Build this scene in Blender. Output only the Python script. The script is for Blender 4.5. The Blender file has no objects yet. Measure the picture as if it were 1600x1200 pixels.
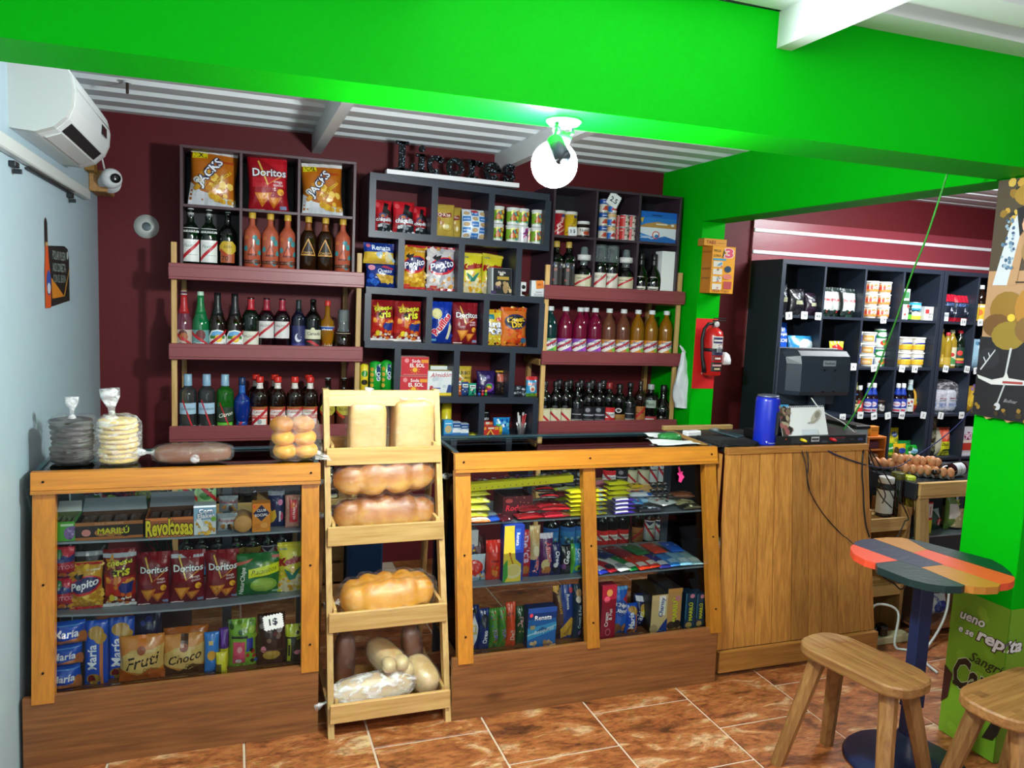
import bpy,bmesh,math,random
from mathutils import Vector,Matrix
SC=bpy.context.scene
COL=SC.collection
R_=math.radians
random.seed(7)
# ---------------------------------------------------------------- camera, world, lights, exposure
FPX,CAMH=1206.3,1.6
def cam_axes(yaw,pitch,roll):
    cy,sy,cp,sp=math.cos(yaw),math.sin(yaw),math.cos(pitch),math.sin(pitch)
    f=Vector((sy*cp,cy*cp,-sp));r=Vector((cy,-sy,0));u=r.cross(f)
    c,s=math.cos(roll),math.sin(roll)
    return c*r+s*u,-s*r+c*u,f
RT,UP,FW=cam_axes(R_(20.08),R_(6.317),R_(2.526))
cam=bpy.data.cameras.new('camera');cam.sensor_width=36;cam.lens=FPX/1600*36;cam.clip_start=.05
camo=bpy.data.objects.new('camera',cam);COL.objects.link(camo)
m3=Matrix((RT,UP,-FW)).transposed()
camo.matrix_world=Matrix.Translation((0,0,CAMH))@m3.to_4x4()
SC.camera=camo
W=bpy.data.worlds.new('world');SC.world=W;W.use_nodes=True
W.node_tree.nodes['Background'].inputs[0].default_value=(.74,.86,1,1)
W.node_tree.nodes['Background'].inputs[1].default_value=.22
def area(name,loc,size,sizey,power,col,target):
    l=bpy.data.lights.new(name,'AREA');l.shape='RECTANGLE';l.size=size;l.size_y=sizey
    l.energy=power;l.color=col
    o=bpy.data.objects.new(name,l);COL.objects.link(o);o.location=loc
    o.rotation_euler=(Vector(target)-Vector(loc)).to_track_quat('-Z','Y').to_euler()
    return o
area('front_ceiling_lamp',(1.1,.1,2.3),1.3,.3,25,(1,.95,.86),(1.1,2.2,.8))
area('open_shop_front',(.6,-2.6,1.7),3.0,1.8,26,(.84,.93,1),(.8,3,1.3))
area('right_room_tube',(4.1,3.2,2.38),1.2,.15,44,(.92,.97,1),(4.2,3.9,.8))
SC.view_settings.view_transform='Standard';SC.view_settings.look='None'
SC.view_settings.gamma=1;SC.view_settings.use_curve_mapping=False
SC.view_settings.exposure=.33
try:SC.cycles.max_bounces=10;SC.cycles.transparent_max_bounces=24
except Exception:pass
# ---------------------------------------------------------------- measuring helpers
def ray(px,py):
    return RT*((px-800)/FPX)+UP*((600-py)/FPX)+FW
def at(px,py,Y):
    d=ray(px,py);t=Y/d.y
    return Vector((d.x*t,Y,CAMH+d.z*t))
def atz(px,py,z):
    d=ray(px,py);t=(z-CAMH)/d.z
    return Vector((d.x*t,d.y*t,z))
def atx(px,py,X):
    d=ray(px,py);t=X/d.x
    return Vector((X,d.y*t,CAMH+d.z*t))
class Crop:
    def __init__(s,ox,oy,k):s.o=(ox,oy,k)
    def __call__(s,*a):
        ox,oy,k=s.o
        return tuple((ox if i%2==0 else oy)+k*v for i,v in enumerate(a))
# ---------------------------------------------------------------- materials
def lin(h):
    if isinstance(h,tuple):return h
    o=[]
    for s in(16,8,0):
        c=((h>>s)&255)/255
        o.append(c/12.92 if c<=.04045 else((c+.055)/1.055)**2.4)
    return tuple(o)
def rgba(h):return(*lin(h),1)
MATS={}
def new_mat(name):
    m=bpy.data.materials.new(name);m.use_nodes=True
    nt=m.node_tree;b=nt.nodes['Principled BSDF']
    return m,nt,b
def N(nt,t,**kw):
    n=nt.nodes.new(t)
    for k,v in kw.items():setattr(n,k,v)
    return n
def noise_bump(nt,b,scale,strength,coord='Object',detail=3,dist=.01):
    tc=N(nt,'ShaderNodeTexCoord');no=N(nt,'ShaderNodeTexNoise');bu=N(nt,'ShaderNodeBump')
    no.inputs['Scale'].default_value=scale;no.inputs['Detail'].default_value=detail
    bu.inputs['Strength'].default_value=strength;bu.inputs['Distance'].default_value=dist
    nt.links.new(tc.outputs[coord],no.inputs['Vector']);nt.links.new(no.outputs['Fac'],bu.inputs['Height'])
    nt.links.new(bu.outputs['Normal'],b.inputs['Normal'])
    return no
def plain(name,col,rough=.5,metal=0,bump=None,coat=0,emit=None,var=0,sp=.5):
    k=('p',name)
    if k in MATS:return MATS[k]
    m,nt,b=new_mat(name)
    b.inputs['Base Color'].default_value=rgba(col);b.inputs['Roughness'].default_value=rough
    b.inputs['Metallic'].default_value=metal;b.inputs['Specular IOR Level'].default_value=sp
    if coat:b.inputs['Coat Weight'].default_value=coat
    no=None
    if bump:no=noise_bump(nt,b,bump[0],bump[1])
    if var:
        if not no:
            tc=N(nt,'ShaderNodeTexCoord');no=N(nt,'ShaderNodeTexNoise');no.inputs['Scale'].default_value=6
            nt.links.new(tc.outputs['Object'],no.inputs['Vector'])
        hs=N(nt,'ShaderNodeMixRGB');c=lin(col)
        hs.inputs[1].default_value=(*[x*(1-var)for x in c],1);hs.inputs[2].default_value=(*[min(1,x*(1+var))for x in c],1)
        nt.links.new(no.outputs['Fac'],hs.inputs[0]);nt.links.new(hs.outputs[0],b.inputs['Base Color'])
    if emit:
        b.inputs['Emission Color'].default_value=rgba(emit[0]);b.inputs['Emission Strength'].default_value=emit[1]
    MATS[k]=m
    return m
def printed(name,rough,coat=0,bump=None):
    m,nt,b=new_mat(name)
    a=N(nt,'ShaderNodeAttribute');a.attribute_name='Col'
    nt.links.new(a.outputs['Color'],b.inputs['Base Color'])
    b.inputs['Roughness'].default_value=rough
    if coat:b.inputs['Coat Weight'].default_value=coat;b.inputs['Coat Roughness'].default_value=.1
    if bump:noise_bump(nt,b,bump[0],bump[1],dist=.006)
    return m
FILM=printed('printed_foil',.28,.25,(45,.35))
PAPER=printed('printed_card',.45)
TIN=printed('printed_tin',.3,.3)
def wood(name,c1,c2,axis='x',rough=.45,knots=True,coat=0,scale=1):
    k=('w',name,axis)
    if k in MATS:return MATS[k]
    m,nt,b=new_mat(name+'_'+axis)
    tc=N(nt,'ShaderNodeTexCoord');oi=N(nt,'ShaderNodeObjectInfo');mp=N(nt,'ShaderNodeMapping');ad=N(nt,'ShaderNodeVectorMath')
    ml=N(nt,'ShaderNodeMath',operation='MULTIPLY');ml.inputs[1].default_value=37
    nt.links.new(oi.outputs['Random'],ml.inputs[0])
    nt.links.new(tc.outputs['Object'],ad.inputs[0]);nt.links.new(ml.outputs[0],ad.inputs[1])
    s=[13*scale]*3;s['xyz'.index(axis)]=.7*scale
    mp.inputs['Scale'].default_value=s
    nt.links.new(ad.outputs[0],mp.inputs['Vector'])
    n1=N(nt,'ShaderNodeTexNoise');n1.inputs['Scale'].default_value=1.6;n1.inputs['Detail'].default_value=4;n1.inputs['Distortion'].default_value=.6
    n2=N(nt,'ShaderNodeTexNoise');n2.inputs['Scale'].default_value=9;n2.inputs['Detail'].default_value=5
    w=N(nt,'ShaderNodeMath',operation='MULTIPLY');w.inputs[1].default_value=4.2
    fr=N(nt,'ShaderNodeMath',operation='PINGPONG');fr.inputs[1].default_value=.5
    nt.links.new(mp.outputs[0],n1.inputs['Vector']);nt.links.new(mp.outputs[0],n2.inputs['Vector'])
    nt.links.new(n1.outputs['Fac'],w.inputs[0]);nt.links.new(w.outputs[0],fr.inputs[0])
    mx=N(nt,'ShaderNodeMath',operation='MULTIPLY_ADD');mx.inputs[1].default_value=.55
    sb=N(nt,'ShaderNodeMath',operation='MULTIPLY');sb.inputs[1].default_value=.75
    nt.links.new(n2.outputs['Fac'],sb.inputs[0]);nt.links.new(fr.outputs[0],mx.inputs[0]);nt.links.new(sb.outputs[0],mx.inputs[2])
    cr=N(nt,'ShaderNodeValToRGB');e=cr.color_ramp.elements
    e[0].position=.15;e[0].color=rgba(c2);e[1].position=.75;e[1].color=rgba(c1)
    nt.links.new(mx.outputs[0],cr.inputs['Fac'])
    out=cr.outputs['Color']
    if knots:
        vo=N(nt,'ShaderNodeTexVoronoi');vo.inputs['Scale'].default_value=.55
        mpk=N(nt,'ShaderNodeMapping');sk=[6*scale]*3;sk['xyz'.index(axis)]=3*scale
        mpk.inputs['Scale'].default_value=sk
        nt.links.new(ad.outputs[0],mpk.inputs['Vector']);nt.links.new(mpk.outputs[0],vo.inputs['Vector'])
        k2=N(nt,'ShaderNodeValToRGB');q=k2.color_ramp.elements
        q[0].position=.03;q[0].color=(.25,.16,.1,1);q[1].position=.1;q[1].color=(1,1,1,1)
        nt.links.new(vo.outputs['Distance'],k2.inputs['Fac'])
        mm=N(nt,'ShaderNodeMixRGB',blend_type='MULTIPLY');mm.inputs[0].default_value=1
        nt.links.new(out,mm.inputs[1]);nt.links.new(k2.outputs['Color'],mm.inputs[2]);out=mm.outputs[0]
    rv=N(nt,'ShaderNodeMapRange');rv.inputs['To Min'].default_value=.74;rv.inputs['To Max'].default_value=1.14
    hv=N(nt,'ShaderNodeHueSaturation');nt.links.new(oi.outputs['Random'],rv.inputs[0]);nt.links.new(rv.outputs[0],hv.inputs['Value']);nt.links.new(out,hv.inputs['Color'])
    nt.links.new(hv.outputs[0],b.inputs['Base Color'])
    b.inputs['Roughness'].default_value=rough
    if coat:b.inputs['Coat Weight'].default_value=coat;b.inputs['Coat Roughness'].default_value=.2
    bu=N(nt,'ShaderNodeBump');bu.inputs['Strength'].default_value=.12;bu.inputs['Distance'].default_value=.003
    nt.links.new(n2.outputs['Fac'],bu.inputs['Height']);nt.links.new(bu.outputs['Normal'],b.inputs['Normal'])
    MATS[k]=m
    return m
def clear(name,tint,rough=.03,body=0.0,bodycol=0xffffff,streak=None,spec=1.0,ior=1.45):
    # thin clear sheet or shell: light passes straight on, the surface mirrors by its angle; 'body' adds a scattering share
    k=('c',name)
    if k in MATS:return MATS[k]
    m=bpy.data.materials.new(name);m.use_nodes=True;nt=m.node_tree;nt.nodes.clear()
    out=N(nt,'ShaderNodeOutputMaterial');tr=N(nt,'ShaderNodeBsdfTransparent');gl=N(nt,'ShaderNodeBsdfGlossy');fr=N(nt,'ShaderNodeFresnel')
    tr.inputs[0].default_value=rgba(tint);gl.inputs['Roughness'].default_value=rough;fr.inputs['IOR'].default_value=ior
    gl.inputs[0].default_value=(spec,spec,spec,1)
    mx=N(nt,'ShaderNodeMixShader');base=tr.outputs[0]
    if body or streak:
        df=N(nt,'ShaderNodeBsdfDiffuse');df.inputs[0].default_value=rgba(bodycol)
        m0=N(nt,'ShaderNodeMixShader');m0.inputs[0].default_value=body
        nt.links.new(tr.outputs[0],m0.inputs[1]);nt.links.new(df.outputs[0],m0.inputs[2]);base=m0.outputs[0]
        if streak:
            tc=N(nt,'ShaderNodeTexCoord');no=N(nt,'ShaderNodeTexNoise');no.inputs['Scale'].default_value=streak;no.inputs['Detail'].default_value=4;no.inputs['Distortion'].default_value=1.5
            cr=N(nt,'ShaderNodeValToRGB');e=cr.color_ramp.elements
            e[0].position=.45;e[0].color=(body*.35,)*3+(1,);e[1].position=.7;e[1].color=(min(1,body*2.4),)*3+(1,)
            mp=N(nt,'ShaderNodeMapping');mp.inputs['Scale'].default_value=(1,1,2.4);mp.inputs['Rotation'].default_value=(.3,.6,.2);nt.links.new(tc.outputs['Object'],mp.inputs[0]);nt.links.new(mp.outputs[0],no.inputs['Vector']);nt.links.new(no.outputs['Fac'],cr.inputs[0]);nt.links.new(cr.outputs[0],m0.inputs[0])
            bu=N(nt,'ShaderNodeBump');bu.inputs['Strength'].default_value=.7;bu.inputs['Distance'].default_value=.006
            nb=N(nt,'ShaderNodeTexNoise');nb.inputs['Scale'].default_value=streak*2.8;nb.inputs['Detail'].default_value=2;nb.inputs['Distortion'].default_value=2;nt.links.new(mp.outputs[0],nb.inputs['Vector'])
            nt.links.new(nb.outputs['Fac'],bu.inputs['Height']);nt.links.new(bu.outputs['Normal'],gl.inputs['Normal'])
    fo=fr.outputs[0]
    if streak:
        mi_=N(nt,'ShaderNodeMath',operation='MINIMUM');mi_.inputs[1].default_value=.14;mxx=N(nt,'ShaderNodeMath',operation='MAXIMUM');mxx.inputs[1].default_value=.08
        nt.links.new(fo,mi_.inputs[0]);nt.links.new(mi_.outputs[0],mxx.inputs[0]);fo=mxx.outputs[0]
    nt.links.new(fo,mx.inputs[0]);nt.links.new(base,mx.inputs[1]);nt.links.new(gl.outputs[0],mx.inputs[2])
    nt.links.new(mx.outputs[0],out.inputs[0])
    MATS[k]=m
    return m
GLASS=clear('showcase_glass',0xfafefd,.01,spec=.4,ior=1.35)
TOPGLASS=clear('showcase_top_glass',0xeef6f4,.02,spec=.95,ior=1.5)
BAGFILM=clear('clear_bag_film',0xffffff,.1,.04,0xffffff,20)
MILKFILM=clear('milky_bag_film',0xffffff,.2,.45,0xf4f4f4,18)
# ---------------------------------------------------------------- mesh builder
class MB:
    def __init__(s):s.v=[];s.f=[];s.c=[];s.m=[];s.sm=[]
    def add(s,verts,faces,col=None,mi=0,smooth=False,mat=None):
        o=len(s.v)
        if mat is not None:verts=[mat@Vector(p)for p in verts]
        s.v+=[tuple(p)for p in verts]
        for k,f in enumerate(faces):
            s.f.append(tuple(i+o for i in f))
            cc=col[k]if isinstance(col,list)else col;s.c.append(0x808080 if cc is None else cc);s.m.append(mi);s.sm.append(smooth)
        return s
    def box(s,x0,x1,y0,y1,z0,z1,col=None,mi=0,mat=None,cols=None):
        v=[(x0,y0,z0),(x1,y0,z0),(x1,y1,z0),(x0,y1,z0),(x0,y0,z1),(x1,y0,z1),(x1,y1,z1),(x0,y1,z1)]
        f=[(0,3,2,1),(4,5,6,7),(0,1,5,4),(1,2,6,5),(2,3,7,6),(3,0,4,7)]
        return s.add(v,f,cols if cols else col,mi,False,mat)
    def bbox(s,x0,x1,y0,y1,z0,z1,b=.002,col=None,mi=0,mat=None):
        b=min(b,(x1-x0)*.45,(y1-y0)*.45,(z1-z0)*.45);v=[];f=[]
        X=(x0,x0+b,x1-b,x1);Y=(y0,y0+b,y1-b,y1);Z=(z0,z0+b,z1-b,z1);id={}
        def g(i,j,k):
            t=(i,j,k)
            if t not in id:id[t]=len(v);v.append((X[i],Y[j],Z[k]))
            return id[t]
        f+=[tuple(g(*q)for q in((1,1,0),(1,2,0),(2,2,0),(2,1,0))),tuple(g(*q)for q in((1,1,3),(2,1,3),(2,2,3),(1,2,3)))]
        f+=[tuple(g(*q)for q in((1,0,1),(2,0,1),(2,0,2),(1,0,2))),tuple(g(*q)for q in((1,3,1),(1,3,2),(2,3,2),(2,3,1)))]
        f+=[tuple(g(*q)for q in((0,1,1),(0,1,2),(0,2,2),(0,2,1))),tuple(g(*q)for q in((3,1,1),(3,2,1),(3,2,2),(3,1,2)))]
        for a in(0,3):
            A=1 if a==0 else 2
            for c in(0,3):
                Cc=1 if c==0 else 2
                q=[tuple(g(*t)for t in((1,A,c),(2,A,c),(2,a,Cc),(1,a,Cc))),tuple(g(*t)for t in((A,1,c),(A,2,c),(a,2,Cc),(a,1,Cc))),tuple(g(*t)for t in((A,c,1),(A,c,2),(a,Cc,2),(a,Cc,1)))]
                f+=q
                for e in(0,3):
                    E=1 if e==0 else 2
                    f.append((g(a,Cc,E),g(A,c,E),g(A,Cc,e)))
        return s.add(v,f,col,mi,False,mat)
    def lathe(s,prof,n=20,col=None,mi=0,cx=0,cy=0,mat=None,smooth=True,capb=True,capt=True,cols=None):
        v=[];f=[];cc=[]
        for(r,z)in prof:
            for i in range(n):
                a=2*math.pi*i/n;v.append((cx+r*math.sin(a),cy-r*math.cos(a),z))
        for k in range(len(prof)-1):
            for i in range(n):
                j=(i+1)%n;f.append((k*n+i,k*n+j,(k+1)*n+j,(k+1)*n+i));cc.append(cols[k]if cols else col)
        if capb:f.append(tuple(range(n-1,-1,-1)));cc.append(cols[0]if cols else col)
        if capt:f.append(tuple(range((len(prof)-1)*n,len(prof)*n)));cc.append(cols[-1]if cols else col)
        o=len(s.f);s.add(v,f,cc,mi,smooth,mat)
        return s
    def tube(s,pts,r,n=8,col=None,mi=0,closed=False,caps=True):
        P=[Vector(p)for p in pts];rr=r if isinstance(r,(list,tuple))else[r]*len(P)
        v=[];f=[];L=len(P);up=Vector((0.13,.2,1)).normalized()
        for i in range(L):
            t=(P[(i+1)%L]-P[i-1])if closed else(P[min(i+1,L-1)]-P[max(i-1,0)])
            if t.length<1e-9:t=Vector((0,0,1))
            t.normalize();a=up-up.dot(t)*t
            if a.length<1e-4:a=Vector((1,0,0))-t.x*t
            a.normalize();b=t.cross(a);up=a
            for k in range(n):
                w=2*math.pi*k/n;v.append(P[i]+rr[i]*(math.cos(w)*a+math.sin(w)*b))
        for i in range(L if closed else L-1):
            j=(i+1)%L
            for k in range(n):
                q=(k+1)%n;f.append((i*n+k,i*n+q,j*n+q,j*n+k))
        if not closed and caps:f+=[tuple(range(n-1,-1,-1)),tuple(range((L-1)*n,L*n))]
        return s.add(v,f,col,mi,True)
    def prism(s,poly,z0,z1,col=None,mi=0,mat=None,axis='z'):
        n=len(poly);ar=sum(poly[i][0]*poly[(i+1)%n][1]-poly[(i+1)%n][0]*poly[i][1]for i in range(n))
        if ar<0:poly=poly[::-1]
        def P(x,y,z):return(x,y,z)if axis=='z' else((x,-z,y)if axis=='y' else(z,x,y))
        v=[P(x,y,z0)for x,y in poly]+[P(x,y,z1)for x,y in poly]
        f=[tuple(range(n-1,-1,-1)),tuple(range(n,2*n))]+[(i,(i+1)%n,n+(i+1)%n,n+i)for i in range(n)]
        return s.add(v,f,col,mi,False,mat)
    def sphere(s,c,r,col=None,mi=0,nu=14,nv=8,mat=None,disp=None):
        r=r if isinstance(r,(tuple,list))else(r,r,r);v=[];f=[]
        for j in range(nv+1):
            th=math.pi*j/nv
            for i in range(nu):
                ph=2*math.pi*i/nu;d=Vector((math.sin(th)*math.cos(ph),math.sin(th)*math.sin(ph),-math.cos(th)))
                k=disp(d)if disp else 1
                v.append((c[0]+r[0]*d.x*k,c[1]+r[1]*d.y*k,c[2]+r[2]*d.z*k))
        for j in range(nv):
            for i in range(nu):
                q=(i+1)%nu
                if j==0:f.append((0,(j+1)*nu+q,(j+1)*nu+i))
                elif j==nv-1:f.append((j*nu+i,j*nu+q,(j+1)*nu))
                else:f.append((j*nu+i,j*nu+q,(j+1)*nu+q,(j+1)*nu+i))
        return s.add(v,f,col,mi,True,mat)
    def mesh(s,name,mats):
        me=bpy.data.meshes.new(name);me.from_pydata(s.v,[],s.f)
        for m in(mats if isinstance(mats,(list,tuple))else[mats]):me.materials.append(m)
        me.polygons.foreach_set('material_index',s.m);me.polygons.foreach_set('use_smooth',s.sm)
        a=me.color_attributes.new('Col','FLOAT_COLOR','CORNER');buf=[]
        for p,c in zip(me.polygons,s.c):buf+=list(rgba(c))*p.loop_total
        a.data.foreach_set('color',buf)
        me.update()
        return me
    def build(s,name,mats,parent=None):
        return link(name,s.mesh(name,mats),parent)
def link(name,me,parent=None):
    o=bpy.data.objects.new(name,me);COL.objects.link(o)
    if parent:o.parent=parent
    return o
def tag(o,label=None,cat=None,group=None,kind=None):
    if label:o['label']=label
    if cat:o['category']=cat
    if group:o['group']=group
    if kind:o['kind']=kind
    return o
def thing(name,label,cat,loc=(0,0,0),rz=0,group=None):
    o=bpy.data.objects.new(name,None);COL.objects.link(o);o.empty_display_size=.05
    o.location=loc;o.rotation_euler=(0,0,rz)
    return tag(o,label,cat,group)
def struct(name,mb,mats,label,cat):
    return tag(mb.build(name,mats),label,cat,kind='structure')
def kids(o):return[c for c in COL.objects if c.parent==o]
def dup(o,label=None,loc=None,parent=None,rz=None):
    c=o.copy();COL.objects.link(c)
    if parent:c.parent=parent
    if label:c['label']=label
    if loc is not None:c.location=loc
    if rz is not None:c.rotation_euler=(0,0,rz)
    for k in list(o.children):dup(k,parent=c)
    return c
ORD=['first','second','third','fourth','fifth','sixth','seventh','eighth','ninth','tenth','eleventh','twelfth','thirteenth','fourteenth']
# ---------------------------------------------------------------- flat print laid on a surface
TXT={}
def text_mesh(s,bold=0.0,shear=0.0):
    k=(s,bold,shear)
    if k not in TXT:
        cu=bpy.data.curves.new('t','FONT');cu.body=s;cu.size=1;cu.offset=bold;cu.shear=shear;cu.resolution_u=2;cu.fill_mode='FRONT'
        ob=bpy.data.objects.new('t',cu);me=bpy.data.meshes.new_from_object(ob)
        v=[(p.co.x,p.co.y)for p in me.vertices];f=[tuple(p.vertices)for p in me.polygons]
        bpy.data.objects.remove(ob);bpy.data.curves.remove(cu);bpy.data.meshes.remove(me)
        if not v:v=[(0,0),(1,0),(0,1)];f=[]
        x0=min(p[0]for p in v);x1=max(p[0]for p in v);y0=min(p[1]for p in v);y1=max(p[1]for p in v)
        TXT[k]=([(x-(x0+x1)/2,y-(y0+y1)/2)for x,y in v],f,x1-x0,y1-y0)
    return TXT[k]
def clip(poly,k,val,keep_less):
    out=[];n=len(poly)
    for i in range(n):
        a,b=poly[i],poly[(i+1)%n]
        ia=(a[k]<=val)if keep_less else(a[k]>=val);ib=(b[k]<=val)if keep_less else(b[k]>=val)
        if ia:out.append(a)
        if ia!=ib:
            t=(val-a[k])/(b[k]-a[k]);out.append((a[0]+t*(b[0]-a[0]),a[1]+t*(b[1]-a[1])))
    return out
def blob(cu,cv,ru,rv,rng,n=7,j=.35):
    return[(cu+ru*math.cos(2*math.pi*i/n+.3)*(1-j*rng.random()),cv+rv*math.sin(2*math.pi*i/n+.3)*(1-j*rng.random()))for i in range(n)]
def put_print(mb,art,w,h,surf,mi=0,nx=1,nz=1,off=.0005,step=.00022):
    """art: shapes in 0..1 across w by h; surf(x, z, out) gives the 3D point lying 'out' above the surface."""
    L=[0]
    def poly(pts,col):
        L[0]+=1;o=off+step*L[0]
        P=[((u-.5)*w,v*h)for u,v in pts]
        cells=[P]
        if nx>1 or nz>1:
            cells=[]
            xs=[-w/2+w*i/nx for i in range(nx+1)];zs=[h*i/nz for i in range(nz+1)]
            for i in range(nx):
                c=P
                if i>0:c=clip(c,0,xs[i],False)
                if c and i<nx-1:c=clip(c,0,xs[i+1],True)
                if len(c)<3:continue
                for k in range(nz):
                    d=c
                    if k>0:d=clip(d,1,zs[k],False)
                    if d and k<nz-1:d=clip(d,1,zs[k+1],True)
                    if len(d)>=3:cells.append(d)
        for c in cells:
            ar=sum(c[i][0]*c[(i+1)%len(c)][1]-c[(i+1)%len(c)][0]*c[i][1]for i in range(len(c)))
            if abs(ar)<1e-9:continue
            if ar<0:c=c[::-1]
            mb.add([surf(x,z,o)for x,z in c],[tuple(range(len(c)))],col,mi,True)
    for s in art:
        k=s[0]
        if k=='r':poly([(s[1],s[2]),(s[3],s[2]),(s[3],s[4]),(s[1],s[4])],s[5])
        elif k=='p':poly(s[1],s[2])
        elif k=='e':
            a=s[6]if len(s)>6 else 0;n=14;pts=[]
            for i in range(n):
                x=s[3]*math.cos(2*math.pi*i/n)*w;z=s[4]*math.sin(2*math.pi*i/n)*h
                pts.append((s[1]+(x*math.cos(a)-z*math.sin(a))/w,s[2]+(x*math.sin(a)+z*math.cos(a))/h))
            poly(pts,s[5])
        elif k=='n':
            rng=random.Random(s[1]);u0,v0,u1,v1=s[2:6]
            for i in range(s[7]):
                z=s[8]*(.7+.6*rng.random())
                poly(blob(u0+(u1-u0)*rng.random(),v0+(v1-v0)*rng.random(),z,z*w/h,rng),s[6][i%len(s[6])])
        elif k=='t':
            op=s[6]if len(s)>6 else{}
            txt,cu,cv,tw,col=s[1:6]
            tv,tf,tww,thh=text_mesh(txt,0,op.get('sh',0))
            sx=tw*w/tww;sz=(op['h']*h/thh)if 'h' in op else sx
            an=R_(op.get('rot',0));ca,sa=math.cos(an),math.sin(an);arc=op.get('arc',0)
            lay=[(col,op.get('b',.02)*.55)]
            if 'ol' in op:lay=[(op['ol'],op.get('b',.02)*.55+op.get('ow',.05)*.6)]+lay
            for cc,bo in lay:
                tv,tf,_,_=text_mesh(txt,bo,op.get('sh',0));L[0]+=1;o=off+step*L[0];vv=[]
                for x,y in tv:
                    X,Z=x*sx,y*sz
                    Z+=arc*h*(1-(2*x/tww)**2)
                    vv.append(surf((cu-.5)*w+X*ca-Z*sa,cv*h+X*sa+Z*ca,o))
                mb.add(vv,tf,cc,mi,True)
    return mb
def flat_front(y):
    return lambda x,z,o:(x,y-o,z)
def cyl_front(r,z0=0,taper=0,hh=1):
    def f(x,z,o):
        R=r+taper*z/hh;a=x/R
        return((R+o)*math.sin(a),-(R+o)*math.cos(a),z0+z)
    return f
# ================================================================ the room
YW,YR,XL,ZC=4.45,4.10,-.64,2.44
GREEN=plain('green_wall_paint',0x00ac0c,.5,bump=(90,.05),sp=.06)
BURG=plain('burgundy_wall_paint',0x601e23,.5,bump=(40,.1),var=.1,sp=.2)
PALE=plain('pale_blue_grey_paint',0xa8bec8,.45,bump=(14,.08),var=.05)
REDP=plain('red_column_paint',0xd6201f,.45,bump=(50,.1))
WHITE=plain('white_painted_metal',0xd8dcdc,.35)
ZINC=plain('bare_zinc_sheet',0xe2eaec,.4,.15,bump=(30,.04))
GROUT=plain('pale_grout',0xd0b8a2,.8)
def tile_mat():
    m,nt,b=new_mat('rust_slate_tile')
    tc=N(nt,'ShaderNodeTexCoord');oi=N(nt,'ShaderNodeObjectInfo');ad=N(nt,'ShaderNodeVectorMath');ml=N(nt,'ShaderNodeMath',operation='MULTIPLY');ml.inputs[1].default_value=53
    nt.links.new(oi.outputs['Random'],ml.inputs[0]);nt.links.new(tc.outputs['Object'],ad.inputs[0]);nt.links.new(ml.outputs[0],ad.inputs[1])
    n1=N(nt,'ShaderNodeTexNoise');n1.inputs['Scale'].default_value=4.5;n1.inputs['Detail'].default_value=9;n1.inputs['Roughness'].default_value=.68;n1.inputs['Distortion'].default_value=.9
    n2=N(nt,'ShaderNodeTexNoise');n2.inputs['Scale'].default_value=26;n2.inputs['Detail'].default_value=8;n2.inputs['Roughness'].default_value=.75
    mp=N(nt,'ShaderNodeMapping');mp.inputs['Rotation'].default_value=(0,0,.6);mp.inputs['Scale'].default_value=(1,2.4,1)
    nt.links.new(ad.outputs[0],mp.inputs[0])
    nt.links.new(mp.outputs[0],n1.inputs[0]);nt.links.new(mp.outputs[0],n2.inputs[0])
    c1=N(nt,'ShaderNodeValToRGB');e=c1.color_ramp.elements
    e[0].position=.33;e[0].color=rgba(0x54301c);e[1].position=.66;e[1].color=rgba(0xdcb488)
    q=e.new(.45);q.color=rgba(0xa05a30);q=e.new(.55);q.color=rgba(0xb8703e)
    nt.links.new(n1.outputs['Fac'],c1.inputs[0])
    c2=N(nt,'ShaderNodeValToRGB');e=c2.color_ramp.elements;e[0].position=.33;e[0].color=(.25,.2,.16,1);e[1].position=.55;e[1].color=(1,1,1,1)
    nt.links.new(n2.outputs['Fac'],c2.inputs[0])
    mm=N(nt,'ShaderNodeMixRGB',blend_type='MULTIPLY');mm.inputs[0].default_value=.8
    nt.links.new(c1.outputs[0],mm.inputs[1]);nt.links.new(c2.outputs[0],mm.inputs[2]);nt.links.new(mm.outputs[0],b.inputs['Base Color'])
    b.inputs['Roughness'].default_value=.33
    bu=N(nt,'ShaderNodeBump');bu.inputs['Strength'].default_value=.35;bu.inputs['Distance'].default_value=.006
    nt.links.new(n2.outputs['Fac'],bu.inputs['Height']);nt.links.new(bu.outputs[0],b.inputs['Normal'])
    return m
TILE=tile_mat()
fl=struct('floor',MB().box(XL,5.6,-.6,YW,-.06,-.0035),GROUT,'tiled shop floor of rust brown slate look tiles with pale grout','floor')
TS,GJ=.43,.004
full=MB().bbox(-TS/2+GJ,TS/2-GJ,-TS/2+GJ,TS/2-GJ,-.012,0,.0018).mesh('tile',TILE)
cutm={}
for i in range(-6,9):
    x0=1.765+TS*i;x1=x0+TS;off=0 if i%2 else .21
    for j in range(-5,5):
        y0=2.13+off+TS*j;y1=y0+TS
        a,b,c,d=max(x0,XL),min(x1,5.6),max(y0,.2),min(y1,YW)
        if b-a<.03 or d-c<.03:continue
        k=(round(b-a,3),round(d-c,3))
        if k==(TS,TS):me=full
        else:
            if k not in cutm:
                cutm[k]=MB().bbox(-k[0]/2+GJ,k[0]/2-GJ,-k[1]/2+GJ,k[1]/2-GJ,-.012,0,.0018).mesh('tile',TILE)
            me=cutm[k]
        t=link('tile',me,fl);t.location=((a+b)/2,(c+d)/2,0)
struct('wall_back',MB().box(XL-.15,5.75,YW,YW+.15,-.06,ZC+.06),BURG,'burgundy painted back wall behind the liquor racks','wall')
struct('wall_left',MB().box(XL-.15,XL,-.6,YW,-.06,ZC+.06),PALE,'pale blue grey side wall under the air conditioner','wall')
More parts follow.
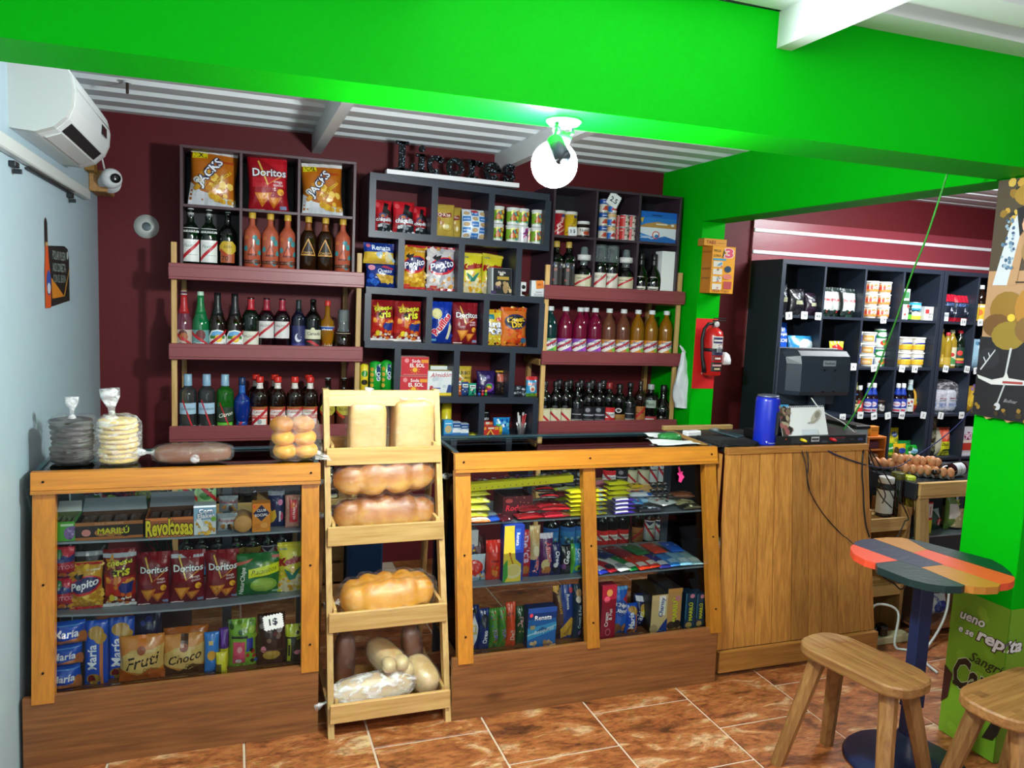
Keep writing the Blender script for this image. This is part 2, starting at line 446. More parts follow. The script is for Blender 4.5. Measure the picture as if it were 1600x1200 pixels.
struct('wall_right',MB().box(5.6,5.75,1.2,YW,-.06,ZC+.06),BURG,'burgundy side wall beyond the grocery shelves','wall')
# corrugated zinc roof sheet: ribs run along the back wall
def corrugated():
    mb=MB();y=-.6;prof=[]
    while y<YW:
        prof+=[(y,ZC),(y+.1,ZC),(y+.122,ZC+.03),(y+.168,ZC+.03),(y+.19,ZC)];y+=.2
    prof=[p for p in prof if p[0]<=YW]+[(YW,ZC)]
    v=[];f=[]
    for(yy,z)in prof:v+=[(XL,yy,z),(5.6,yy,z)]
    for k in range(len(prof)-1):f.append((2*k,2*k+1,2*k+3,2*k+2))
    n=len(v);v+=[(x,yy,ZC+.05)for x in(XL,5.6)for yy in(-.6,YW)]
    f.append((n,n+1,n+3,n+2))
    return mb.add(v,f)
struct('ceiling',corrugated(),ZINC,'corrugated zinc roof sheets seen from below','ceiling')
# green beam across the shop, beam to the back wall, pillar and column
by=lambda x:1.957-.032*x
mb=MB();v=[]
for x in(XL,2.62,5.6):
    for(dy,z)in((0,2.1),(.215,2.1),(.215,ZC),(0,ZC)):v.append((x,by(x)+dy,z))
f=[]
for k in(0,1):
    for q in range(4):f.append((4*k+q,4*k+(q+1)%4,4*k+4+(q+1)%4,4*k+4+q))
mb.add(v,f+[(0,3,2,1),(8,9,10,11)])
struct('front_beam',mb,GREEN,'bright green painted beam crossing the shop overhead','beam')
struct('side_beam',MB().box(2.6,2.77,2.1,YW,2.1,ZC),GREEN,'green beam from the pillar to the back column','beam')
struct('pillar',MB().bbox(2.6,2.86,1.86,2.09,0,2.1,.004),GREEN,'green pillar with a painted plank and a vinyl wrap','pillar')
cz=[at(1085,497,3.97).z,at(1075,607,3.97).z]
mb=MB().box(2.6,2.756,3.97,YW,0,2.1)
mb.box(2.601,2.755,3.9685,3.97,cz[1],cz[0],mi=1)
struct('column',mb,[GREEN,REDP],'green wall column with a red square behind the extinguisher','column')
# rafters of white channel steel
for i,(x,y0,y1)in enumerate([(.405,by(.4)+.22,YW),(1.455,by(1.4)+.22,YW),(.405,-.5,by(.4)),(1.455,-.5,by(1.45)),(2.5,-.5,by(2.5))]):
    mb=MB().box(x,x+.006,y0,y1,2.34,ZC).box(x+.006,x+.05,y0,y1,2.34,2.346).box(x+.006,x+.05,y0,y1,ZC-.006,ZC).box(x+.044,x+.05,y0,y1,2.346,2.36)
    struct('rafter',mb,WHITE,'white steel channel rafter under the zinc roof, '+['first from the air conditioner','behind the lamp','in front of the beam above the first showcase','in front of the beam above the bread rack','in front of the beam near the pillar'][i],'rafter')
t=thing('roof_bolt','rusty bolt poking down from the zinc roof near the air conditioner','bolt',(-.42,3.75,ZC));MB().lathe([(.004,-.05),(.006,-.048),(.006,-.006)],8).build('shank',plain('rusty_steel',0x3a2a20,.6,.5),t);MB().lathe([(.016,-.0055),(.014,-.0005)],10).build('washer',ZINC,t)
# burgundy panel with two white trims over the grocery shelves
WTRIM=plain('white_gloss_trim',0xf2f2f4,.25,.0)
PANEL=plain('burgundy_gloss_panel',0x8a3842,.3,bump=(25,.05))
struct('wall_panel',MB().bbox(3.3,5.6,4.425,4.4495,1.2,2.205,.002),PANEL,'glossy burgundy wall board above the grocery shelves','panel')
for i,z in enumerate((2.133,1.988)):
    struct('trim_%d'%(i+1),MB().bbox(3.302,5.59,4.413,4.4255,z-.014,z+.01,.004),WTRIM,['upper','lower'][i]+' white strip on the burgundy board over the grocery shelves','trim')
# ================================================================ shelving and counters
DARKB=plain('black_melamine',0x12141c,.42,bump=(90,.05))
GREYB=plain('dark_slate_melamine',0x262e3b,.4,bump=(90,.05))
CUBE=plain('dark_brown_melamine',0x4b3238,.45,bump=(80,.05))
CUBER=plain('plum_brown_melamine',0x3a2b36,.45,bump=(80,.05))
LEDGE=plain('burgundy_gloss_board',0x864044,.38,bump=(30,.06),var=.08)
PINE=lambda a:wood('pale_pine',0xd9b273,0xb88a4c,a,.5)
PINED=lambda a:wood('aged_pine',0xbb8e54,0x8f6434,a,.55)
HONEY=lambda a:wood('honey_varnished_wood',0xd08424,0xa8661a,a,.3,coat=.3)
KICK=lambda a:wood('brown_kick_board',0x915c32,0x623a1e,a,.42,coat=.15)
PLANKW=lambda a:wood('counter_plank',0xcc8c42,0x965c26,a,.42,coat=.1)
STEEL=plain('grey_slotted_steel',0x6d7782,.4,.5)
def rack(nm,label,xa,xb,zs,posts_hi):
    t=thing('liquor_rack',label,'shelf',((xa+xb)/2,(YR+YW)/2,0))
    L=Vector(t.location)
    def put(mb,n,m):
        o=mb.build(n,m,t);o.location=-L;return o
    for(x,s)in((xa+.004,1),(xb-.004,-1)):
        a,b=sorted((x,x+s*.026))
        put(MB().bbox(a,b,YR+.003,YR+.022,0,posts_hi,.002),'front_post',PINE('z'))
        a,b=sorted((x+s*.03,x+s*.056))
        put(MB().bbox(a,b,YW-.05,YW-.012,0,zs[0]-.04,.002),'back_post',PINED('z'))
    for i,z in enumerate(zs):
        mb=MB().bbox(xa-.006,xb+.006,YR-.022,YR,z-.079,z,.003).bbox(xa-.006,xb+.006,YR-.026,YR-.021,z-.066,z-.018,.002)
        if i<3:put(mb,'ledge_board',LEDGE)
        else:put(MB().bbox(xa,xb,YR-.016,YR,z-.06,z-.01,.002),'ledge_board',PINE('x'))
        put(MB().bbox(xa+.032,xb-.032,YR+.002,YW-.053,z-.052,z-.034,.001),'shelf_board',LEDGE if i<3 else PINE('x'))
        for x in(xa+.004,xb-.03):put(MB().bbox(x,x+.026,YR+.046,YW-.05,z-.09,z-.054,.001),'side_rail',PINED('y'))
    return t
LZ=[1.700,1.312,.902,.508,.13]
RZ=[1.686,1.311,.902,.508,.13]
rack('l','pine liquor rack with burgundy ledges beside the pale wall',-.282,.642,LZ,1.80)
rack('r','pine liquor rack with burgundy ledges beside the green column',1.672,2.578,RZ,1.80)
SHL=lambda i:(lambda x:LZ[i]-.034)
SHR=lambda i:(lambda x:RZ[i]-.034)
def board(mb,xa,za,xb,zb,y0,y1,th,mi=0):
    v=[(xa,y0,za-th),(xb,y0,zb-th),(xb,y1,zb-th),(xa,y1,za-th),(xa,y0,za),(xb,y0,zb),(xb,y1,zb),(xa,y1,za)]
    return mb.add(v,[(0,3,2,1),(4,5,6,7),(0,1,5,4),(1,2,6,5),(2,3,7,6),(3,0,4,7)],None,mi)
def cube_unit(nm,label,mat,x0,x1,divs,zb,zm,zt,y0,y1,th,backs):
    t=thing(nm,label,'shelf',((x0+x1)/2,y0,zb));L=Vector(t.location)
    def put(mb,n):
        o=mb.build(n,mat,t);o.location=-L;return o
    put(MB().bbox(x0,x1,y0,y1,zt-th,zt,.001),'top_board');put(MB().bbox(x0,x1,y0,y1,zb,zb+th,.001),'bottom_board')
    for x in(x0,x1-th):put(MB().bbox(x,x+th,y0,y1,zb+th,zt-th,.001),'side_board')
    xs=[x0+th]+[q for d in divs for q in(d-th/2,d+th/2)]+[x1-th]
    for d in divs:put(MB().bbox(d-th/2,d+th/2,y0+.001,y1,zb+th,zt-th,.001),'divider')
    for k in range(len(divs)+1):put(MB().bbox(xs[2*k],xs[2*k+1],y0+.002,y1,zm-th,zm,.001),'shelf_board')
    for(k,hi)in backs:
        a=MB().box(xs[2*k],xs[2*k+1],y1-.006,y1-.002,(zm if hi else zb+th),(zt-th if hi else zm-th))
        o=a.build('back_panel',DARKB,t);o.location=-L
    return t
YCU=4.125
zt=(at(281,226,YCU).z+at(555,252,YCU).z)/2;zm=(at(280,318,YCU).z+at(554,338,YCU).z)/2
xa,xb=at(281,320,YCU).x,at(555.5,340,YCU).x
CUBL=dict(zm=zm,zb=LZ[0]-.032,x0=xa,x1=xb,d=[at(376.5,325,YCU).x,at(467,332,YCU).x])
cube_unit('cube_shelf','dark brown six cell cube shelf on the rack beside the wall',CUBE,xa,xb,CUBL['d'],CUBL['zb'],zm,zt,YCU,YW-.01,.014,[(0,1),(1,1),(2,1),(0,0)])
zt=(at(865,290.6,YCU).z+at(1067,305.6,YCU).z)/2;zm=(at(862,366.5,YCU).z+at(1059,380.6,YCU).z)/2
xa,xb=at(862.5,370,YCU).x,at(1062,380,YCU).x
CUBRR=dict(zm=zm,zb=RZ[0]-.032,x0=xa,x1=xb,d=[at(931,360,YCU).x,at(998,370,YCU).x])
cube_unit('cube_shelf','plum brown six cell cube shelf on the rack beside the column',CUBER,xa,min(xb,2.59),CUBRR['d'],CUBRR['zb'],zm,zt,YCU,YW-.01,.014,[(0,1),(1,1),(2,1),(1,0),(2,0)])
# stepped black display shelf
YM=4.09
z4=Crop(560,260,.1875);z5=Crop(540,460,.2)
def A(c,x,y,Y=YM):
    p=at(*c(x,y),Y);return p.x,p.z
t=thing('stepped_shelf','black stepped display shelf between the two liquor racks','shelf',(1.15,YM,0));ML=Vector(t.location)
MT={}
def tier(k,a,b,th=.036):
    (xa,za),(xb,zb)=a,b
    o=board(MB(),xa,za,xb,zb,YM,YW-.02,th).build('shelf_board',GREYB,t);o.location=-ML
    MT[k]=lambda x:za+(zb-za)*(x-xa)/(xb-xa)
    return(xa,za,xb,zb)
def upright(xt,xbm,zt,zb,th=.034):
    v=[(xbm-th/2,YM+.001,zb),(xbm+th/2,YM+.001,zb),(xbm+th/2,YW-.021,zb),(xbm-th/2,YW-.021,zb),(xt-th/2,YM+.001,zt),(xt+th/2,YM+.001,zt),(xt+th/2,YW-.021,zt),(xt-th/2,YW-.021,zt)]
    o=MB().add(v,[(0,3,2,1),(4,5,6,7),(0,1,5,4),(1,2,6,5),(2,3,7,6),(3,0,4,7)]).build('upright',GREYB,t);o.location=-ML
T0=tier(0,A(z4,98,46),A(z4,1597,232));T1=tier(1,A(z4,85,528),A(z4,1592,652))
T2=tier(2,A(z4,65,1000),A(z4,1548,1090));T3=tier(3,A(z5,150,362),A(z5,1540,418));T4=tier(4,A(z5,130,790),A(z5,1505,808));T5=tier(5,A(z5,130,1118),A(z5,1500,1122))
def ups(hi,lo,lst):
    for px in lst:
        x=at(*px,YM).x;upright(x,x,MT[hi](x)-.036,MT[lo](x))
ups(0,1,[z4(118,300),z4(635,380),z4(1108,420),z4(1578,440)])
ups(1,2,[z4(357,800),z4(857,850),z4(1335,900)])
ups(2,3,[z5(172,220),z5(652,210),z5(1098,220),z5(1530,240)])
ups(3,4,[z5(405,600),z5(866,620),z5(1300,640)])
ups(4,5,[z5(172,1000),z5(620,980),z5(1062,980),z5(1482,980)])
for x in(T5[0]+.03,T5[2]-.03):
    o=MB().box(x-.015,x+.015,YM+.01,YW-.02,0,MT[5](x)-.036).build('upright',GREYB,t);o.location=-ML
# tall black grocery shelving on the right
YG=4.10
GZ=[1.573,1.241,.912,.592,.27]
def grocery(label,x0,x1,divs,ztop=1.926):
    t=thing('grocery_shelf',label,'shelf',((x0+x1)/2,YG,0));L=Vector(t.location)
    def put(mb,n,m=GREYB):
        o=mb.build(n,m,t);o.location=-L
    put(MB().bbox(x0,x1,YG,YW-.03,ztop-.03,ztop,.001),'top_board')
    for x in(x0,x1-.03):put(MB().bbox(x,x+.03,YG,YW-.03,0,ztop-.03,.001),'side_board')
    xs=[x0+.03]+[q for d in divs for q in(d-.008,d+.008)]+[x1-.03]
    for d in divs:put(MB().bbox(d-.008,d+.008,YG+.001,YW-.035,.1,ztop-.03,.001),'divider')
    for z in GZ:
        for k in range(len(divs)+1):put(MB().bbox(xs[2*k],xs[2*k+1],YG+.002,YW-.035,z-.018,z,.001),'shelf_board')
    put(MB().box(x0+.03,x1-.03,YW-.036,YW-.031,.1,ztop-.03),'back_panel',DARKB)
grocery('tall black grocery shelf nearest the green column',3.30,4.676,[3.648,3.985,4.32])
grocery('tall black grocery shelf half hidden by the green pillar',4.686,5.58,[5.018,5.36])
# ---- glass showcases
CFY=lambda z:2.66+.19*(z-.24)
LFY=lambda z:2.72+.12*(z-.25)
def lean(mb,x0,x1,z0,z1,fy,d,b=0):
    v=[]
    for z in(z0,z1):
        y=fy(z);v+=[(x0,y,z),(x1,y,z),(x1,y+d,z),(x0,y+d,z)]
    return mb.add(v,[(0,3,2,1),(4,5,6,7),(0,1,5,4),(1,2,6,5),(2,3,7,6),(3,0,4,7)])
FRAMEM=plain('dark_teal_frame',0x2c4650,.3,.3)
SCREW=plain('dark_screw_head',0x1a140e,.5,.6)
def showcase(label,x0,x1,fy,ztop,kick,posts,shelves,yb,kickx,th=.058,single=True):
    t=thing('glass_showcase',label,'showcase',((x0+x1)/2,yb,0));L=Vector(t.location)
    def put(mb,n,m,lab=None):
        o=mb.build(n,m,t);o.location=-L
        if lab:o['label']=lab
        return o
    yt=fy(ztop)
    put(lean(MB(),x0,x1,ztop-th,ztop,lambda z:fy(z)-.012,.026),'top_board',HONEY('x'))
    put(lean(MB(),x0,x1,ztop-th-.012,ztop-th-.001,lambda z:fy(z)-.016,.03),'moulding',HONEY('x'))
    for(a,b)in posts:
        p=put(lean(MB(),a,b,kick-.02,ztop-th-.012,fy,.035),'post',HONEY('z'))
    for(a,b)in posts:
        for z in(kick+.08,(kick+ztop)/2,ztop-.03):
            c=((a+b)/2,fy(z)-(.0135 if z>ztop-.05 else .0015),z)
            put(MB().lathe([(.004,0),(.004,.0025),(.002,.003)],8,mat=Matrix.Translation(c)@Matrix.Rotation(R_(90),4,'X')),'screw',SCREW)
    put(lean(MB(),kickx[0],kickx[1],0,kick,lambda z:kickx[2]+.03*z,.022),'kick_board',KICK('x'))
    put(lean(MB(),x0+.03,x1-.03,kick,ztop-th-.012,lambda z:fy(z)+.037,.005),'front_glass',GLASS)
    put(MB().bbox(x0+.004,x1-.004,yt+.016,yb,ztop-.008,ztop-.001,.001),'top_glass',TOPGLASS)
    put(MB().bbox(x0+.004,x1-.004,yb-.03,yb+.004,ztop-.0008,ztop+.006,.002),'back_frame',FRAMEM)
    for xx in(x0+.004,x1-.022):put(MB().bbox(xx,xx+.018,yt+.016,yb-.0305,ztop-.0008,ztop+.004,.001),'side_frame',FRAMEM)
    put(MB().box(x0+.03,x1-.03,yb-.014,yb-.002,ztop-.03,ztop-.0085),'back_rail',STEEL)
    for x in(x0+.012,x1-.018):
        v=[]
        put(MB().prism([(fy(kick)+.04,kick),(yb,kick),(yb,ztop-.009),(fy(ztop)+.04,ztop-.009)],x,x+.005,axis='x'),'side_glass',GLASS)
    for x in(x0+.02,(x0+x1)/2+.12,x1-.055):
        put(MB().box(x,x+.034,yb-.03,yb-.016,.06,ztop-.031),'steel_upright',STEEL)
    for z in shelves:
        zz=z if isinstance(z,(int,float))else z[0]
        if isinstance(z,tuple):
            mb=MB();n=12;v=[]
            for i in range(n+1):
                u=i/n;h=z[0]*(1-u)*(1-2*u)+4*z[1]*u*(1-u)+z[2]*u*(2*u-1);x=x0+.04+(x1-x0-.08)*u
                v+=[(x,fy(h)+.045,h-.007),(x,yb-.032,h-.007),(x,yb-.032,h),(x,fy(h)+.045,h)]
            f=[]
            for i in range(n):
                for q in range(4):f.append((4*i+q,4*i+4+q,4*i+4+(q+1)%4,4*i+(q+1)%4))
            put(mb.add(v,f+[(0,1,2,3),(4*n+3,4*n+2,4*n+1,4*n)]),'shelf',SHELFG)
        else:put(MB().bbox(x0+.04,x1-.04,fy(zz)+.045,yb-.032,zz-.007,zz,.001),'shelf',SHELFG)
    put(MB().box(x0+.02,x1-.02,fy(kick)+.05,yb-.032,kick-.035,kick-.02),'base_board',KICK('x'))
    return t
SHELFG=plain('grey_painted_steel_shelf',0x8b98a4,.35,.2)
c6=Crop(0,700,.4167)
def zl(px,fy):
    z=.6
    for _ in range(6):z=at(*px,fy(z)+.045).z
    return z
LS1=(zl((78,848),LFY),zl((270,840),LFY),zl((477,828),LFY));LS2=(zl((78,961),LFY),zl((262,953),LFY),zl((475,928),LFY))
LX0,LX1=-.605,.302
showcase('glass fronted showcase full of chips against the pale wall',LX0,LX1,LFY,.978,.252,[(LX0+.003,LX0+.068),(LX1-.064,LX1-.003)],[LS1,LS2],3.12,(-.628,.299,2.715))
CS1=[zl((732,814),CFY),zl((1097,801),CFY)];CS2=[zl((730,911),CFY),zl((1098,890),CFY)]
CX0,CX1=.803,1.981
CS1=sum(CS1)/2;CS2=sum(CS2)/2
showcase('wide glass showcase of sweets and biscuits beside the bread rack',CX0,CX1,CFY,1.0,.24,[(CX0+.003,CX0+.063),(at(917,900,2.7).x,at(936,900,2.7).x),(CX1-.06,CX1-.003)],[CS1,CS2],3.14,(.786,1.958,2.655))
LS=lambda k:(lambda x:(LambdaSag((LS1,LS2)[k],(x-LX0-.04)/(LX1-LX0-.08))))
def LambdaSag(z,u):return z[0]*(1-u)*(1-2*u)+4*z[1]*u*(1-u)+z[2]*u*(2*u-1)
LBASE,CBASE=.252-.02,.24-.02
# ---- plank faced cash counter
t=thing('cash_counter','plank faced wooden cash counter carrying the monitor','counter',(2.4,2.9,0));L=Vector(t.location)
def put(mb,n,m):
    o=mb.build(n,m,t);o.location=-L;return o
WFY=lambda z:2.69+.11*z
xa=lambda z:1.985+.052*z;xb=lambda z:2.882-.06*z
nP=9;rng=random.Random(3);cuts=[0]+sorted((i+rng.uniform(-.22,.22))/nP for i in range(1,nP))+[1]
for i in range(nP):
    v=[]
    for z in(.115,.962):
        a=xa(z)+(xb(z)-xa(z))*cuts[i]+.002;b=xa(z)+(xb(z)-xa(z))*cuts[i+1]-.002;y=WFY(z)+rng.uniform(0,.002)
        v+=[(a,y,z),(b,y,z),(b,y+.016,z),(a,y+.016,z)]
    put(MB().add(v,[(0,3,2,1),(4,5,6,7),(0,1,5,4),(1,2,6,5),(2,3,7,6),(3,0,4,7)]),'plank',PLANKW('z'))
put(MB().bbox(1.99,2.875,WFY(0)-.012,WFY(0)+.014,.02,.113,.002),'kick_board',PLANKW('x'))
put(MB().bbox(xa(.98),xb(.98),WFY(.98)-.008,WFY(.98)+.02,.963,.993,.002),'top_rail',PLANKW('x'))
put(MB().bbox(xa(1),xb(1),WFY(1)+.012,3.25,.968,.99,.002),'counter_top',plain('black_counter_mat',0x17181c,.5))
put(MB().box(1.995,2.01,WFY(0)+.1,3.2,.02,.967),'side_panel',PLANKW('z'))
put(MB().box(2.80,2.815,WFY(0)+.12,3.2,.02,.967),'side_panel',PLANKW('z'))
CTZ=.99
# ---- slanted pine bread rack
t=thing('bread_rack','slanted pine rack with four trays of bread between the showcases','rack',(.55,2.9,0));L=Vector(t.location)
BFY=lambda z:2.655+.285*z
def put(mb,n,m):
    o=mb.build(n,m,t);o.location=-L;return o
BX0,BX1=.330,.786
for(a,b)in((BX0,BX0+.022),(BX1-.022,BX1)):
    put(lean(MB(),a,b,0,1.222,BFY,.042),'front_leg',PINE('z'))
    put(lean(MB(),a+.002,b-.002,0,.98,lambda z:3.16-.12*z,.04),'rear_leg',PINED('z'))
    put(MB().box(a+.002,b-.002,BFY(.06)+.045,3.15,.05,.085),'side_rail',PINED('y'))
put(lean(MB(),BX0+.0225,BX1-.0225,1.16,1.218,BFY,.02),'top_rail',PINE('x'))
TRAY=[]
for(pl,pr)in(((516,700,516.5,727),(693.6,698,693.6,723)),((515,823,515,853),(691,817,691,844)),((516,961,516.5,990),(695,943,695,971)),((517,1104,517,1132),(699,1080,699,1107))):
    z=.6
    for _ in range(6):yf=BFY(z)-.03;z=(at(pl[0],pl[1],yf).z+at(pr[0],pr[1],yf).z)/2
    zb=(at(pl[2],pl[3],yf).z+at(pr[2],pr[3],yf).z)/2
    x0,x1=BX0+.0235,BX1-.0235;yb=yf+(.27 if z<.8 else .2)
    put(MB().bbox(BX0+.006,BX1-.006,yf,yf+.016,zb,z,.0015),'tray_front',PINE('x'))
    put(MB().bbox(x0,x1,yf+.0165,yb,zb+.004,zb+.014,.001),'tray_floor',PINE('x'))
    for x in(x0,x1-.012):put(MB().bbox(x,x+.012,yf+.0165,yb,zb+.0145,z+.012,.001),'tray_side',PINE('y'))
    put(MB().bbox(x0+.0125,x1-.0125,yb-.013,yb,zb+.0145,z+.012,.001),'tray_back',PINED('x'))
    TRAY.append((yf,yb,zb+.014,z))
# ================================================================ makers of goods
def h_of(seed):return random.Random(seed)
def bag_mesh(w,h,d,art,base,back=None,seed=1,pinch=.05,mat=None,name='bag',full=.55,seal=None):
    rng=h_of(seed);a,b,c=rng.random()*6,rng.random()*6,rng.random()*6
    def f(u,v):
        vv=min(1,max(0,(v-.05)/.9));g=math.sin(math.pi*vv)**full if 0<vv<1 else 0
        k=(1-min(1,abs(2*u-1))**2.2)**.6
        wr=.07*(math.sin(7*u+11*v+a)+.6*math.sin(17*u-9*v+b)+.5*math.sin(23*v+5*u+c))
        return d/2*(1.12-.25*v)*g*k*(1+wr)+d*.05*math.sin(26*u+a)*(1-g)*min(1,6*(u if u<.5 else 1-u))
    def xo(u,v):return w/2*(2*u-1)*(1-pinch*math.sin(math.pi*v)+.012*math.sin(9*v+c))
    def surf(x,z,o):
        u=.5+x/w;v=z/h
        return(xo(u,v),-f(u,v)-.0012-o,z)
    nu,nv=12,14;mb=MB();vs=[];fs=[]
    for side in(-1,1):
        for j in range(nv+1):
            for i in range(nu+1):
                u,v=i/nu,j/nv;vs.append((xo(u,v),side*(f(u,v)*(1 if side<0 else .9)+.001),v*h))
    n=(nu+1)*(nv+1)
    for j in range(nv):
        for i in range(nu):
            q=j*(nu+1)+i;fs.append((q,q+1,q+nu+2,q+nu+1));fs.append((n+q,n+q+nu+1,n+q+nu+2,n+q+1))
    edge=[i for i in range(nu+1)]+[j*(nu+1)+nu for j in range(1,nv+1)]+[nv*(nu+1)+i for i in range(nu-1,-1,-1)]+[j*(nu+1)for j in range(nv-1,0,-1)]
    for i in range(len(edge)):
        p,q=edge[i],edge[(i+1)%len(edge)];fs.append((p,n+p,n+q,q))
    mb.add(vs,fs,base,0,True)
    sl=[]if seal is None else[('r',0,.955,1,1,seal),('r',0,0,1,.04,seal)]
    put_print(mb,art+sl,w,h,surf,0,nu,nv,.0006)
    return mb.mesh(name,mat or FILM)
def put_at(o,X,Y,z,yaw=0,tilt=0,roll=0):
    o.location=(X,Y,z);o.rotation_euler=(R_(tilt),R_(roll),R_(yaw))
    return o
CACHE={}
def fit(box,Y,zs):
    """box read in the photograph, taken on the plane y = Y: centre x, width, and height over the shelf."""
    x0,y0,x1,y1=box;ym=(y0+y1)/2
    a,b=at(x0,ym,Y).x,at(x1,ym,Y).x;xc=(a+b)/2
    z=zs(xc)if callable(zs)else zs
    return xc,b-a,at((x0+x1)/2,y0,Y).z-z,z
def bag(name,label,cat,box,Y,zs,art,base,d=.06,group=None,yaw=0,tilt=-4,roll=0,key=None,seed=1,seal=None,lift=0,**kw):
    """Y is the plane of the packet's front."""
    x,w,h,z=fit(box,Y,zs)
    k=(key,'bag')
    if key and k in CACHE:me=CACHE[k]
    else:
        me=bag_mesh(w,h,d,art,base,seed=seed,name=name,seal=seal,**kw)
        if key:CACHE[k]=me
    o=link(name,me);tag(o,label,cat,group)
    return put_at(o,x,Y+d/2+.01,z+.001+lift,yaw,tilt,roll)
def carton_mesh(w,h,d,art,base,side=None,top=None,sart=None,mat=None,name='box',tart=None,lart=None):
    side=base if side is None else side;top=side if top is None else top
    mb=MB();mb.bbox(-w/2,w/2,0,d,0,h,.0015,side)
    mb.c[0]=base;mb.c[1]=top;mb.c[2]=base
    put_print(mb,art,w,h,flat_front(0))
    if sart:put_print(mb,sart,d,h,lambda x,z,o:(w/2+o,d/2+x,z))
    if lart:put_print(mb,lart,d,h,lambda x,z,o:(-w/2-o,d/2-x,z))
    if tart:put_print(mb,tart,w,d,lambda x,z,o:(x,z,h+o))
    return mb.mesh(name,mat or PAPER)
def carton(name,label,cat,box,Y,zs,art,base,d=.06,side=None,top=None,group=None,yaw=0,tilt=0,roll=0,key=None,lift=0,**kw):
    x,w,h,z=fit(box,Y,zs);h=h-lift
    k=(key,'box')
    if key and k in CACHE:me=CACHE[k]
    else:
        me=carton_mesh(w,h,d,art,base,side,top,name=name,**kw)
        if key:CACHE[k]=me
    o=link(name,me);tag(o,label,cat,group)
    return put_at(o,x,Y,z+.0008+lift,yaw,tilt,roll)
def lathe_good(name,label,cat,X,Y,z,rings,parts,group=None,key=None,yaw=0):
    """parts: (child name, profile, colours, art, art radius, art z0, art height, material)"""
    k=(key,'lathe')
    if key and k in CACHE:
        o=dup(CACHE[k],label,(X,Y,z));o.rotation_euler=(0,0,R_(yaw))
        if group:o['group']=group
        return o
    t=thing(name,label,cat,(X,Y,z),R_(yaw),group)
    for(cn,prof,col,art,ar,az,ah,m)in parts:
        mb=MB().lathe(prof,22,col,cols=col if isinstance(col,list)else None)
        if art:put_print(mb,art,ar*2*math.pi*.62,ah,cyl_front(ar,az),0,16,1,.0005)
        mb.build(cn,m,t)
    if key:CACHE[k]=t
    return t
def tub(label,X,Y,z,r,h,art,body=0xe9e4d6,lid=0xf2f0e8,group=None,key=None,name='tub',cat='tub',yaw=0,under=None):
    return lathe_good(name,label,cat,X,Y,z,None,[('cup',[(r*.86,0),(r*.88,.003),(r*.97,h-.016),(r*.97,h-.012)],body,art,r*.945,h*.1,h*.7,TIN),('lid',[(r*1.0,h-.0118),(r*1.04,h-.009),(r*1.04,h-.003),(r*.98,h)],lid,None,0,0,0,plain('lid_plastic_%06x'%lid,lid,.35))],group,key,yaw)
def can(label,X,Y,z,r,h,art,body,rim=0xc9ccd0,group=None,key=None,name='can',cat='can',yaw=0,lidc=None):
    rm=plain('rim_%06x'%(lidc or rim),lidc or rim,.3,0 if lidc else .8)
    return lathe_good(name,label,cat,X,Y,z,None,[('body',[(r*.97,0),(r,.004),(r,h-.004)],body,art,r,.004,h-.008,TIN),('lid' if lidc else 'rim',[(r*1.01,h-.0038),(r*1.02,h-.001),(r*.97,h+.001),(r*.9,h-.0005)]if not lidc else[(r*1.03,h-.0038),(r*1.03,h+.012),(r*.98,h+.014)],0,None,0,0,0,rm)],group,key,yaw)
# ---- bottles
PROF=dict(wine=[(.9,0),(1,.015),(1,.60),(.95,.66),(.72,.72),(.45,.77),(.36,.81),(.34,.94),(.38,.945),(.38,.985),(.3,1)],rum=[(.92,0),(1,.015),(1,.62),(.93,.68),(.6,.745),(.38,.79),(.34,.84),(.34,1)],champ=[(.9,0),(1,.02),(1,.42),(.93,.5),(.66,.62),(.45,.72),(.37,.82),(.36,1)],flat=[(.95,0),(1,.015),(1,.66),(.88,.73),(.5,.77),(.38,.8),(.36,.84),(.36,1)],tear=[(.55,0),(.62,.02),(.95,.34),(1,.5),(.9,.6),(.45,.68),(.36,.73),(.34,1)],
soda=[(.86,0),(.98,.03),(1,.08),(.97,.34),(1,.42),(.98,.62),(.78,.74),(.42,.84),(.33,.87),(.33,1)],squat=[(.95,0),(1,.02),(1,.52),(.8,.62),(.42,.68),(.36,.72),(.36,1)],round=[(.8,0),(.95,.04),(1,.2),(1,.36),(.8,.52),(.42,.64),(.36,.7),(.34,1)],oil=[(.95,0),(1,.02),(1,.3),(.94,.42),(1,.55),(.9,.72),(.5,.85),(.4,.88),(.4,1)],sauce=[(.95,0),(1,.02),(1,.5),(.85,.6),(.5,.78),(.44,.82),(.44,1)],jar=[(.93,0),(1,.03),(1,.78),(.86,.84),(.86,1)])
def glassm(nm,c,body=.0,rough=.06):
    return plain('glass_'+nm,c,rough,0,coat=.4)if not body else clear('liquid_'+nm,c,.04,body,c)
G=dict(dkgreen=glassm('dkgreen',0x08160c),black=glassm('black',0x070707),brown=glassm('brown',0x1c0d07),wine=glassm('wine',0x16070c),blue=glassm('blue',0x0c2a7c),navy=glassm('navy',0x0b0f24),green=glassm('green',0x0d6a3c),fade=glassm('fade',0x6a3244),terra=glassm('terra',0xb4573c,0,.2),gold=glassm('gold',0x2a1608,0,.1),clear=clear('clear_bottle',0xcfd8d8,.03,.06,0x9fb0b0),lime=clear('lime_bottle',0x66c84a,.03,.35,0x2f8a2a),amber=glassm('amber',0xc98a1c,.38),magenta=glassm('magenta',0xa01a4a,.42),rose=glassm('rose',0xa06048,.38),teal=glassm('teal',0x123a3a,.7),oil=glassm('oil',0xd8b53a,.4))
CAPM=lambda c:plain('cap_%06x'%c,c,.35)
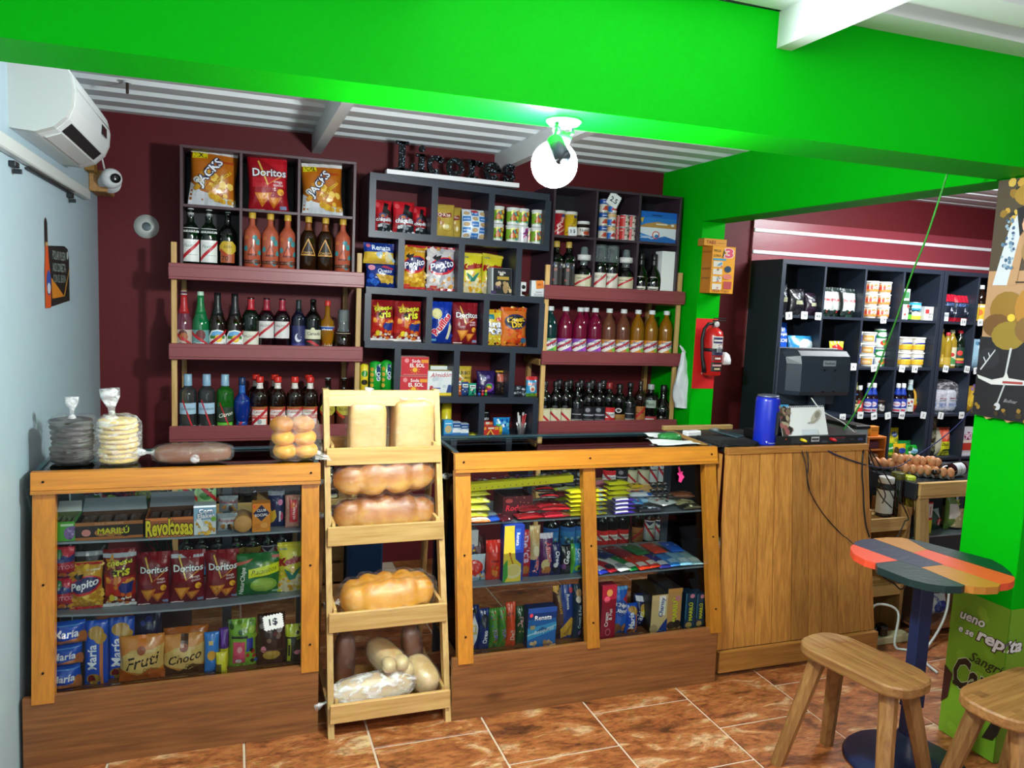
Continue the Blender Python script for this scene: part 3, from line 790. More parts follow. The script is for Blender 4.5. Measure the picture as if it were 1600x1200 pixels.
def make_bottle(k,label,name='bottle',cat='bottle',group=None):
    t=thing(name,label,cat,group=group);H,R=k['H'],k['R'];pr=[(r*R,z*H)for r,z in PROF[k['p']]]
    MB().lathe(pr,24).build('glass_body',G[k['g']],t)
    nr=PROF[k['p']][-1][0]*R
    def rad(z):
        for(a,b)in zip(pr,pr[1:]):
            if a[1]<=z<=b[1]:return a[0]+(b[0]-a[0])*(z-a[1])/max(1e-6,b[1]-a[1])
        return pr[-1][0]
    if 'cap' in k:
        z0,c,rm=k['cap'][:3];z0*=H;m=CAPM(c);h1=H*(k['cap'][3]if len(k['cap'])>3 else 1)+.003
        MB().lathe([(nr*rm,z0),(nr*rm*1.02,z0+.002),(nr*rm*.98,h1-.003),(nr*rm*.85,h1)],18).build('cap',m,t)
    if 'foil' in k:
        z0,z1,c=k['foil'];n=5;pf=[(rad(H*(z0+(z1-z0)*i/n))+.0008,H*(z0+(z1-z0)*i/n))for i in range(n+1)]
        MB().lathe(pf,20).build('neck_foil',CAPM(c),t)
    if 'ring' in k:
        z0,z1,r,c=k['ring'];MB().lathe([(nr*1.02,z0*H),(r*R,z0*H+.001),(r*R*1.03,z1*H),(nr*1.02,z1*H+.001)],20).build('collar',CAPM(c),t)
    if 'cup' in k:
        z0,z1,r=k['cup'];MB().lathe([(r*R,z0*H),(r*R,z1*H-.006),(r*R*.85,z1*H)],18,capb=False).build('clear_cup',clear('clear_cup',0xe8f2f4,.03,.12,0xdfeff2),t)
    for(z0,z1,ang,bc,art)in k.get('lab',[]):
        w=2*R_(ang)*R;h=(z1-z0)*H;r0,r1=rad(z0*H)+.0007,rad(z1*H)+.0007
        mb=MB();sf=cyl_front(r0,z0*H,r1-r0,h)
        put_print(mb,([('r',0,0,1,1,bc)]if bc is not None else[])+art,w,h,sf,0,10,4 if abs(r1-r0)>.002 else 1,.0002,.00015)
        mb.build('label',PAPER,t)
    if 'fx' in k:k['fx'](t,R,H)
    return t
BOT={}
def bottle(kind,label,X,Y,z,group=None,**kw):
    if kind not in BOT:BOT[kind]=o=make_bottle(KINDS[kind],label,**kw)
    else:o=dup(BOT[kind],label)
    if group:o['group']=group
    o.location=(X,Y,z+.0006);o.rotation_euler=(0,0,-math.atan2(X,Y))
    return o
TAX=('p',[(0,.1),(.04,.04),(1,.86),(1,1),(.96,1),(0,.2)],0xb81c28)
TAXD=('p',[(0,.9),(.04,.96),(1,.14),(1,0),(.96,0),(0,.8)],0xb81c28)
# ================================================================ bottles on the two racks
def tri(cx,cy,r,c):return('p',[(cx-r,cy-r*.8),(cx+r,cy-r*.8),(cx,cy+r)],c)
def goldtri(t,R,H):pass
paintart=[('n',5,0,0,1,1,[0x3d8f92,0xc46a3a,0x2f7f86],7,.14),tri(.5,.55,.2,0x7a3426),tri(.5,.55,.13,0xc65a38),('t','CACUY',.5,.42,.34,0x5a2a18,{'b':.01}),('r',.1,.16,.9,.26,0x3a1c12),('t','DIPLOMATICO',.5,.21,.6,0xb86a46,{'b':0})]
KINDS=dict(cider=dict(H=.285,R=.043,p='wine',g='dkgreen',cap=(.83,0xe8ecec,1.15),lab=[(.1,.48,62,0xe2e4e0,[('r',0,.9,1,1,0xf2f2ee),('t','Pasita',.4,.72,.55,0x8a9a94,{'sh':.3}),('r',.12,.3,.88,.33,0xb9c0bc),TAX]),(.60,.68,60,0xdfe4e0,[('t','Pasita',.5,.5,.6,0x405048,{'sh':.3})])]),octag=dict(H=.28,R=.043,p='wine',g='black',cap=(.88,0x9ab8a4,1.05),lab=[(.07,.5,60,None,[('p',[(.1,.1),(.9,.1),(.9,.5),(.1,.5)],0xa85028),('p',[(.25,.98),(.75,.98),(1,.8),(1,.6),(.75,.45),(.25,.45),(0,.6),(0,.8)],0xc9a62c),('t','RON',.5,.75,.4,0x6a5a18),('p',[(0,.6),(.1,.68),(.55,.42),(.5,.3)],0xb04018),('t','70',.35,.28,.35,0x3a1a0a)])]),
terra=dict(H=.29,R=.042,p='rum',g='terra',cap=(.9,0xd0a83a,1.25),lab=[(.03,.61,85,None,paintart)]),goldtri=dict(H=.29,R=.042,p='rum',g='gold',cap=(.9,0xd0a83a,1.25),foil=(.76,.89,0x8a4a24),lab=[(.28,.62,60,None,[tri(.5,.5,.5,0xd89a4a),tri(.5,.48,.4,0x241206),('t','CACUY',.5,.25,.6,0xe0a85a)])]),fade=dict(H=.285,R=.042,p='champ',g='fade',cap=(.94,0xd8dcd4,1.0),foil=(.62,.94,0xb02226),lab=[(.02,.34,75,0xb9a79a,[('e',.45,.7,.2,.3,0x5a2a26),('e',.5,.62,.18,.22,0xa05a30),TAXD,('t','Ponche',.55,.25,.5,0x5a3a3a,{'sh':.3})])]),
greenf=dict(H=.285,R=.042,p='champ',g='green',cap=(.94,0xbfe0c8,1.05),foil=(.62,.94,0x12763e),lab=[(.02,.34,75,0x6a9a9a,[('e',.5,.72,.22,.3,0x6a2c2c),TAXD,('t','Crema',.4,.3,.5,0xd0e4e4,{'sh':.3})])]),sunfl=dict(H=.285,R=.043,p='champ',g='brown',foil=(.6,1,0x17171a),ring=(.56,.6,.62,0xb89a28),lab=[(.03,.36,66,None,[('p',[(0,0),(1,0),(1,.6),(.8,.92),(.5,1),(.2,.92),(0,.6)],0xe6e8e4),('p',[(.1,.62),(.9,.62),(.75,.86),(.5,.93),(.25,.86)],0x68a8d8),('r',.12,.5,.88,.66,0x3f7a2c),('e',.55,.52,.18,.2,0xe8b81c),('e',.55,.52,.09,.1,0xf6d84a),('t','La Girasola',.5,.22,.8,0x3a4a9a,{'sh':.4}),TAX])]),
redfoil=dict(H=.27,R=.043,p='wine',g='dkgreen',foil=(.76,1,0xb4202e),lab=[(.03,.36,62,0xd9d6c6,[('t','VALDIVIA',.45,.72,.7,0x6a6a5a,{'sh':.2}),TAX])]),vald=dict(H=.27,R=.041,p='wine',g='wine',foil=(.76,1,0x9a2036),lab=[(.24,.56,62,0xd6d3d0,[('t','VALDIVIA',.5,.74,.8,0x6a6464,{'sh':.2}),TAX])]),moon=dict(H=.265,R=.036,p='rum',g='navy',foil=(.8,1,0x1d2a2c),lab=[(.03,.5,70,0x23285a,[('e',.5,.5,.2,.18,0xd4d6e0),('e',.58,.56,.16,.15,0x23285a),('r',0,0,1,.25,0x3a3a8a),('r',0.2,0.095,0.8,0.145,0xb0b4d8)])]),
canad=dict(H=.27,R=.043,p='wine',g='black',cap=(.86,0x161820,1.1),lab=[(.24,.42,66,0xd4cfb4,[('t','Canadá',.55,.6,.7,0x28241a,{'sh':.1}),('e',.5,.95,.12,.3,0xcfc9a8)]),(.05,.22,60,0x26262a,[('p',[(.1,.9),(.4,1),(1,.3),(.9,.1)],0xb83038)])]),fanta=dict(H=.265,R=.038,p='tear',g='amber',cap=(.9,0xc03028,1.2),lab=[(.03,.5,85,0xd9dcd8,[('p',[(.1,.98),(.9,.98),(.5,.3)],0x24489a),('r',0.25,0.835,0.75,0.885,0xe8ecf4),TAX])]),
cupjar=dict(H=.16,R=.048,p='squat',g='brown',cup=(.66,1.4,.62),lab=[(.04,.62,60,0xcfc7a6,[('r',0.15,0.595,0.85,0.645,0x6a5a34),TAX])]),vodka=dict(H=.28,R=.043,p='flat',g='clear',cap=(.8,0x8fb4cc,1.3),lab=[(.3,.5,60,0xa9c8dc,[('t','Gordons',.5,.5,.8,0x3a5a7a,{'sh':.3})]),(.03,.09,60,0xb9c8d0,[]),(.08,.56,40,None,[('p',[(.0,1),(.12,1),(.9,0),(.75,0)],0xb81c28)])]),citro=dict(H=.28,R=.043,p='flat',g='lime',cap=(.8,0x8fb4cc,1.3),lab=[(.16,.42,66,0x2a3a2a,[('t','Citron',.55,.5,.75,0xe8f0e0,{'rot':14,'sh':.4})]),(.02,.14,55,0x62b83a,[]),(.08,.5,40,None,[('p',[(.0,1),(.12,1),(.9,0),(.75,0)],0xb81c28)])]),
blue=dict(H=.265,R=.041,p='tear',g='blue',cap=(.86,0x14325c,1.25),foil=(.7,.86,0x2a62b4),lab=[(.08,.56,62,0x1a4a9e,[('t','Blue',.5,.62,.8,0xe8eef8,{'sh':.3,'b':.03}),('e',.5,.2,.3,.1,0xa8c4e8),('p',[(.3,0),(.42,0),(.95,.6),(.88,.7)],0xc01c2c)])]),redcap=dict(H=.27,R=.043,p='rum',g='brown',cap=(.9,0xd42a22,1.35),foil=(.78,.89,0xe4dcd4),lab=[(.04,.44,62,0xd8482e,[('r',0,.9,1,1,0x9a5a2a),('p',[(.1,.85),(.9,.85),(1,.6),(0,.6)],0xe8e4de),('t','Cacique',.5,.74,.7,0xa83a2c),('r',0,.45,1,.6,0xc83024),('t','EXTRA VIEJO',.5,.52,.9,0xf0e6dc),('r',.1,.1,.9,.42,0xe6e2dc),('e',.5,.28,.12,.12,0x9aa0a4),TAX])]),
octa2=dict(H=.265,R=.043,p='wine',g='brown',cap=(.88,0xaab4b0,1.05),lab=[(.04,.5,62,None,[('r',.05,0,.95,.5,0x54200f),('p',[(.25,1),(.75,1),(1,.82),(1,.66),(.75,.5),(.25,.5),(0,.66),(0,.82)],0xb8a93a),('t','RON',.5,.75,.5,0x4a4418),('p',[(0,.6),(.05,.7),(.6,.42),(.5,.34)],0xc03a1c)])]),cocuy=dict(H=.24,R=.052,p='rum',g='black',cap=(.9,0x202020,1.2),lab=[(.08,.62,64,0x9cc48a,[('t','COCUIZA',.5,.84,.9,0x162412,{'b':.04}),('e',.5,.3,.3,.16,0x4a8a44),('n',3,.2,.3,.8,.6,[0x1d2f18],6,.08),TAXD])]),
diam=dict(H=.25,R=.046,p='rum',g='brown',cap=(.9,0x3a1a10,1.2),lab=[(.08,.7,58,0x9a5432,[('p',[(.5,.95),(1,.72),(.5,.48),(0,.72)],0xdfe4e4),('e',.5,.72,.15,.08,0x4a9ab0),TAXD])]),cinco=dict(H=.25,R=.05,p='rum',g='black',cap=(.9,0x101010,1.2),lab=[(.2,.72,62,0x121212,[('t','CINCO',.5,.88,.7,0xd8dcd8),('t','ESTRELLAS',.5,.72,.9,0xd8dcd8),('p',[(0,.6),(1,.6),(.9,.2),(0,.4)],0xa03228),('r',.8,.1,.95,.45,0xd4d8d4)])]),
bluel=dict(H=.24,R=.05,p='rum',g='black',lab=[(.08,.6,64,0x2f7ab8,[('n',8,.1,.1,.9,.5,[0x2a5a3a,0x8ab0c4,0x20405a],8,.12),('r',.05,.8,.95,1,0x2458a0)])]),yell=dict(H=.24,R=.048,p='rum',g='black',lab=[(.08,.62,60,0xb0983a,[('e',.5,.5,.42,.3,0x7a5a24),('p',[(0,.3),(.12,.2),(1,.7),(.9,.8)],0x8a241c)])]),whitel=dict(H=.24,R=.04,p='rum',g='black',lab=[(.08,.62,60,0xc4c8cc,[('p',[(.1,.95),(.9,.95),(.5,.75)],0x2a2f4a),TAXD,('r',0.35,0.575,0.85,0.625,0x20242c)])]),
goldc=dict(H=.27,R=.043,p='rum',g='black',cap=(.88,0xb89a44,1.25),lab=[(.08,.56,64,0x1a1412,[('n',9,.1,.1,.9,.9,[0x8a3a2a,0xb8b4ac,0x3a4a6a],9,.1)])]),measure=dict(H=.2,R=.055,p='squat',g='black',ring=(.86,1.02,.72,0xdcdcd8),cup=(.72,1.25,.42),lab=[(.1,.44,60,0xcac4a4,[('r',0.15,0.675,0.85,0.725,0x4a4028),TAX])]),glasstop=dict(H=.25,R=.045,p='wine',g='black',cup=(.62,1.08,.9),lab=[(.04,.42,62,0xd8d2c4,[('t','RON',.5,.75,.5,0x6a6050),TAX])]),
roundl=dict(H=.235,R=.05,p='round',g='black',cap=(.86,0x141414,1.05),foil=(.7,.86,0x1a1a1e),lab=[(.06,.42,66,None,[('e',.5,.5,.5,.5,0xc9c4b8),('e',.5,.5,.44,.44,0x26221e),('n',4,.3,.35,.7,.7,[0xb89a5a,0xa8a49c],5,.12),('r',.2,.16,.8,.3,0xd9d4c8)])]),rumA=dict(H=.255,R=.041,p='rum',g='black',cap=(.88,0x121214,1.3),lab=[(.04,.4,62,0xd6d0b0,[('r',0,.9,1,1,0xbfb890),TAXD]),(.4,.47,30,None,[('e',.5,.5,.4,.5,0x3a3a3e)])]),
rumB=dict(H=.25,R=.044,p='squat',g='black',cap=(.9,0x1c1c20,1.2),lab=[(.06,.4,60,0x14141a,[('r',.1,.2,.9,.26,0x8a8a92),('r',0.2,0.575,0.8,0.625,0xb0b4bc),('r',.05,0,.95,.18,0xcfc8a4)])]),rumC=dict(H=.25,R=.046,p='rum',g='black',cap=(.88,0x26262a,1.3),lab=[(.08,.44,62,0x1a1a24,[('r',.08,.4,.92,.5,0x9a9aa8),('r',.1,.12,.9,.18,0x6a6a78),('e',.5,.78,.16,.14,0x8a8a92)])]),redlab=dict(H=.25,R=.044,p='rum',g='black',cap=(.86,0x8a2020,1.3),lab=[(.04,.42,64,0xd0252a,[('r',0,.34,1,.7,0xe6e4e2),('t','Diplom',.5,.52,.8,0x26283a),TAXD])]),
tanlab=dict(H=.24,R=.044,p='rum',g='black',cap=(.88,0x17171a,1.3),lab=[(.04,.26,62,0x9a6a34,[('r',0.15,0.475,0.85,0.525,0x4a2c10)]),(.3,.42,26,None,[('e',.5,.5,.5,.5,0xd4d4d0),('e',.5,.5,.3,.3,0x222222)])]),amblab=dict(H=.26,R=.04,p='rum',g='brown',cap=(.9,0x3a2a20,1.1),lab=[(.04,.42,60,0xa86a30,[('r',0.1,0.575,0.9,0.625,0x4a240c),TAX])]),jug=dict(H=.235,R=.056,p='round',g='black',cap=(.86,0x17171a,1.1),lab=[(.1,.4,50,0x16160f,[('n',6,.2,.2,.8,.8,[0xb0b0a0],5,.1)])]),
whiteneck=dict(H=.24,R=.05,p='flat',g='black',cap=(.88,0x9fa6a0,1.2),lab=[(.42,.62,44,0x9aa89a,[('t','Ron',.5,.5,.6,0x2a3a2a)]),(.02,.2,60,0xa43038,[('r',.2,.3,.8,.7,0xd8d4d0)])]),)
sangria=lambda c1,c2:[('p',[(0,.1),(.35,0),(1,.5),(1,1),(.7,1),(0,.5)],0xe6e2da),('t','Sangría',.55,.8,.5,0x3a4a8a,{'sh':.4}),('t','Caroreña',.5,.52,.95,0x243478,{'rot':12,'sh':.3,'b':.03}),('e',.85,.2,.14,.16,c2),TAX]
for nm,g,c1,c2 in(('sg_green','teal',0x4f9a4a,0x8ac43a),('sg_mag','magenta',0x8a3fae,0xb04ac0),('sg_rose','rose',0xc98a3c,0x74b43a),('sg_amber','amber',0xe0932e,0x8ac04a)):
    KINDS[nm]=dict(H=.285,R=.044,p='soda',g=g,cap=(.92,0xdfe4e4,1.35),lab=[(.1,.36,80,c1,sangria(c1,c2))])
for nm,bt,src in(('tonic',0,0),):pass
BY=4.185
def row(crop,items,Y,zs,where,group=None):
    cnt={}
    for it in items:
        kind,zx,zy,desc=it[:4];px=crop(zx,zy);dy=it[4]if len(it)>4 else 0
        X=at(px[0],px[1],Y+dy).x
        bottle(kind,desc+' '+where if where and not desc.endswith('.')else desc.rstrip('.'),X,Y+dy,zs(X)if callable(zs)else zs,group)
z2=Crop(240,210,.2125);z3=Crop(240,430,.2125);z6=Crop(820,270,.1875);z7=Crop(820,450,.20833)
CB=CUBL['zb']+.014;w='in the brown cube shelf'
row(z2,[('cider',273,750,'green bottle with white cap and striped label, first'),('cider',408,750,'green bottle with white cap and striped label, second'),('octag',545,750,'dark bottle with yellow octagon label')],BY,CB,w,'bottles in the brown cube shelf')
row(z2,[('terra',725,800,'terracotta printed bottle beside the divider, first'),('terra',858,800,'terracotta printed bottle in the middle of three'),('terra',985,800,'terracotta printed bottle, third of the middle cell'),('goldtri',1137,820,'dark bottle with gold triangle beside the divider'),('goldtri',1262,820,'dark bottle with gold triangle between two bottles'),('terra',1390,830,'terracotta printed bottle at the end of the row')],BY,CB,w,'bottles in the brown cube shelf')
w="on the left rack's second shelf"
row(z3,[('fade',222,300,'red necked plum bottle first'),('greenf',345,300,'green foil necked bottle second'),('sunfl',470,300,'black necked sunflower label bottle third'),('sunfl',597,300,'black necked sunflower label bottle fourth'),('redfoil',715,320,'green bottle with red foil neck and low label'),('vald',830,320,'dark wine bottle with high striped label sixth'),('vald',945,320,'dark wine bottle with high striped label seventh'),
('moon',1065,330,'slim navy bottle with moon label'),('canad',1172,330,'black bottle with cream label eighth from wall side'),('fanta',1278,330,'amber bottle with red cap and blue triangle'),('cupjar',1395,400,'squat dark bottle under a clear cup')],BY,SHL(1),w,"bottles on the left rack's second shelf")
w="on the left rack's third shelf"
row(z3,[('vodka',252,900,'clear bottle with pale blue cap first'),('vodka',390,900,'clear bottle with pale blue cap second'),('citro',525,900,'green labelled clear bottle with blue cap'),('blue',650,900,'royal blue tapered bottle'),('redcap',780,920,'dark rum bottle with red cap fifth'),('redcap',912,920,'dark rum bottle with red cap sixth'),('redcap',1037,920,'dark rum bottle with red cap seventh'),('redcap',1150,920,'dark rum bottle with red cap eighth'),
('redcap',752,920,'red capped rum bottle standing behind the fifth bottle',.1),('redcap',890,920,'red capped rum bottle standing behind the sixth bottle',.1),('redcap',1138,920,'red capped rum bottle standing behind the eighth bottle',.1),('octa2',1280,930,'octagon label rum bottle behind the bread rack post'),('octa2',1398,930,'octagon label rum bottle behind the bread rack')],BY,SHL(2),w,"bottles on the left rack's third shelf")
w="on the left rack's fourth shelf";c2=Crop(270,720,.16667)
row(c2,[('cocuy',143,300,'dark bottle with green agave label first'),('cocuy',315,300,'dark bottle with green agave label second'),('diam',495,280,'brown bottle with white diamond label'),('cinco',700,280,'black bottle with red and black label'),('diam',1180,280,'brown bottle behind the navy biscuit packet'),('cinco',1010,280,'black bottle behind the orange cracker box'),('rumB',1480,200,'black bottle seen between bread rack trays')],BY,SHL(3),w,"bottles on the left rack's fourth shelf")
w="on the left rack's bottom shelf"
row(c2,[('bluel',125,850,'bottle with blue landscape label first'),('bluel',272,850,'bottle with blue landscape label second'),('bluel',425,850,'bottle with blue landscape label third'),('yell',597,830,'bottle with mustard oval label fourth'),('yell',747,830,'bottle with mustard oval label fifth'),('whitel',890,820,'bottle with white striped label sixth'),('whitel',1020,820,'bottle with white striped label seventh'),('tanlab',1160,800,'dark bottle eighth'),('whitel',1530,850,'bottle seen through the bread rack')],BY,SHL(4),w,"bottles on the left rack's bottom shelf")
CBR=CUBRR['zb']+.014;w='in the plum cube shelf'
row(z6,[('goldc',258,780,'gold capped black bottle first'),('goldc',360,780,'gold capped black bottle second'),('measure',490,800,'squat black bottle under a white measure'),('glasstop',625,800,'black bottle under a clear cup, middle cell first'),('glasstop',722,800,'black bottle under a clear cup, middle cell second'),('measure',840,820,'squat black bottle with white collar, middle cell'),('roundl',968,820,'round label black bottle beside the divider'),('roundl',1075,820,'round label black bottle beside the white box')],BY,CBR,w,'bottles in the plum cube shelf')
w="on the right rack's second shelf"
row(z7,[('sg_green',187,330,'dark green sangria bottle first'),('sg_mag',300,330,'magenta sangria bottle second'),('sg_mag',410,330,'magenta sangria bottle third'),('sg_mag',522,330,'magenta sangria bottle fourth'),('sg_rose',627,340,'rose amber sangria bottle fifth'),('sg_rose',735,340,'rose amber sangria bottle sixth'),('sg_amber',842,350,'amber sangria bottle seventh'),('sg_amber',945,350,'amber sangria bottle eighth'),('sg_amber',1055,350,'amber sangria bottle ninth, beside the post'),('sg_mag',452,330,'sangria bottle standing behind the third',.1)],BY,SHR(1),w,"sangria bottles on the right rack")
w="on the right rack's third shelf"
row(z7,[('rumA',147,850,'black rum bottle with cream label first'),('rumA',228,850,'black rum bottle with cream label second'),('rumA',305,850,'black rum bottle with cream label third'),('rumB',392,860,'squat black bottle with low cream strip fourth'),('rumC',475,860,'black bottle with grey bands fifth'),('rumC',555,860,'black bottle with grey bands sixth'),('redlab',628,860,'black bottle with red label seventh'),('tanlab',706,870,'black bottle with tan label eighth'),('rumB',785,870,'squat black bottle with low cream strip ninth'),('amblab',862,870,'brown bottle with amber label tenth'),('whiteneck',940,880,'black bottle with pale neck label eleventh'),('jug',1035,880,'round black jug bottle beside the post')],BY-.02,SHR(2),w,"rum bottles on the right rack")
row(z7,[('rumC',255+k*82,850,d,.13)for k,d in enumerate(['black bottle in the back row behind the first gap','black bottle in the back row behind the third','black bottle in the back row behind the fourth','black bottle in the back row behind the fifth','black bottle in the back row behind the sixth'])],BY-.02,SHR(2),w,"rum bottles on the right rack")
c5=Crop(690,680,.15);c6b=Crop(910,680,.15);w="on the right rack's fourth shelf"
row(c5,[('rumC',1070,400,'black bottle first'),('rumC',1190,400,'black bottle second'),('rumC',1330,400,'black bottle third'),('rumC',1440,400,'black bottle fourth')],BY,SHR(3),w,'bottles on the right rack fourth shelf')
row(c6b,[('redlab',280,400,'bottle with red emblem fifth'),('rumC',400,420,'black bottle sixth'),('rumA',510,420,'black bottle with pale label seventh'),('rumA',635,420,'black bottle with pale label eighth'),('whitel',725,420,'bottle with white striped label ninth'),('whitel',825,420,'bottle with white striped label tenth')],BY,SHR(3),w,'bottles on the right rack fourth shelf')
w="on the right rack's bottom shelf"
row(c5,[('bluel',1310,1040,'dark bottle with blue label first'),('bluel',1440,1000,'dark bottle with blue label second'),('bluel',1140,1000,'dark bottle with blue label behind the biscuits')],BY,SHR(4),w,'bottles on the right rack bottom shelf')
row(c6b,[('redlab',205,1000,'bottle with pale red label third'),('redlab',300,1000,'bottle with pale red label fourth'),('redlab',415,1000,'bottle with pale red label fifth'),('amblab',575,1000,'bottle with amber label sixth'),('whitel',695,1000,'bottle with white striped label seventh'),('whitel',790,1000,'bottle with white striped label eighth')],BY,SHR(4),w,'bottles on the right rack bottom shelf')
# ================================================================ packets on the back shelves
CH=[0xd9a02c,0xe8b93e,0xc98522,0xf0c95a]
def chips(seed,u0,v0,u1,v1,n,s,cols=CH):return('n',seed,u0,v0,u1,v1,cols,n,s)
A_jacks=[('r',0,0,1,.16,0xd9dde0),('p',[(0,.16),(0,.4),(.25,.25),(1,.12),(1,0),(0,0)],0xd9dde0),chips(2,.1,.08,.95,.6,26,.09),chips(12,.1,.3,.35,.5,4,.07,[0xe6e4dc,0xd8d4c8]),('r',0,.93,1,1,0xe4e2de),('p',[(.03,.82),(.36,.84),(.36,.95),(.04,.93)],0xe8d81c),('t','XXL',.2,.885,.27,0x1c1a10,{'b':.04}),('t','JACKS',.42,.58,.74,0xf2f2f4,{'rot':52,'b':.05,'ol':0x14204a,'ow':.1}),('t','tortillitas',.68,.5,.52,0xf0c020,{'rot':44,'b':.03,'ol':0x8a4a10,'ow':.05}),('t','nuevo',.8,.8,.24,0xc83028)]
DCH=[('p',[(.14,.32),(.6,.33),(.34,.06)],0xd07a24),('p',[(.22,.3),(.5,.31),(.34,.14)],0xe8a040),('p',[(.46,.24),(.86,.25),(.62,.04)],0xc86a1e),('p',[(.54,.22),(.76,.23),(.64,.1)],0xe09438)]
def A_dor(red=0xc01c28,dark=0x8c1420):return[('p',[(.2,1),(1,1),(1,.6),(.75,.75)],red),('r',.1,.42,.95,.6,red),('e',.82,.34,.09,.06,0xf0b030),('e',.86,.32,.04,.03,0xc87a1c)]+DCH+[('p',[(.25,.9),(.29,.92),(.5,.48),(.47,.46)],0xe6c25a),('p',[(.47,.46),(.5,.48),(.92,.68),(.9,.64)],0xe6a04a),('t','Doritos',.54,.69,.84,0xf4f4f6,{'b':.04,'ol':0x161014,'ow':.06}),('t','mega',.76,.51,.22,0xf0e0e0),('t','queso',.76,.45,.26,0xf0e0e0),('r',.78,.03,.95,.09,0x8a98b8),('r',.04,.01,.4,.03,0xd8b8b8)]
def A_pep(top,puff):return[chips(7,0,.02,1,.42,40,.085,puff),chips(9,.0,.7,1,.95,12,.09,puff),('r',0,.95,1,1,top),('r',0,0,1,.05,top),('e',.52,.55,.5,.2,0xd0202c,.25),('e',.52,.56,.45,.16,0x2a2460,.25),('p',[(.15,.74),(.3,.82),(.28,.76),(.48,.8),(.42,.7),(.3,.66)],0x17171c),('t','Pepito',.5,.55,.88,0xf6f6f8,{'rot':14,'sh':.25,'b':.05,'ol':0x202a70,'ow':.06}),('t','el original',.75,.86,.4,0xf0e8d0),('r',.1,.06,.35,.1,0xd84040)]
A_kes=[('e',.5,.15,.5,.18,0xd8c8a0),chips(4,.05,.03,.95,.4,30,.075,[0xe8b82c,0xf0cc4c,0xd89a1c,0xe0d8b0]),('p',[(.2,.5),(.38,.44),(.5,.36),(.66,.46),(.84,.52),(.6,.28),(.4,.26)],0x2a7a6a),('e',.52,.48,.1,.06,0xd8b060),('r',0,.93,1,.97,0xe8d850),('t','Kesitos',.52,.66,.96,0xa0141a,{'rot':10,'sh':.2,'b':.13}),('t','munchy',.2,.88,.28,0x2a58a8,{'b':.03})]
A_tris=[('p',[(0,.62),(.4,.5),(1,.55),(1,.2),(0,.2)],0xb8281e),chips(6,.08,.34,.95,.55,12,.11,[0xe08c24,0xd0741a,0xf0aa3e]),('p',[(.5,.36),(.6,.44),(.75,.42),(.95,.46),(.9,.26),(.6,.22)],0x1c2e7a),chips(16,.1,.04,.95,.24,16,.08,[0xe07a2a,0xf0e0b0,0xd86018,0xe8e8ec]),('e',.3,.18,.09,.07,0xe8c830),('r',0,0,1,.05,0xd8d0d0),('p',[(.3,.95),(.36,.84),(.5,.83),(.4,.75),(.42,.65),(.28,.72),(.16,.66),(.2,.77),(.1,.85),(.24,.85)],0xc88a1c),('t','cheese',.52,.8,.74,0xe6dc30,{'rot':6,'sh':.15,'b':.05,'ol':0x14100c,'ow':.06}),('t','tris',.58,.64,.5,0xe6dc30,{'rot':6,'sh':.15,'b':.06,'ol':0x14100c,'ow':.06})]
A_ruff=[('r',0,.6,1,1,0x1438a8),chips(8,0,.1,1,.8,16,.1,[0x1a48c0,0x0f2a80,0x2a68d8]),('e',.3,.7,.22,.13,0xd8cf8a),('e',.28,.71,.16,.09,0xe6dea0),('p',[(.7,.1),(.8,.08),(.95,.4),(.85,.5)],0xd8d4b0),('t','Ruffles',.5,.45,1.0,0xd02038,{'rot':52,'b':.08,'ol':0xf2f2f6,'ow':.07}),('r',.05,.04,.3,.09,0x78b8e0)]
A_super=[('r',0,.92,1,1,0xd8a020),('n',3,0,.92,1,1,[0x8a2a18],9,.06),('n',5,0,0,1,.08,[0x3a1c10,0xc83a1c],10,.06),('p',[(.1,.86),(.5,.86),(.52,.72),(.1,.74)],0x1a7a8a),('e',.8,.72,.2,.06,0xc02a22),chips(3,.05,.08,.95,.3,24,.08,[0xe0c83a,0xd0ae28,0xf0dc70]),('t','SUPER',.5,.56,.9,0xf4f4f6,{'b':.06,'ol':0x1a3a8a,'ow':.07}),('t','POP!',.52,.38,.85,0xf4f4f6,{'b':.08,'ol':0x1a3a8a,'ow':.08})]
A_cheez=[('r',0,.9,1,1,0xd8581c),('n',3,0,.9,1,1,[0x7a1c14,0xe8b030],12,.05),('n',5,0,0,1,.1,[0x7a1c14,0xe8b030],12,.05),chips(5,.1,.1,.9,.42,26,.08,[0xd84a1c,0xe8702a,0xc83a18]),('e',.5,.62,.42,.2,0x2a2a5a),('e',.5,.62,.36,.16,0x131318),('t','Cheez',.5,.68,.66,0xf0c430,{'b':.06,'ol':0x101014,'ow':.05,'rot':6}),('t','Dix',.55,.55,.4,0xf0c430,{'b':.06,'ol':0x101014,'ow':.05,'rot':6}),('e',.82,.14,.12,.07,0x3a6a8a)]
A_chiq=[('p',[(0,.5),(.3,.6),(1,.5),(1,.1),(0,0)],0xa01822),('p',[(.38,.5),(.55,.92),(.8,.88),(.72,.72),(.92,.66),(.95,.44),(.7,.5)],0x181418),('e',.45,.5,.2,.08,0x2a4a7a),('e',.45,.49,.13,.05,0xc06a3a),('r',.2,0,1,.26,0x20282c),('n',2,.1,0,1,.2,[0xc8ccd0,0x8a9298],8,.09),('e',.17,.84,.11,.09,0xe0505a),('t','chiquilín',.55,.36,.92,0xf2f2f4,{'b':.05,'ol':0x28385a,'ow':.06}),('t','chocolate',.6,.24,.5,0xd8d8dc)]
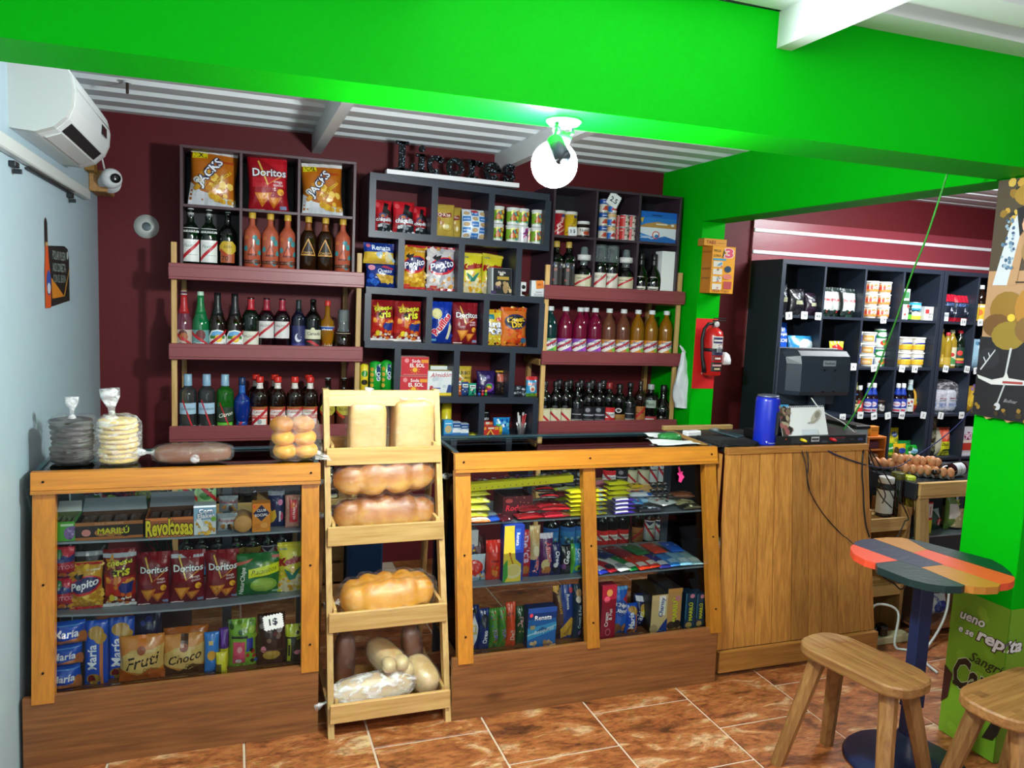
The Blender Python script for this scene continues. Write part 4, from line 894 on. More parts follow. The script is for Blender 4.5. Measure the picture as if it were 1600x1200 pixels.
A_qk=[('e',.62,.28,.28,.12,0xa8892c),('e',.62,.29,.24,.1,0xcdb254),('e',.6,.3,.12,.06,0xe6dcb0),('e',.22,.5,.1,.05,0xb9803a),('e',.32,.4,.13,.06,0xa8702e),('p',[(.12,.6),(.1,.72),(.4,.7),(.8,.73),(.82,.6),(.4,.56)],0x8a1620),('t','Q·Kiss',.46,.65,.58,0xf2ead8,{'b':.03}),('r',.1,.92,.6,.95,0xd8c47a)]
A_chk=[]
for i in range(3):
    for j in range(5):
        u,v=.17+.33*i,.1+.19*j
        if(i+j)%2:A_chk+=[('r',u-.15,v-.085,u+.15,v+.085,0x2a78c4),('t','MARÍA',u,v,.24,0xe8f0f6)]
        else:A_chk+=[('e',u,v,.12,.065,0xb9986a),('e',u,v,.09,.045,0xcfae7c)]
A_chk+=[('e',.5,.93,.16,.05,0xd84a5a)]
A_ren=[('r',0,.55,1,1,0x1a3a94),('p',[(0,.1),(.5,.15),(1,0),(1,.5),(.4,.55),(0,.5)],0xe0b93a),chips(5,.35,.1,1,.5,10,.1,[0xd8d8c8,0xa8c4d8,0xe8d8a0]),('t','Renata',.55,.76,.6,0xeef0f6,{'b':.03,'ol':0x3a8ac8,'ow':.05}),('e',.14,.85,.07,.1,0xc86a8a)]
A_navy=[('p',[(.3,.55),(.95,.5),(.9,.2),(.5,.16)],0xc8a03a),chips(5,.4,.2,.9,.45,6,.1,[0xd8b44a,0xb88c2c]),('e',.17,.82,.12,.12,0xd890a8),('t','Queso',.62,.68,.5,0xe8ecf4,{'sh':.3,'b':.02}),('p',[(.5,.85),(.9,.75),(.95,.8),(.6,.95)],0xb83a5a),('n',4,.05,.1,.4,.5,[0x2a5ac0,0x3a78d8],5,.1)]
A_cook=[('e',.5,.76,.1,.05,0xd8d4c0),('t','Noble',.52,.84,.34,0xf0f0e8,{'b':.03}),('r',.3,.56,.85,.68,0xb8983a),chips(5,.2,.08,.95,.45,9,.13,[0xb89a6a,0xcfb080,0xa8885a]),chips(6,.2,.08,.95,.45,14,.025,[0x1e1410]),('r',.02,0,.1,1,0xb8bcc0),('n',9,.05,.05,.4,.3,[0x3a2a5a],4,.09)]
MY=YM+.035
def mz(k):return MT[k]
def M4(*a):return z4(*a)
for i,(b,s)in enumerate((((140,276,290,530),1),((298,290,478,552),2),((462,330,580,560),3))):
    bag('biscuit_bag','red and black bag of chocolate biscuits, '+['first beside the shelf end','second, widest of three','third, tucked behind'][i]+' on the stepped shelf','bag',z4(*b),MY+(.05 if i==2 else 0),mz(1),A_chiq,0xc01a26,.055,'red biscuit bags',seed=s)
bag('biscuit_bag','gold biscuit bag with a dark red badge, the front one','bag',z4(640,310,818,582),MY,mz(1),A_qk,0xbfa243,.06,'gold biscuit bags',seed=4)
bag('biscuit_bag','gold biscuit bag half hidden behind another gold one','bag',z4(760,335,876,590),MY+.075,mz(1),A_qk,0xbfa243,.05,'gold biscuit bags',seed=5)
bag('biscuit_bag','blue and white chequered biscuit bag beside the gold bags','bag',z4(878,356,1084,605),MY,mz(1),A_chk,0xdfe8ee,.07,seed=6)
A_cup=[('r',0,.1,1,.95,0x7aa82c),('n',3,0,.1,1,.9,[0xd8c02a,0x3aa0a0,0xb83a2a,0xe0d84a],16,.09),('p',[(.3,.2),(.45,.9),(.6,.2)],0xa03a1c),('e',.45,.4,.1,.2,0xc86a2a)]
zc=mz(1);ch=.0
for i,(zx,zy,nm)in enumerate(((1157,560,'first'),(1280,570,'second'),(1365,575,'third'),(1482,585,'fourth'))):
    for lv in(0,1):
        X=at(*z4(zx,zy),MY+.05).x
        r=.034 if i!=1 else .038
        hh=at(*z4(zx,zy-62),MY).z-at(*z4(zx,zy+60),MY).z
        art=A_cup if not(i==2 and lv==0)else[('r',0,0,1,1,0xd8d4dc),('n',3,0,0,1,1,[0xc83a8a,0x8a2a7a,0xe8e0e8],12,.12)]
        tub('printed snack cup on the stepped shelf, %s of the %s layer'%(nm,['lower','upper'][lv]),X,MY+.05,zc(X)+.001+lv*.0975,r,.095,art,0xe6e8e0,0xdfe3e0,'printed snack cups','cup%d%d'%(i,i==2 and lv==0),name='snack_cup',cat='cup')
for q,(zx,zy)in enumerate(((1425,560),)):
    X=at(*z4(zx,zy),MY+.12).x
    tub('printed snack cup standing behind the third and fourth cups',X,MY+.125,zc(X)+.001,.034,.095,A_cup,0xe6e8e0,0xdfe3e0,'printed snack cups','cup20',name='snack_cup',cat='cup')
# tier two
x,w,h,z=fit(z4(72,815,322,1000),MY,mz(2))
bag('biscuit_packet','navy packet of cheese biscuits, the lower of two stacked','packet',z4(72,812,322,1000),MY,mz(2),A_navy,0x16307e,.07,seed=7)
o=link('biscuit_packet',bag_mesh(w*1.04,at(*z4(190,640),MY).z-at(*z4(190,815),MY).z,.07,A_ren,0xd8b040,seed=8,name='biscuit_packet'));tag(o,'blue and yellow packet lying on the navy packet','packet');put_at(o,x-.012,MY+.045,z+h+.0025,0,-3)
bag('chip_bag','yellow cheese puff bag with purple badge, beside the upright','bag',z4(370,655,577,1012),MY,mz(2),A_pep(0xb8202a,[0xe0aa2c,0xf0c84a,0xc88c1e]),0xd8a22a,.075,'cheese puff bags on the stepped shelf',seed=9)
bag('chip_bag','silver and orange puff bag with purple badge','bag',z4(585,670,822,1035),MY,mz(2),A_pep(0xa02030,[0xd8d4d0,0xe0a04a,0xb8b8c0,0xf0e8e0]),0xd0ccd0,.075,'cheese puff bags on the stepped shelf',seed=10)
bag('chip_bag','yellow corn snack bag standing in front of its twin','bag',z4(864,718,1052,1052),MY,mz(2),A_kes,0xd8cc2a,.06,'yellow corn snack bags',seed=11)
bag('chip_bag','yellow corn snack bag leaning behind the cookie box','bag',z4(1020,728,1195,1062),MY+.075,mz(2),A_kes,0xd8cc2a,.06,'yellow corn snack bags',seed=12,roll=6)
carton('cookie_box','black cookie box with a gold band and pictured cookies','box',z4(1103,848,1285,1072),MY,mz(2),A_cook,0x14161c,.05,side=0xb0b4b8,tilt=-4,yaw=4)
# small white camera
cx,cw,chh,cz_=fit(z4(1332,962,1410,1085),MY,mz(2))
t=thing('desk_camera','small white cube camera on the stepped shelf','camera',(cx,MY+.03,cz_));WPL=plain('white_plastic',0xe4e6e6,.3)
MB().bbox(-cw*.45,cw*.45,-.018,.018,chh*.32,chh,.004).build('body',WPL,t)
BLK=plain('black_gloss_plastic',0x0c0d0f,.15)
MB().lathe([(cw*.2,0),(cw*.2,.004),(cw*.14,.006)],18,mat=Matrix.Translation((cw*.12,-.018,chh*.64))@Matrix.Rotation(R_(90),4,'X')).build('lens',BLK,t)
MB().lathe([(cw*.42,0),(cw*.42,.004),(.006,.008),(.005,chh*.33)],16).build('stand',WPL,t)
STAR=lambda n,r,q:[(math.cos(2*math.pi*i/n)*(r if i%2 else r*q),math.sin(2*math.pi*i/n)*(r if i%2 else r*q))for i in range(n)]
def zig(w,h,n=6,d=.09):
    P=[]
    def edge(a,b,nx,ny):
        for i in range(n*2):
            t=i/(n*2);k=d*min(w,h)*(1 if i%2 else 0);P.append((a[0]+(b[0]-a[0])*t+nx*k,a[1]+(b[1]-a[1])*t+ny*k))
    a,b,c,e=(-w/2,-h/2),(w/2,-h/2),(w/2,h/2),(-w/2,h/2)
    edge(a,b,0,-1);edge(b,c,1,0);edge(c,e,0,1);edge(e,a,-1,0)
    return P
def price_tag(label,c,w,h,text,col=0xe9ecea,ink=0x1a2a3a,rx=90,rot=0,yaw=0,group='zigzag price tags'):
    mb=MB().prism(zig(w,h),0,.0012,col)
    tv=text
    if text:
        put_print(mb,[('t',text,.5,.5,.09 if text=='1' else min(.66,.22*len(text)),ink,{'b':.04})],w,h,lambda x,z,o:(x,z-h/2,.0012+o))
    o=mb.build('price_tag',PAPER);tag(o,label,'price tag',group)
    o.location=c;o.rotation_euler=(Matrix.Rotation(R_(yaw),3,'Z')@Matrix.Rotation(R_(rx),3,'X')@Matrix.Rotation(R_(rot),3,'Z')).to_euler()
    return o
carton('paper_pad','stack of white leaflets at the open shelf end','leaflets',z4(1440,952,1548,1094),MY-.01,mz(2),[('r',0.35,0.255,0.85,0.305,0x8a8c94),('r',.2,.14,.9,.18,0x9a9ca4),('r',.2,.06,.9,.1,0x9a9ca4)],0xdfe3e4,.03,side=0x9aa2a8)
p=at(*z4(1512,985),MY-.013);price_tag('orange zigzag price tag on the white leaflets',p,.042,.042,'98.1',0xe8862c,0x8a3a10,rot=8,group=None)
# tier three
bag('chip_bag','dark red cheese snack bag with yellow lettering, at the shelf end','bag',z5(200,45,392,366),MY,mz(3),A_tris,0x8e1a1e,.075,'cheese snack bags on the stepped shelf',seed=13)
bag('chip_bag','dark red cheese snack bag with yellow lettering, beside the upright','bag',z5(388,55,608,378),MY,mz(3),A_tris,0x8e1a1e,.075,'cheese snack bags on the stepped shelf',seed=14)
bag('chip_bag','blue ridged potato chip bag with red slanted lettering','bag',z5(664,58,852,390),MY,mz(3),A_ruff,0x12308e,.075,seed=15)
bag('chip_bag','dark red tortilla chip bag beside the blue bag','bag',z5(850,66,1052,395),MY,mz(3),A_dor(0x8c1a24,0x7c1620),0x7c1620,.07,seed=16)
bag('popcorn_bag','yellow popcorn bag with white lettering','bag',z5(1098,120,1238,406),MY,mz(3),A_super,0xd8b82e,.06,seed=17)
bag('chip_bag','orange cheese snack bag with striped ends','bag',z5(1232,104,1438,412),MY,mz(3),A_cheez,0xd8742a,.07,seed=18)
# tier four
def roll_pack(name,label,box,Y,zs,art,base,group=None,key=None,r=None,cat='packet'):
    x,w,h,z=fit(box,Y,zs);r=w/2
    mb=MB().lathe([(r*.5,0),(r,.006),(r,h-.01),(r*.55,h-.002),(r*.2,h)],20,base)
    put_print(mb,art,r*2.6,h-.02,cyl_front(r,.008),0,12,1)
    o=link(name,mb.mesh(name,FILM));tag(o,label,cat,group);return put_at(o,x,Y+r,z+.001)
roll_pack('biscuit_roll','yellow biscuit roll behind the bread rack',z5(115,545,182,800),MY,mz(4),[('e',.5,.72,.3,.12,0x2a8a3a),('t','Oreo',.5,.72,.5,0xe8f0d0,{'rot':90}),('e',.5,.4,.3,.1,0x2a2416)],0xe0c828,'biscuit rolls')
for i,b in enumerate(((192,525,286,800),(282,518,366,800))):
    roll_pack('biscuit_roll','green biscuit roll, %s of two'%['nearer the yellow one','nearer the red cracker boxes'][i],z5(*b),MY,mz(4),[('e',.22,.8,.14,.07,0xc89a30),('e',.22,.62,.14,.07,0xd8a83a),('e',.22,.44,.14,.07,0xc89a30),('e',.22,.26,.14,.07,0xd8a83a),('r',.52,.45,.8,.95,0x12366a),('t','GOVA',.66,.7,.9 if i<0 else 1.1,0xe8eef0,{'rot':90,'b':.05})],0x1a9a2c,'biscuit rolls')
A_sol=[('t','Soda',.54,.78,.3,0xf4ecec,{'b':.03}),('t','EL SOL',.58,.55,.52,0xf4ecec,{'b':.05}),('r',.72,.68,.98,.85,0xe89a20),('e',.2,.8,.08,.12,0xe88a90),('e',.5,.32,.09,.12,0xf0b42c)]+[('p',[(.5+.12*math.cos(a),.32+.16*math.sin(a)),(.5+.12*math.cos(a+.2),.32+.16*math.sin(a+.2)),(.5+.2*math.cos(a+.1),.32+.25*math.sin(a+.1))],0xf0b42c)for a in[k*math.pi/5 for k in range(10)]]+[('r',.08,.06,.92,.1,0xd87a7a)]
hb=at(*z5(530,480),MY).z-at(*z5(530,632),MY).z
o1=carton('cracker_box','red cracker box, the lower of the stack','box',z5(420,640,640,798),MY,mz(4),A_sol,0xc81e2c,.09,side=0xd8a8a0,group='red cracker boxes')
x,w,h,z=fit(z5(420,640,640,798),MY,mz(4));o=link('cracker_box',o1.data);tag(o,'red cracker box, the upper of the stack','box','red cracker boxes');put_at(o,x+.006,MY+.004,z+h+.002,3)
carton('starch_box','white starch box with a yellow base and drawn children left off','box',z5(640,600,842,803),MY,mz(4),[('r',0,0,1,.12,0xe8c830),('r',.02,.8,.98,.98,0xeceef0),('t','Almidón',.5,.84,.8,0xb82a34,{'sh':.3,'rot':3}),('n',2,.1,.35,.9,.7,[0xc8ccd2,0xd8dce0],7,.1),('p',[(.72,.12),(.98,.12),(.9,.44),(.8,.44)],0x1c3a7a),('p',[(.04,.12),(.24,.12),(.2,.4),(.1,.4)],0xb82a34),('r',0.2,0.275,0.5,0.325,0x3a58a8)],0xe2e4e6,.08,side=0xd8dade,top=0xe0c030)['label']='white starch box with a yellow strip along its foot'
carton('tea_box','yellow box with a white flap standing behind the starch box','box',z5(660,560,815,803),MY+.1,mz(4),[('r',0,.8,1,1,0xe0e2e4)],0xe0c424,.06)
A_har=[('t','HARIBO',.42,.76,.95,0x14120c,{'b':.04}),('t','GOLD-BEARS',.5,.58,.9,0x2a2410,{'b':.02}),chips(4,.1,.1,.95,.5,14,.09,[0xd8b83a,0xc83a2a,0x5aa83a,0xe8d878])]
bag('candy_bag','gold gummy candy bag with black lettering','bag',z5(866,566,996,798),MY+.06,mz(4),A_har,0xc8a83a,.04,seed=20)
for i,(b,c,tx,nm)in enumerate((((862,662,916,800),0xd0602a,'','orange'),((915,690,972,800),0x2a4a8a,'','navy and white'),((972,700,1032,800),0x2aa07a,'','green'))):
    bag('candy_packet','small %s candy packet in front of the gold bag'%nm,'packet',z5(*b),MY,mz(4),[('r',.1,.6,.9,.85,0xd8dcd8),('r',.2,.68,.8,.76,0x2a2a3a),('n',i,.1,.1,.9,.5,[0xe8e0d0,0x14203a if i else 0xe0b03a],6,.13)],c,.035,'small candy packets',seed=21+i)
bag('candy_bag','purple candy bag with a rainbow sweet','bag',z5(1036,602,1186,800),MY+.06,mz(4),[('t','Trolli',.4,.7,.5,0xa08ad8,{'rot':12}),('e',.65,.3,.25,.2,0x8a4ac0),('e',.62,.34,.2,.12,0x3a9a4a),('e',.6,.28,.16,.08,0xe0b03a),('e',.58,.22,.12,.06,0xd03a5a)],0x2c1c56,.05,seed=25)
bag('candy_bag','dark sweet bag with a pink window','bag',z5(1186,586,1262,800),MY+.04,mz(4),[('r',.1,.5,.9,.8,0xb85a4a),('n',5,0,.05,1,.45,[0x2a1814,0x3a241c,0x5a3a2a],9,.14),('r',.0,.86,1,.92,0xc8982a)],0x1a1214,.05,seed=26)
rng=random.Random(4)
CANDY={}
for i in range(9):
    c=[0x2a5ac0,0xc02a2a,0x2a9a3a,0x1c1c20,0xb84a6a,0xd8a82a,0x24304a,0x3a2a6a,0x6a3a1c][i]
    X=at(*z5(1045+i%3*26,740),MY+.02).x
    o=MB().sphere((0,0,0),.009,c,0,10,6).build('round_sweet',FILM);tag(o,'%s round sweet in the little heap, %s row'%({0x2a5ac0:'blue',0xc02a2a:'red',0x2a9a3a:'green',0x1c1c20:'black',0x24304a:'navy',0xb84a6a:'pink',0xd8a82a:'yellow',0x3a2a6a:'violet',0x6a3a1c:'brown'}[c],['lowest','middle','top'][i//3]),'sweet','round sweets on the stepped shelf')
    o.location=(X,MY+.02,mz(4)(X)+.0095+.0175*(i//3))
for i in range(6):
    X=at(*z5(1330+(i%3)*38,790),MY+.03+.02*(i//3)).x
    me=bag_mesh(.05,.035,.022,[('n',i,.1,.2,.9,.8,[0x5a6070,0x8a909a,0x20242c],5,.14)],0x262a34,seed=30+i,name='wrapped_sweet')
    o=link('wrapped_sweet',me);tag(o,'grey wrapped sweet on the open shelf end, %s'%(['lowest','low middle','low end','upper','upper middle','topmost'][i]),'sweet','grey wrapped sweets');put_at(o,X,MY+.03,mz(4)(X)+.002+.024*(i//3),rng.uniform(-30,30),-20)
bag('candy_packet','blue and red sweet pouch at the open shelf end','packet',z5(1424,648,1512,812),MY-.01,mz(4),[('r',0,.82,1,1,0xc8282c),('t','MILKY',.5,.62,.8,0xd83a3a,{'ol':0xf0f0f0,'b':.04}),('e',.5,.38,.26,.16,0xe8e0dc),('e',.5,.36,.16,.09,0xc86a5a),('r',0,0,1,.16,0x5a8a2a),('n',3,0,.02,1,.14,[0xc83a2a,0x8ab83a],5,.1)],0x3a9ac8,.04,seed=36)
# tier five
bag('noodle_packet','white packet with red and blue mark behind the bread rack post','packet',z5(640,862,702,1120),MY,mz(5),[('e',.5,.8,.4,.12,0xb02a4a),('r',0,.3,1,.6,0x2a58a8)],0xd8dce4,.05,seed=37)
carton('box','sky blue carton with a picture of shells','box',z5(768,985,836,1122),MY,mz(5),[('e',.5,.45,.4,.25,0xc8b080),('r',0.15,0.775,0.85,0.825,0xf0f4f6),('r',0,0,1,.16,0x1a5aa0)],0x3aa0d8,.05)
can('yellow canister standing behind the sky blue carton',at(*z5(790,950),MY+.09).x,MY+.1,mz(5)(1.2)+.001,.03,.2,[],0xe0cc2a,lidc=0xd8c020,name='canister',cat='canister')
for i,b in enumerate(((836,1000,900,1120),(898,1012,962,1120))):
    carton('medicine_box','blue and white carton, %s of two'%['first','second'][i],'box',z5(*b),MY,mz(5),[('r',0,.62,1,.95,0x1c4a8a),('p',[(0,.5),(.4,.6),(1,.45),(1,.3),(0,.3)],0xe8ecf0),('r',0.15,0.735,0.85,0.785,0xe8eef4),('r',0,0,1,.26,0x2a6ab0)],0xb8c8d8,.05,group='blue and white cartons')
can('flat yellow tin on the lowest shelf',at(*z5(992,1110),MY+.03).x,MY+.03,mz(5)(1.5)+.001,.025,.02,[],0xa8b02a,0xc8c43a,name='tin',cat='tin')
A_mat=[('p',[(.25,.1),(.75,.1),(.5,.8)],0xe8b03a),('p',[(.36,.18),(.64,.18),(.5,.6)],0x7a1c14),('t','50',.14,.86,.2,0xf0d83a,{'b':.03}),('t','50',.84,.86,.2,0xf0d83a,{'b':.03}),('r',.36,.8,.7,.98,0xd8d0c0)]
o1=carton('match_box','red box of matches in front','box',z5(1062,1038,1200,1122),MY,mz(5),A_mat,0xc0281c,.05,group='red match boxes')
carton('match_box','red box of matches standing behind the first','box',z5(1060,995,1150,1122),MY+.055,mz(5),A_mat,0xb8261c,.04,group='red match boxes')
bag('sweet_bag','black packet with white lettering behind the red boxes','packet',z5(1058,915,1140,1122),MY+.11,mz(5),[('t','gato',.5,.62,.7,0xd8dce0,{'b':.03}),('r',0.2,0.875,0.8,0.925,0xa8acb4)],0x121318,.04,seed=38)
bag('sweet_bag','bright blue and yellow packet beside the red boxes','packet',z5(1170,972,1302,1118),MY+.03,mz(5),[('p',[(0,.1),(.4,.6),(.5,0),(0,0)],0xe0c424),('n',8,.2,.3,.9,.9,[0x7ad0f0,0x1a58b8,0xe8f4f8],10,.11),('n',9,0,.3,.3,.6,[0x4aa83a],4,.1)],0x2a90d8,.06,seed=39)
X=at(*z5(1368,1110),MY+.05).x;zz=mz(5)(X)+.001
t=thing('straw_cup','clear cup full of white and red candles','cup',(X,MY+.05,zz))
MB().lathe([(.022,0),(.03,.075)],20,capt=False).build('cup',clear('clear_tumbler',0xf2f2f4,.05,.2,0xe8e8ec),t)
for i in range(7):
    a=i*2.4;q=.012;c=[0xe6e2e0,0xe6e2e0,0xb82a30,0xe6e2e0,0xe6e2e0,0xb82a30,0xe6e2e0][i]
    o=MB().tube([(q*math.cos(a)*.8,q*math.sin(a)*.8,.003),(q*math.cos(a)*2.0,q*math.sin(a)*1.4,.125+.012*math.sin(i*5))],.0055,8).build('candle',plain('wax_%06x'%c,c,.4));o.location=(X,MY+.05,zz)
    tag(o,('red' if c==0xb82a30 else 'white')+' candle standing in the clear cup, '+['leaning to the front','leaning to the wall side','beside the rim','at the centre','leaning to the column side','near the back','tallest'][i],'candle','candles in the cup')
# cube shelf packets, left
CBm=CUBL['zm'];CY=YCU+.03
bag('chip_bag','orange tortilla chip bag in the cell nearest the wall','bag',z2(248,108,602,515),CY,CBm,A_jacks,0xbc6a18,.09,'chip bags in the brown cube shelf',seed=41,tilt=-2,roll=3)
bag('chip_bag','red tortilla chip bag in the middle cell','bag',z2(700,152,1000,548),CY,CBm,A_dor(),0x9c1420,.08,'chip bags in the brown cube shelf',seed=42,tilt=-2,roll=-2)
bag('chip_bag','orange tortilla chip bag in the third cell','bag',z2(1102,210,1405,585),CY,CBm,A_jacks,0xbc6a18,.09,'chip bags in the brown cube shelf',seed=43,tilt=-2,roll=-2)
# cube shelf packets, right
CBm=CUBRR['zm'];CY=YCU+.03
def zx(px,py,Y=CY+.04):return at(*z6(px,py),Y).x
for i,(cx_,c1,tx,top)in enumerate(((283,0xa81a2a,'Pirulín',310),(384,0xd8b01c,'Pirulín',320))):
    h=at(*z6(cx_,top),CY).z-CBm
    can('tall %s wafer canister in the plum cube shelf'%['dark red','yellow'][i],zx(cx_,410),CY+.045,CBm+.001,.038,h-.014,[('t',tx,.5,.6,.5,0xe8d8d0 if i==0 else 0x7a5a10,{'rot':60,'sh':.3,'b':.02}),('e',.6,.9,.08,.06,0x2a3a8a),('p',[(.2,.1),(.26,.08),(.6,.42),(.55,.45)],0xd8a890 if i==0 else 0x8a6a1c),('p',[(.35,.05),(.4,.03),(.75,.3),(.7,.34)],0xd8a890 if i==0 else 0x8a6a1c)],c1,lidc=0xd8d8d4,name='canister',cat='canister',group='wafer canisters')
X=zx(488,460);h=at(*z6(488,398),CY).z-CBm
can('jar of chocolate spread with a white lid',X,CY+.04,CBm+.001,.036,h-.016,[('r',0,.1,1,.72,0xd8d4cc),('t','Nutella',.5,.5,.5,0x28201c,{'b':.03}),('e',.55,.28,.16,.16,0xb8482a)],0x1c100a,lidc=0xe6e6e2,name='jar',cat='jar')
price_tag('white zigzag tag leaning on the yellow canister',at(*z6(398,488),CY-.004),.05,.046,'3 $',rot=5)
A_c1=[('r',0,.62,1,1,0x1a4a9a),('r',0.35,0.775,0.65,0.825,0xeaeef4),('p',[(.3,.1),(.7,.1),(.62,.5),(.45,.45)],0xb8402a)]
A_c2=[('r',0,.0,.4,.5,0x2a6ab8),('r',0,.7,1,1,0xd8b07a),('p',[(.3,.15),(.75,.15),(.55,.55)],0xb02a2a)]
A_c3=[('r',0,0,.42,1,0xc8302c),('n',4,.42,.1,.9,.9,[0x2a2422,0xb89a7a,0x5a4a44],9,.06),('r',0.14,0.775,0.34,0.825,0xf0e0dc)]
ch_=(at(*z6(642,212),CY).z-CBm)/3
for st,(cx_,art,col)in enumerate(((642,A_c1,0xd8d4c6),(713,A_c2,0xdcdcd8))):
    for lv in range(3):
        can('small labelled tin, %s of the %s stack of three'%(['bottom','middle','top'][lv],['blue banded','white'][st]),zx(cx_,480),CY+.03,CBm+.001+lv*ch_,.0265,ch_-.002,art,col,group='stacked milk tins',key='mt%d'%st)
price_tag('white zigzag tag propped on the stacked tins',at(*z6(742,228),CY-.008)+Vector((0,0,0)),.07,.07,'2.5',rot=-28)
ch_=(at(*z6(815,345),CY).z-CBm)/2
for st,cx_ in enumerate((776,826,884)):
    for lv in range(2):
        can('red and white tin, %s tin of the %s pair'%(['lower','upper'][lv],['first','second','third'][st]),zx(cx_,500,CY+.03+(.045 if st==0 else 0)),CY+.03+(.055 if st==0 else 0),CBm+.001+lv*ch_,.03 if st else .026,ch_-.002,A_c3,0xd2cbc0,group='red and white tins',key='rw%d'%(st==0),yaw=0)
A_cost=[('r',0,.5,1,1,0x2a78c8),('p',[(0,.5),(.2,.6),(.5,.68),(.8,.62),(1,.66),(1,.45),(0,.45)],0xb88a4a),('r',0,.8,1,1,0x1a62c0),('r',0,0,1,.48,0xdfe6ee),('p',[(0,.2),(.35,.1),(.7,.22),(1,.12),(1,0),(0,0)],0x2a6ab8),('p',[(0,.3),(.3,.2),(.6,.16),(0,.1)],0x3a88d0),('e',.46,.24,.1,.13,0xd84a3a),('e',.46,.24,.075,.1,0xe8f0f4),('e',.48,.2,.06,.06,0x3a78b8),('t','Costeno',.17,.17,.3,0xf0f4f8,{'sh':.35}),('r',0.33,0.855,0.59,0.905,0x17407a),('r',0.45,0.575,0.75,0.625,0xe8dcc0),('p',[(.08,.6),(.12,.8),(.02,.75)],0xc8a838),('r',.85,.55,.93,.63,0xe8e4d8)]
carton('chocolate_box','large blue and white carton with a beach picture','box',z6(950,328,1262,575),CY,CBm,A_cost,0x2a78c8,.12,side=0x2458a0)
carton('gift_box','tall plain white box at the end of the plum cube shelf','box',z6(1138,656,1252,985),YCU+.02,CUBRR['zb']+.014,[],0xeef0f0,.08)
# ================================================================ goods in the two showcases, bread
c1=Crop(30,720,.16667)
c7=Crop(690,840,.24167);c8=Crop(910,840,.24167)
LY=LFY(.72)+.055
def display_tray(name,label,cat,box,Y,zs,art,base,d,flap=0xc8ccd0,inner=0x5a3a24,fl=.7):
    x,w,h,z=fit(box,Y,zs)
    t=thing(name,label,cat,(x,Y,z+.001))
    mb=MB().box(-w/2,w/2,0,.003,0,h,base).box(-w/2,-w/2+.003,.003,d,0,h,base).box(w/2-.003,w/2,.003,d,0,h,base).box(-w/2,w/2,d-.003,d,0,h,inner).box(-w/2+.003,w/2-.003,.003,d-.003,0,.003,inner)
    put_print(mb,art,w,h,flat_front(0));mb.build('tray',PAPER,t)
    v=[(-w/2,d,h),(w/2,d,h),(w/2*.94,d+.02,h*(1+fl)),(-w/2*.94,d+.02,h*(1+fl))]
    MB().add(v+[(a,b+.002,c)for a,b,c in v],[(0,1,2,3),(7,6,5,4),(0,4,5,1),(1,5,6,2),(2,6,7,3),(3,7,4,0)],flap).build('lid_flap',PAPER,t)
    rng=h_of(len(label));
    for i in range(4):
        o=link('packet',bag_mesh(w*.21,d*.8,.025,[('n',i,.1,.2,.9,.8,[0x3a2416,0x7a4a20],4,.15)],inner,seed=i),t);o.location=(-w*.36+w*.24*i,.012,h*.62);o.rotation_euler=(R_(-84),0,0)
    return t
A_mar=[('r',0,.8,1,1,0xa8642c),('r',0,0,1,.16,0xb0682c),('t','DULCE  CHOCOLATE',.5,.9,.42,0xdcae7c),('e',.38,.4,.1,.2,0xb87a38),('e',.52,.36,.1,.2,0xa86a2c),('e',.66,.4,.1,.2,0xb87a38),('e',.74,.3,.07,.18,0x2a1810),('e',.16,.42,.068,.2,0xd88a80),('t','MARILÚ',.56,.52,.46,0xd8d01c,{'b':.05,'ol':0x2c2410,'ow':.05})]
A_rev=[('r',0,.86,1,1,0xd07a3a),('r',0,0,1,.1,0xd07a3a),('t','Revoltosas',.5,.46,.97,0xe8d424,{'b':.06,'ol':0x17130f,'ow':.07,'h':.78,'arc':.06})]
display_tray('candy_tray','open lime green sweet box at the wall end of the shelf','box',c1(282,578,522,776),LY,LS(0),[('e',.78,.4,.22,.34,0x8a6aa8),('n',3,.55,.1,1,.7,[0x7a5a98,0xb89ac8,0x5a3a7a],7,.09),('r',.45,.78,.95,.9,0xc8e4c0),('e',.1,.64,.14,.18,0x4a3a8a)],0x4cae30,.13,0xdadcda,0x6a7a4a,.5)
display_tray('biscuit_tray','open brown biscuit display box with raised lid','box',c1(524,572,1162,768),LY+.004,LS(0),A_mar,0x231712,.14,0x9aa0a8)
display_tray('biscuit_tray','open orange display box with bubbly yellow lettering','box',c6(545,262,725,346),LY-.004,LS(0),A_rev,0xa85a30,.15,0x8a9098)
A_corn=[('r',0,.5,1,1,0x9ac4e0),chips(5,.05,.05,.95,.45,22,.09,[0xe0a828,0xd0901c,0xf0c040]),('p',[(.1,.55),(.3,.6),(.5,.25),(.4,.15)],0xeaeef0),('e',.5,.22,.18,.09,0xf0f0ec),('t','Corn',.54,.82,.6,0xf0f4f8,{'b':.05,'ol':0x1a3a78,'ow':.06,'rot':4}),('t','Flakes',.56,.66,.76,0xf0f4f8,{'b':.05,'ol':0x1a3a78,'ow':.06,'rot':4}),('e',.9,.55,.12,.08,0x7ab03a),('r',0,.94,1,1,0xdfe8ee)]
carton('cereal_box','small blue and white cereal box','box',c2(196,418,405,706),LY,LS(0),A_corn,0xd8e0e4,.05,side=0xc8d0d4)
A_ros=[('t','Rosquitas',.5,.62,.9,0xa02a34,{'sh':.2,'b':.03}),chips(5,.1,.06,.9,.4,9,.12,[0x9a6a34,0xb8823c,0x3a2a1a]),('r',0,.8,1,1,0x9aa2a8)]
bag('snack_packet','clear grey packet of ring biscuits, the lower one','packet',c2(414,520,606,690),LY,LS(0),A_ros,0xb8bcc0,.05,'grey ring biscuit packets',seed=51)
x,w,h,z=fit(c2(414,520,606,690),LY,LS(0))
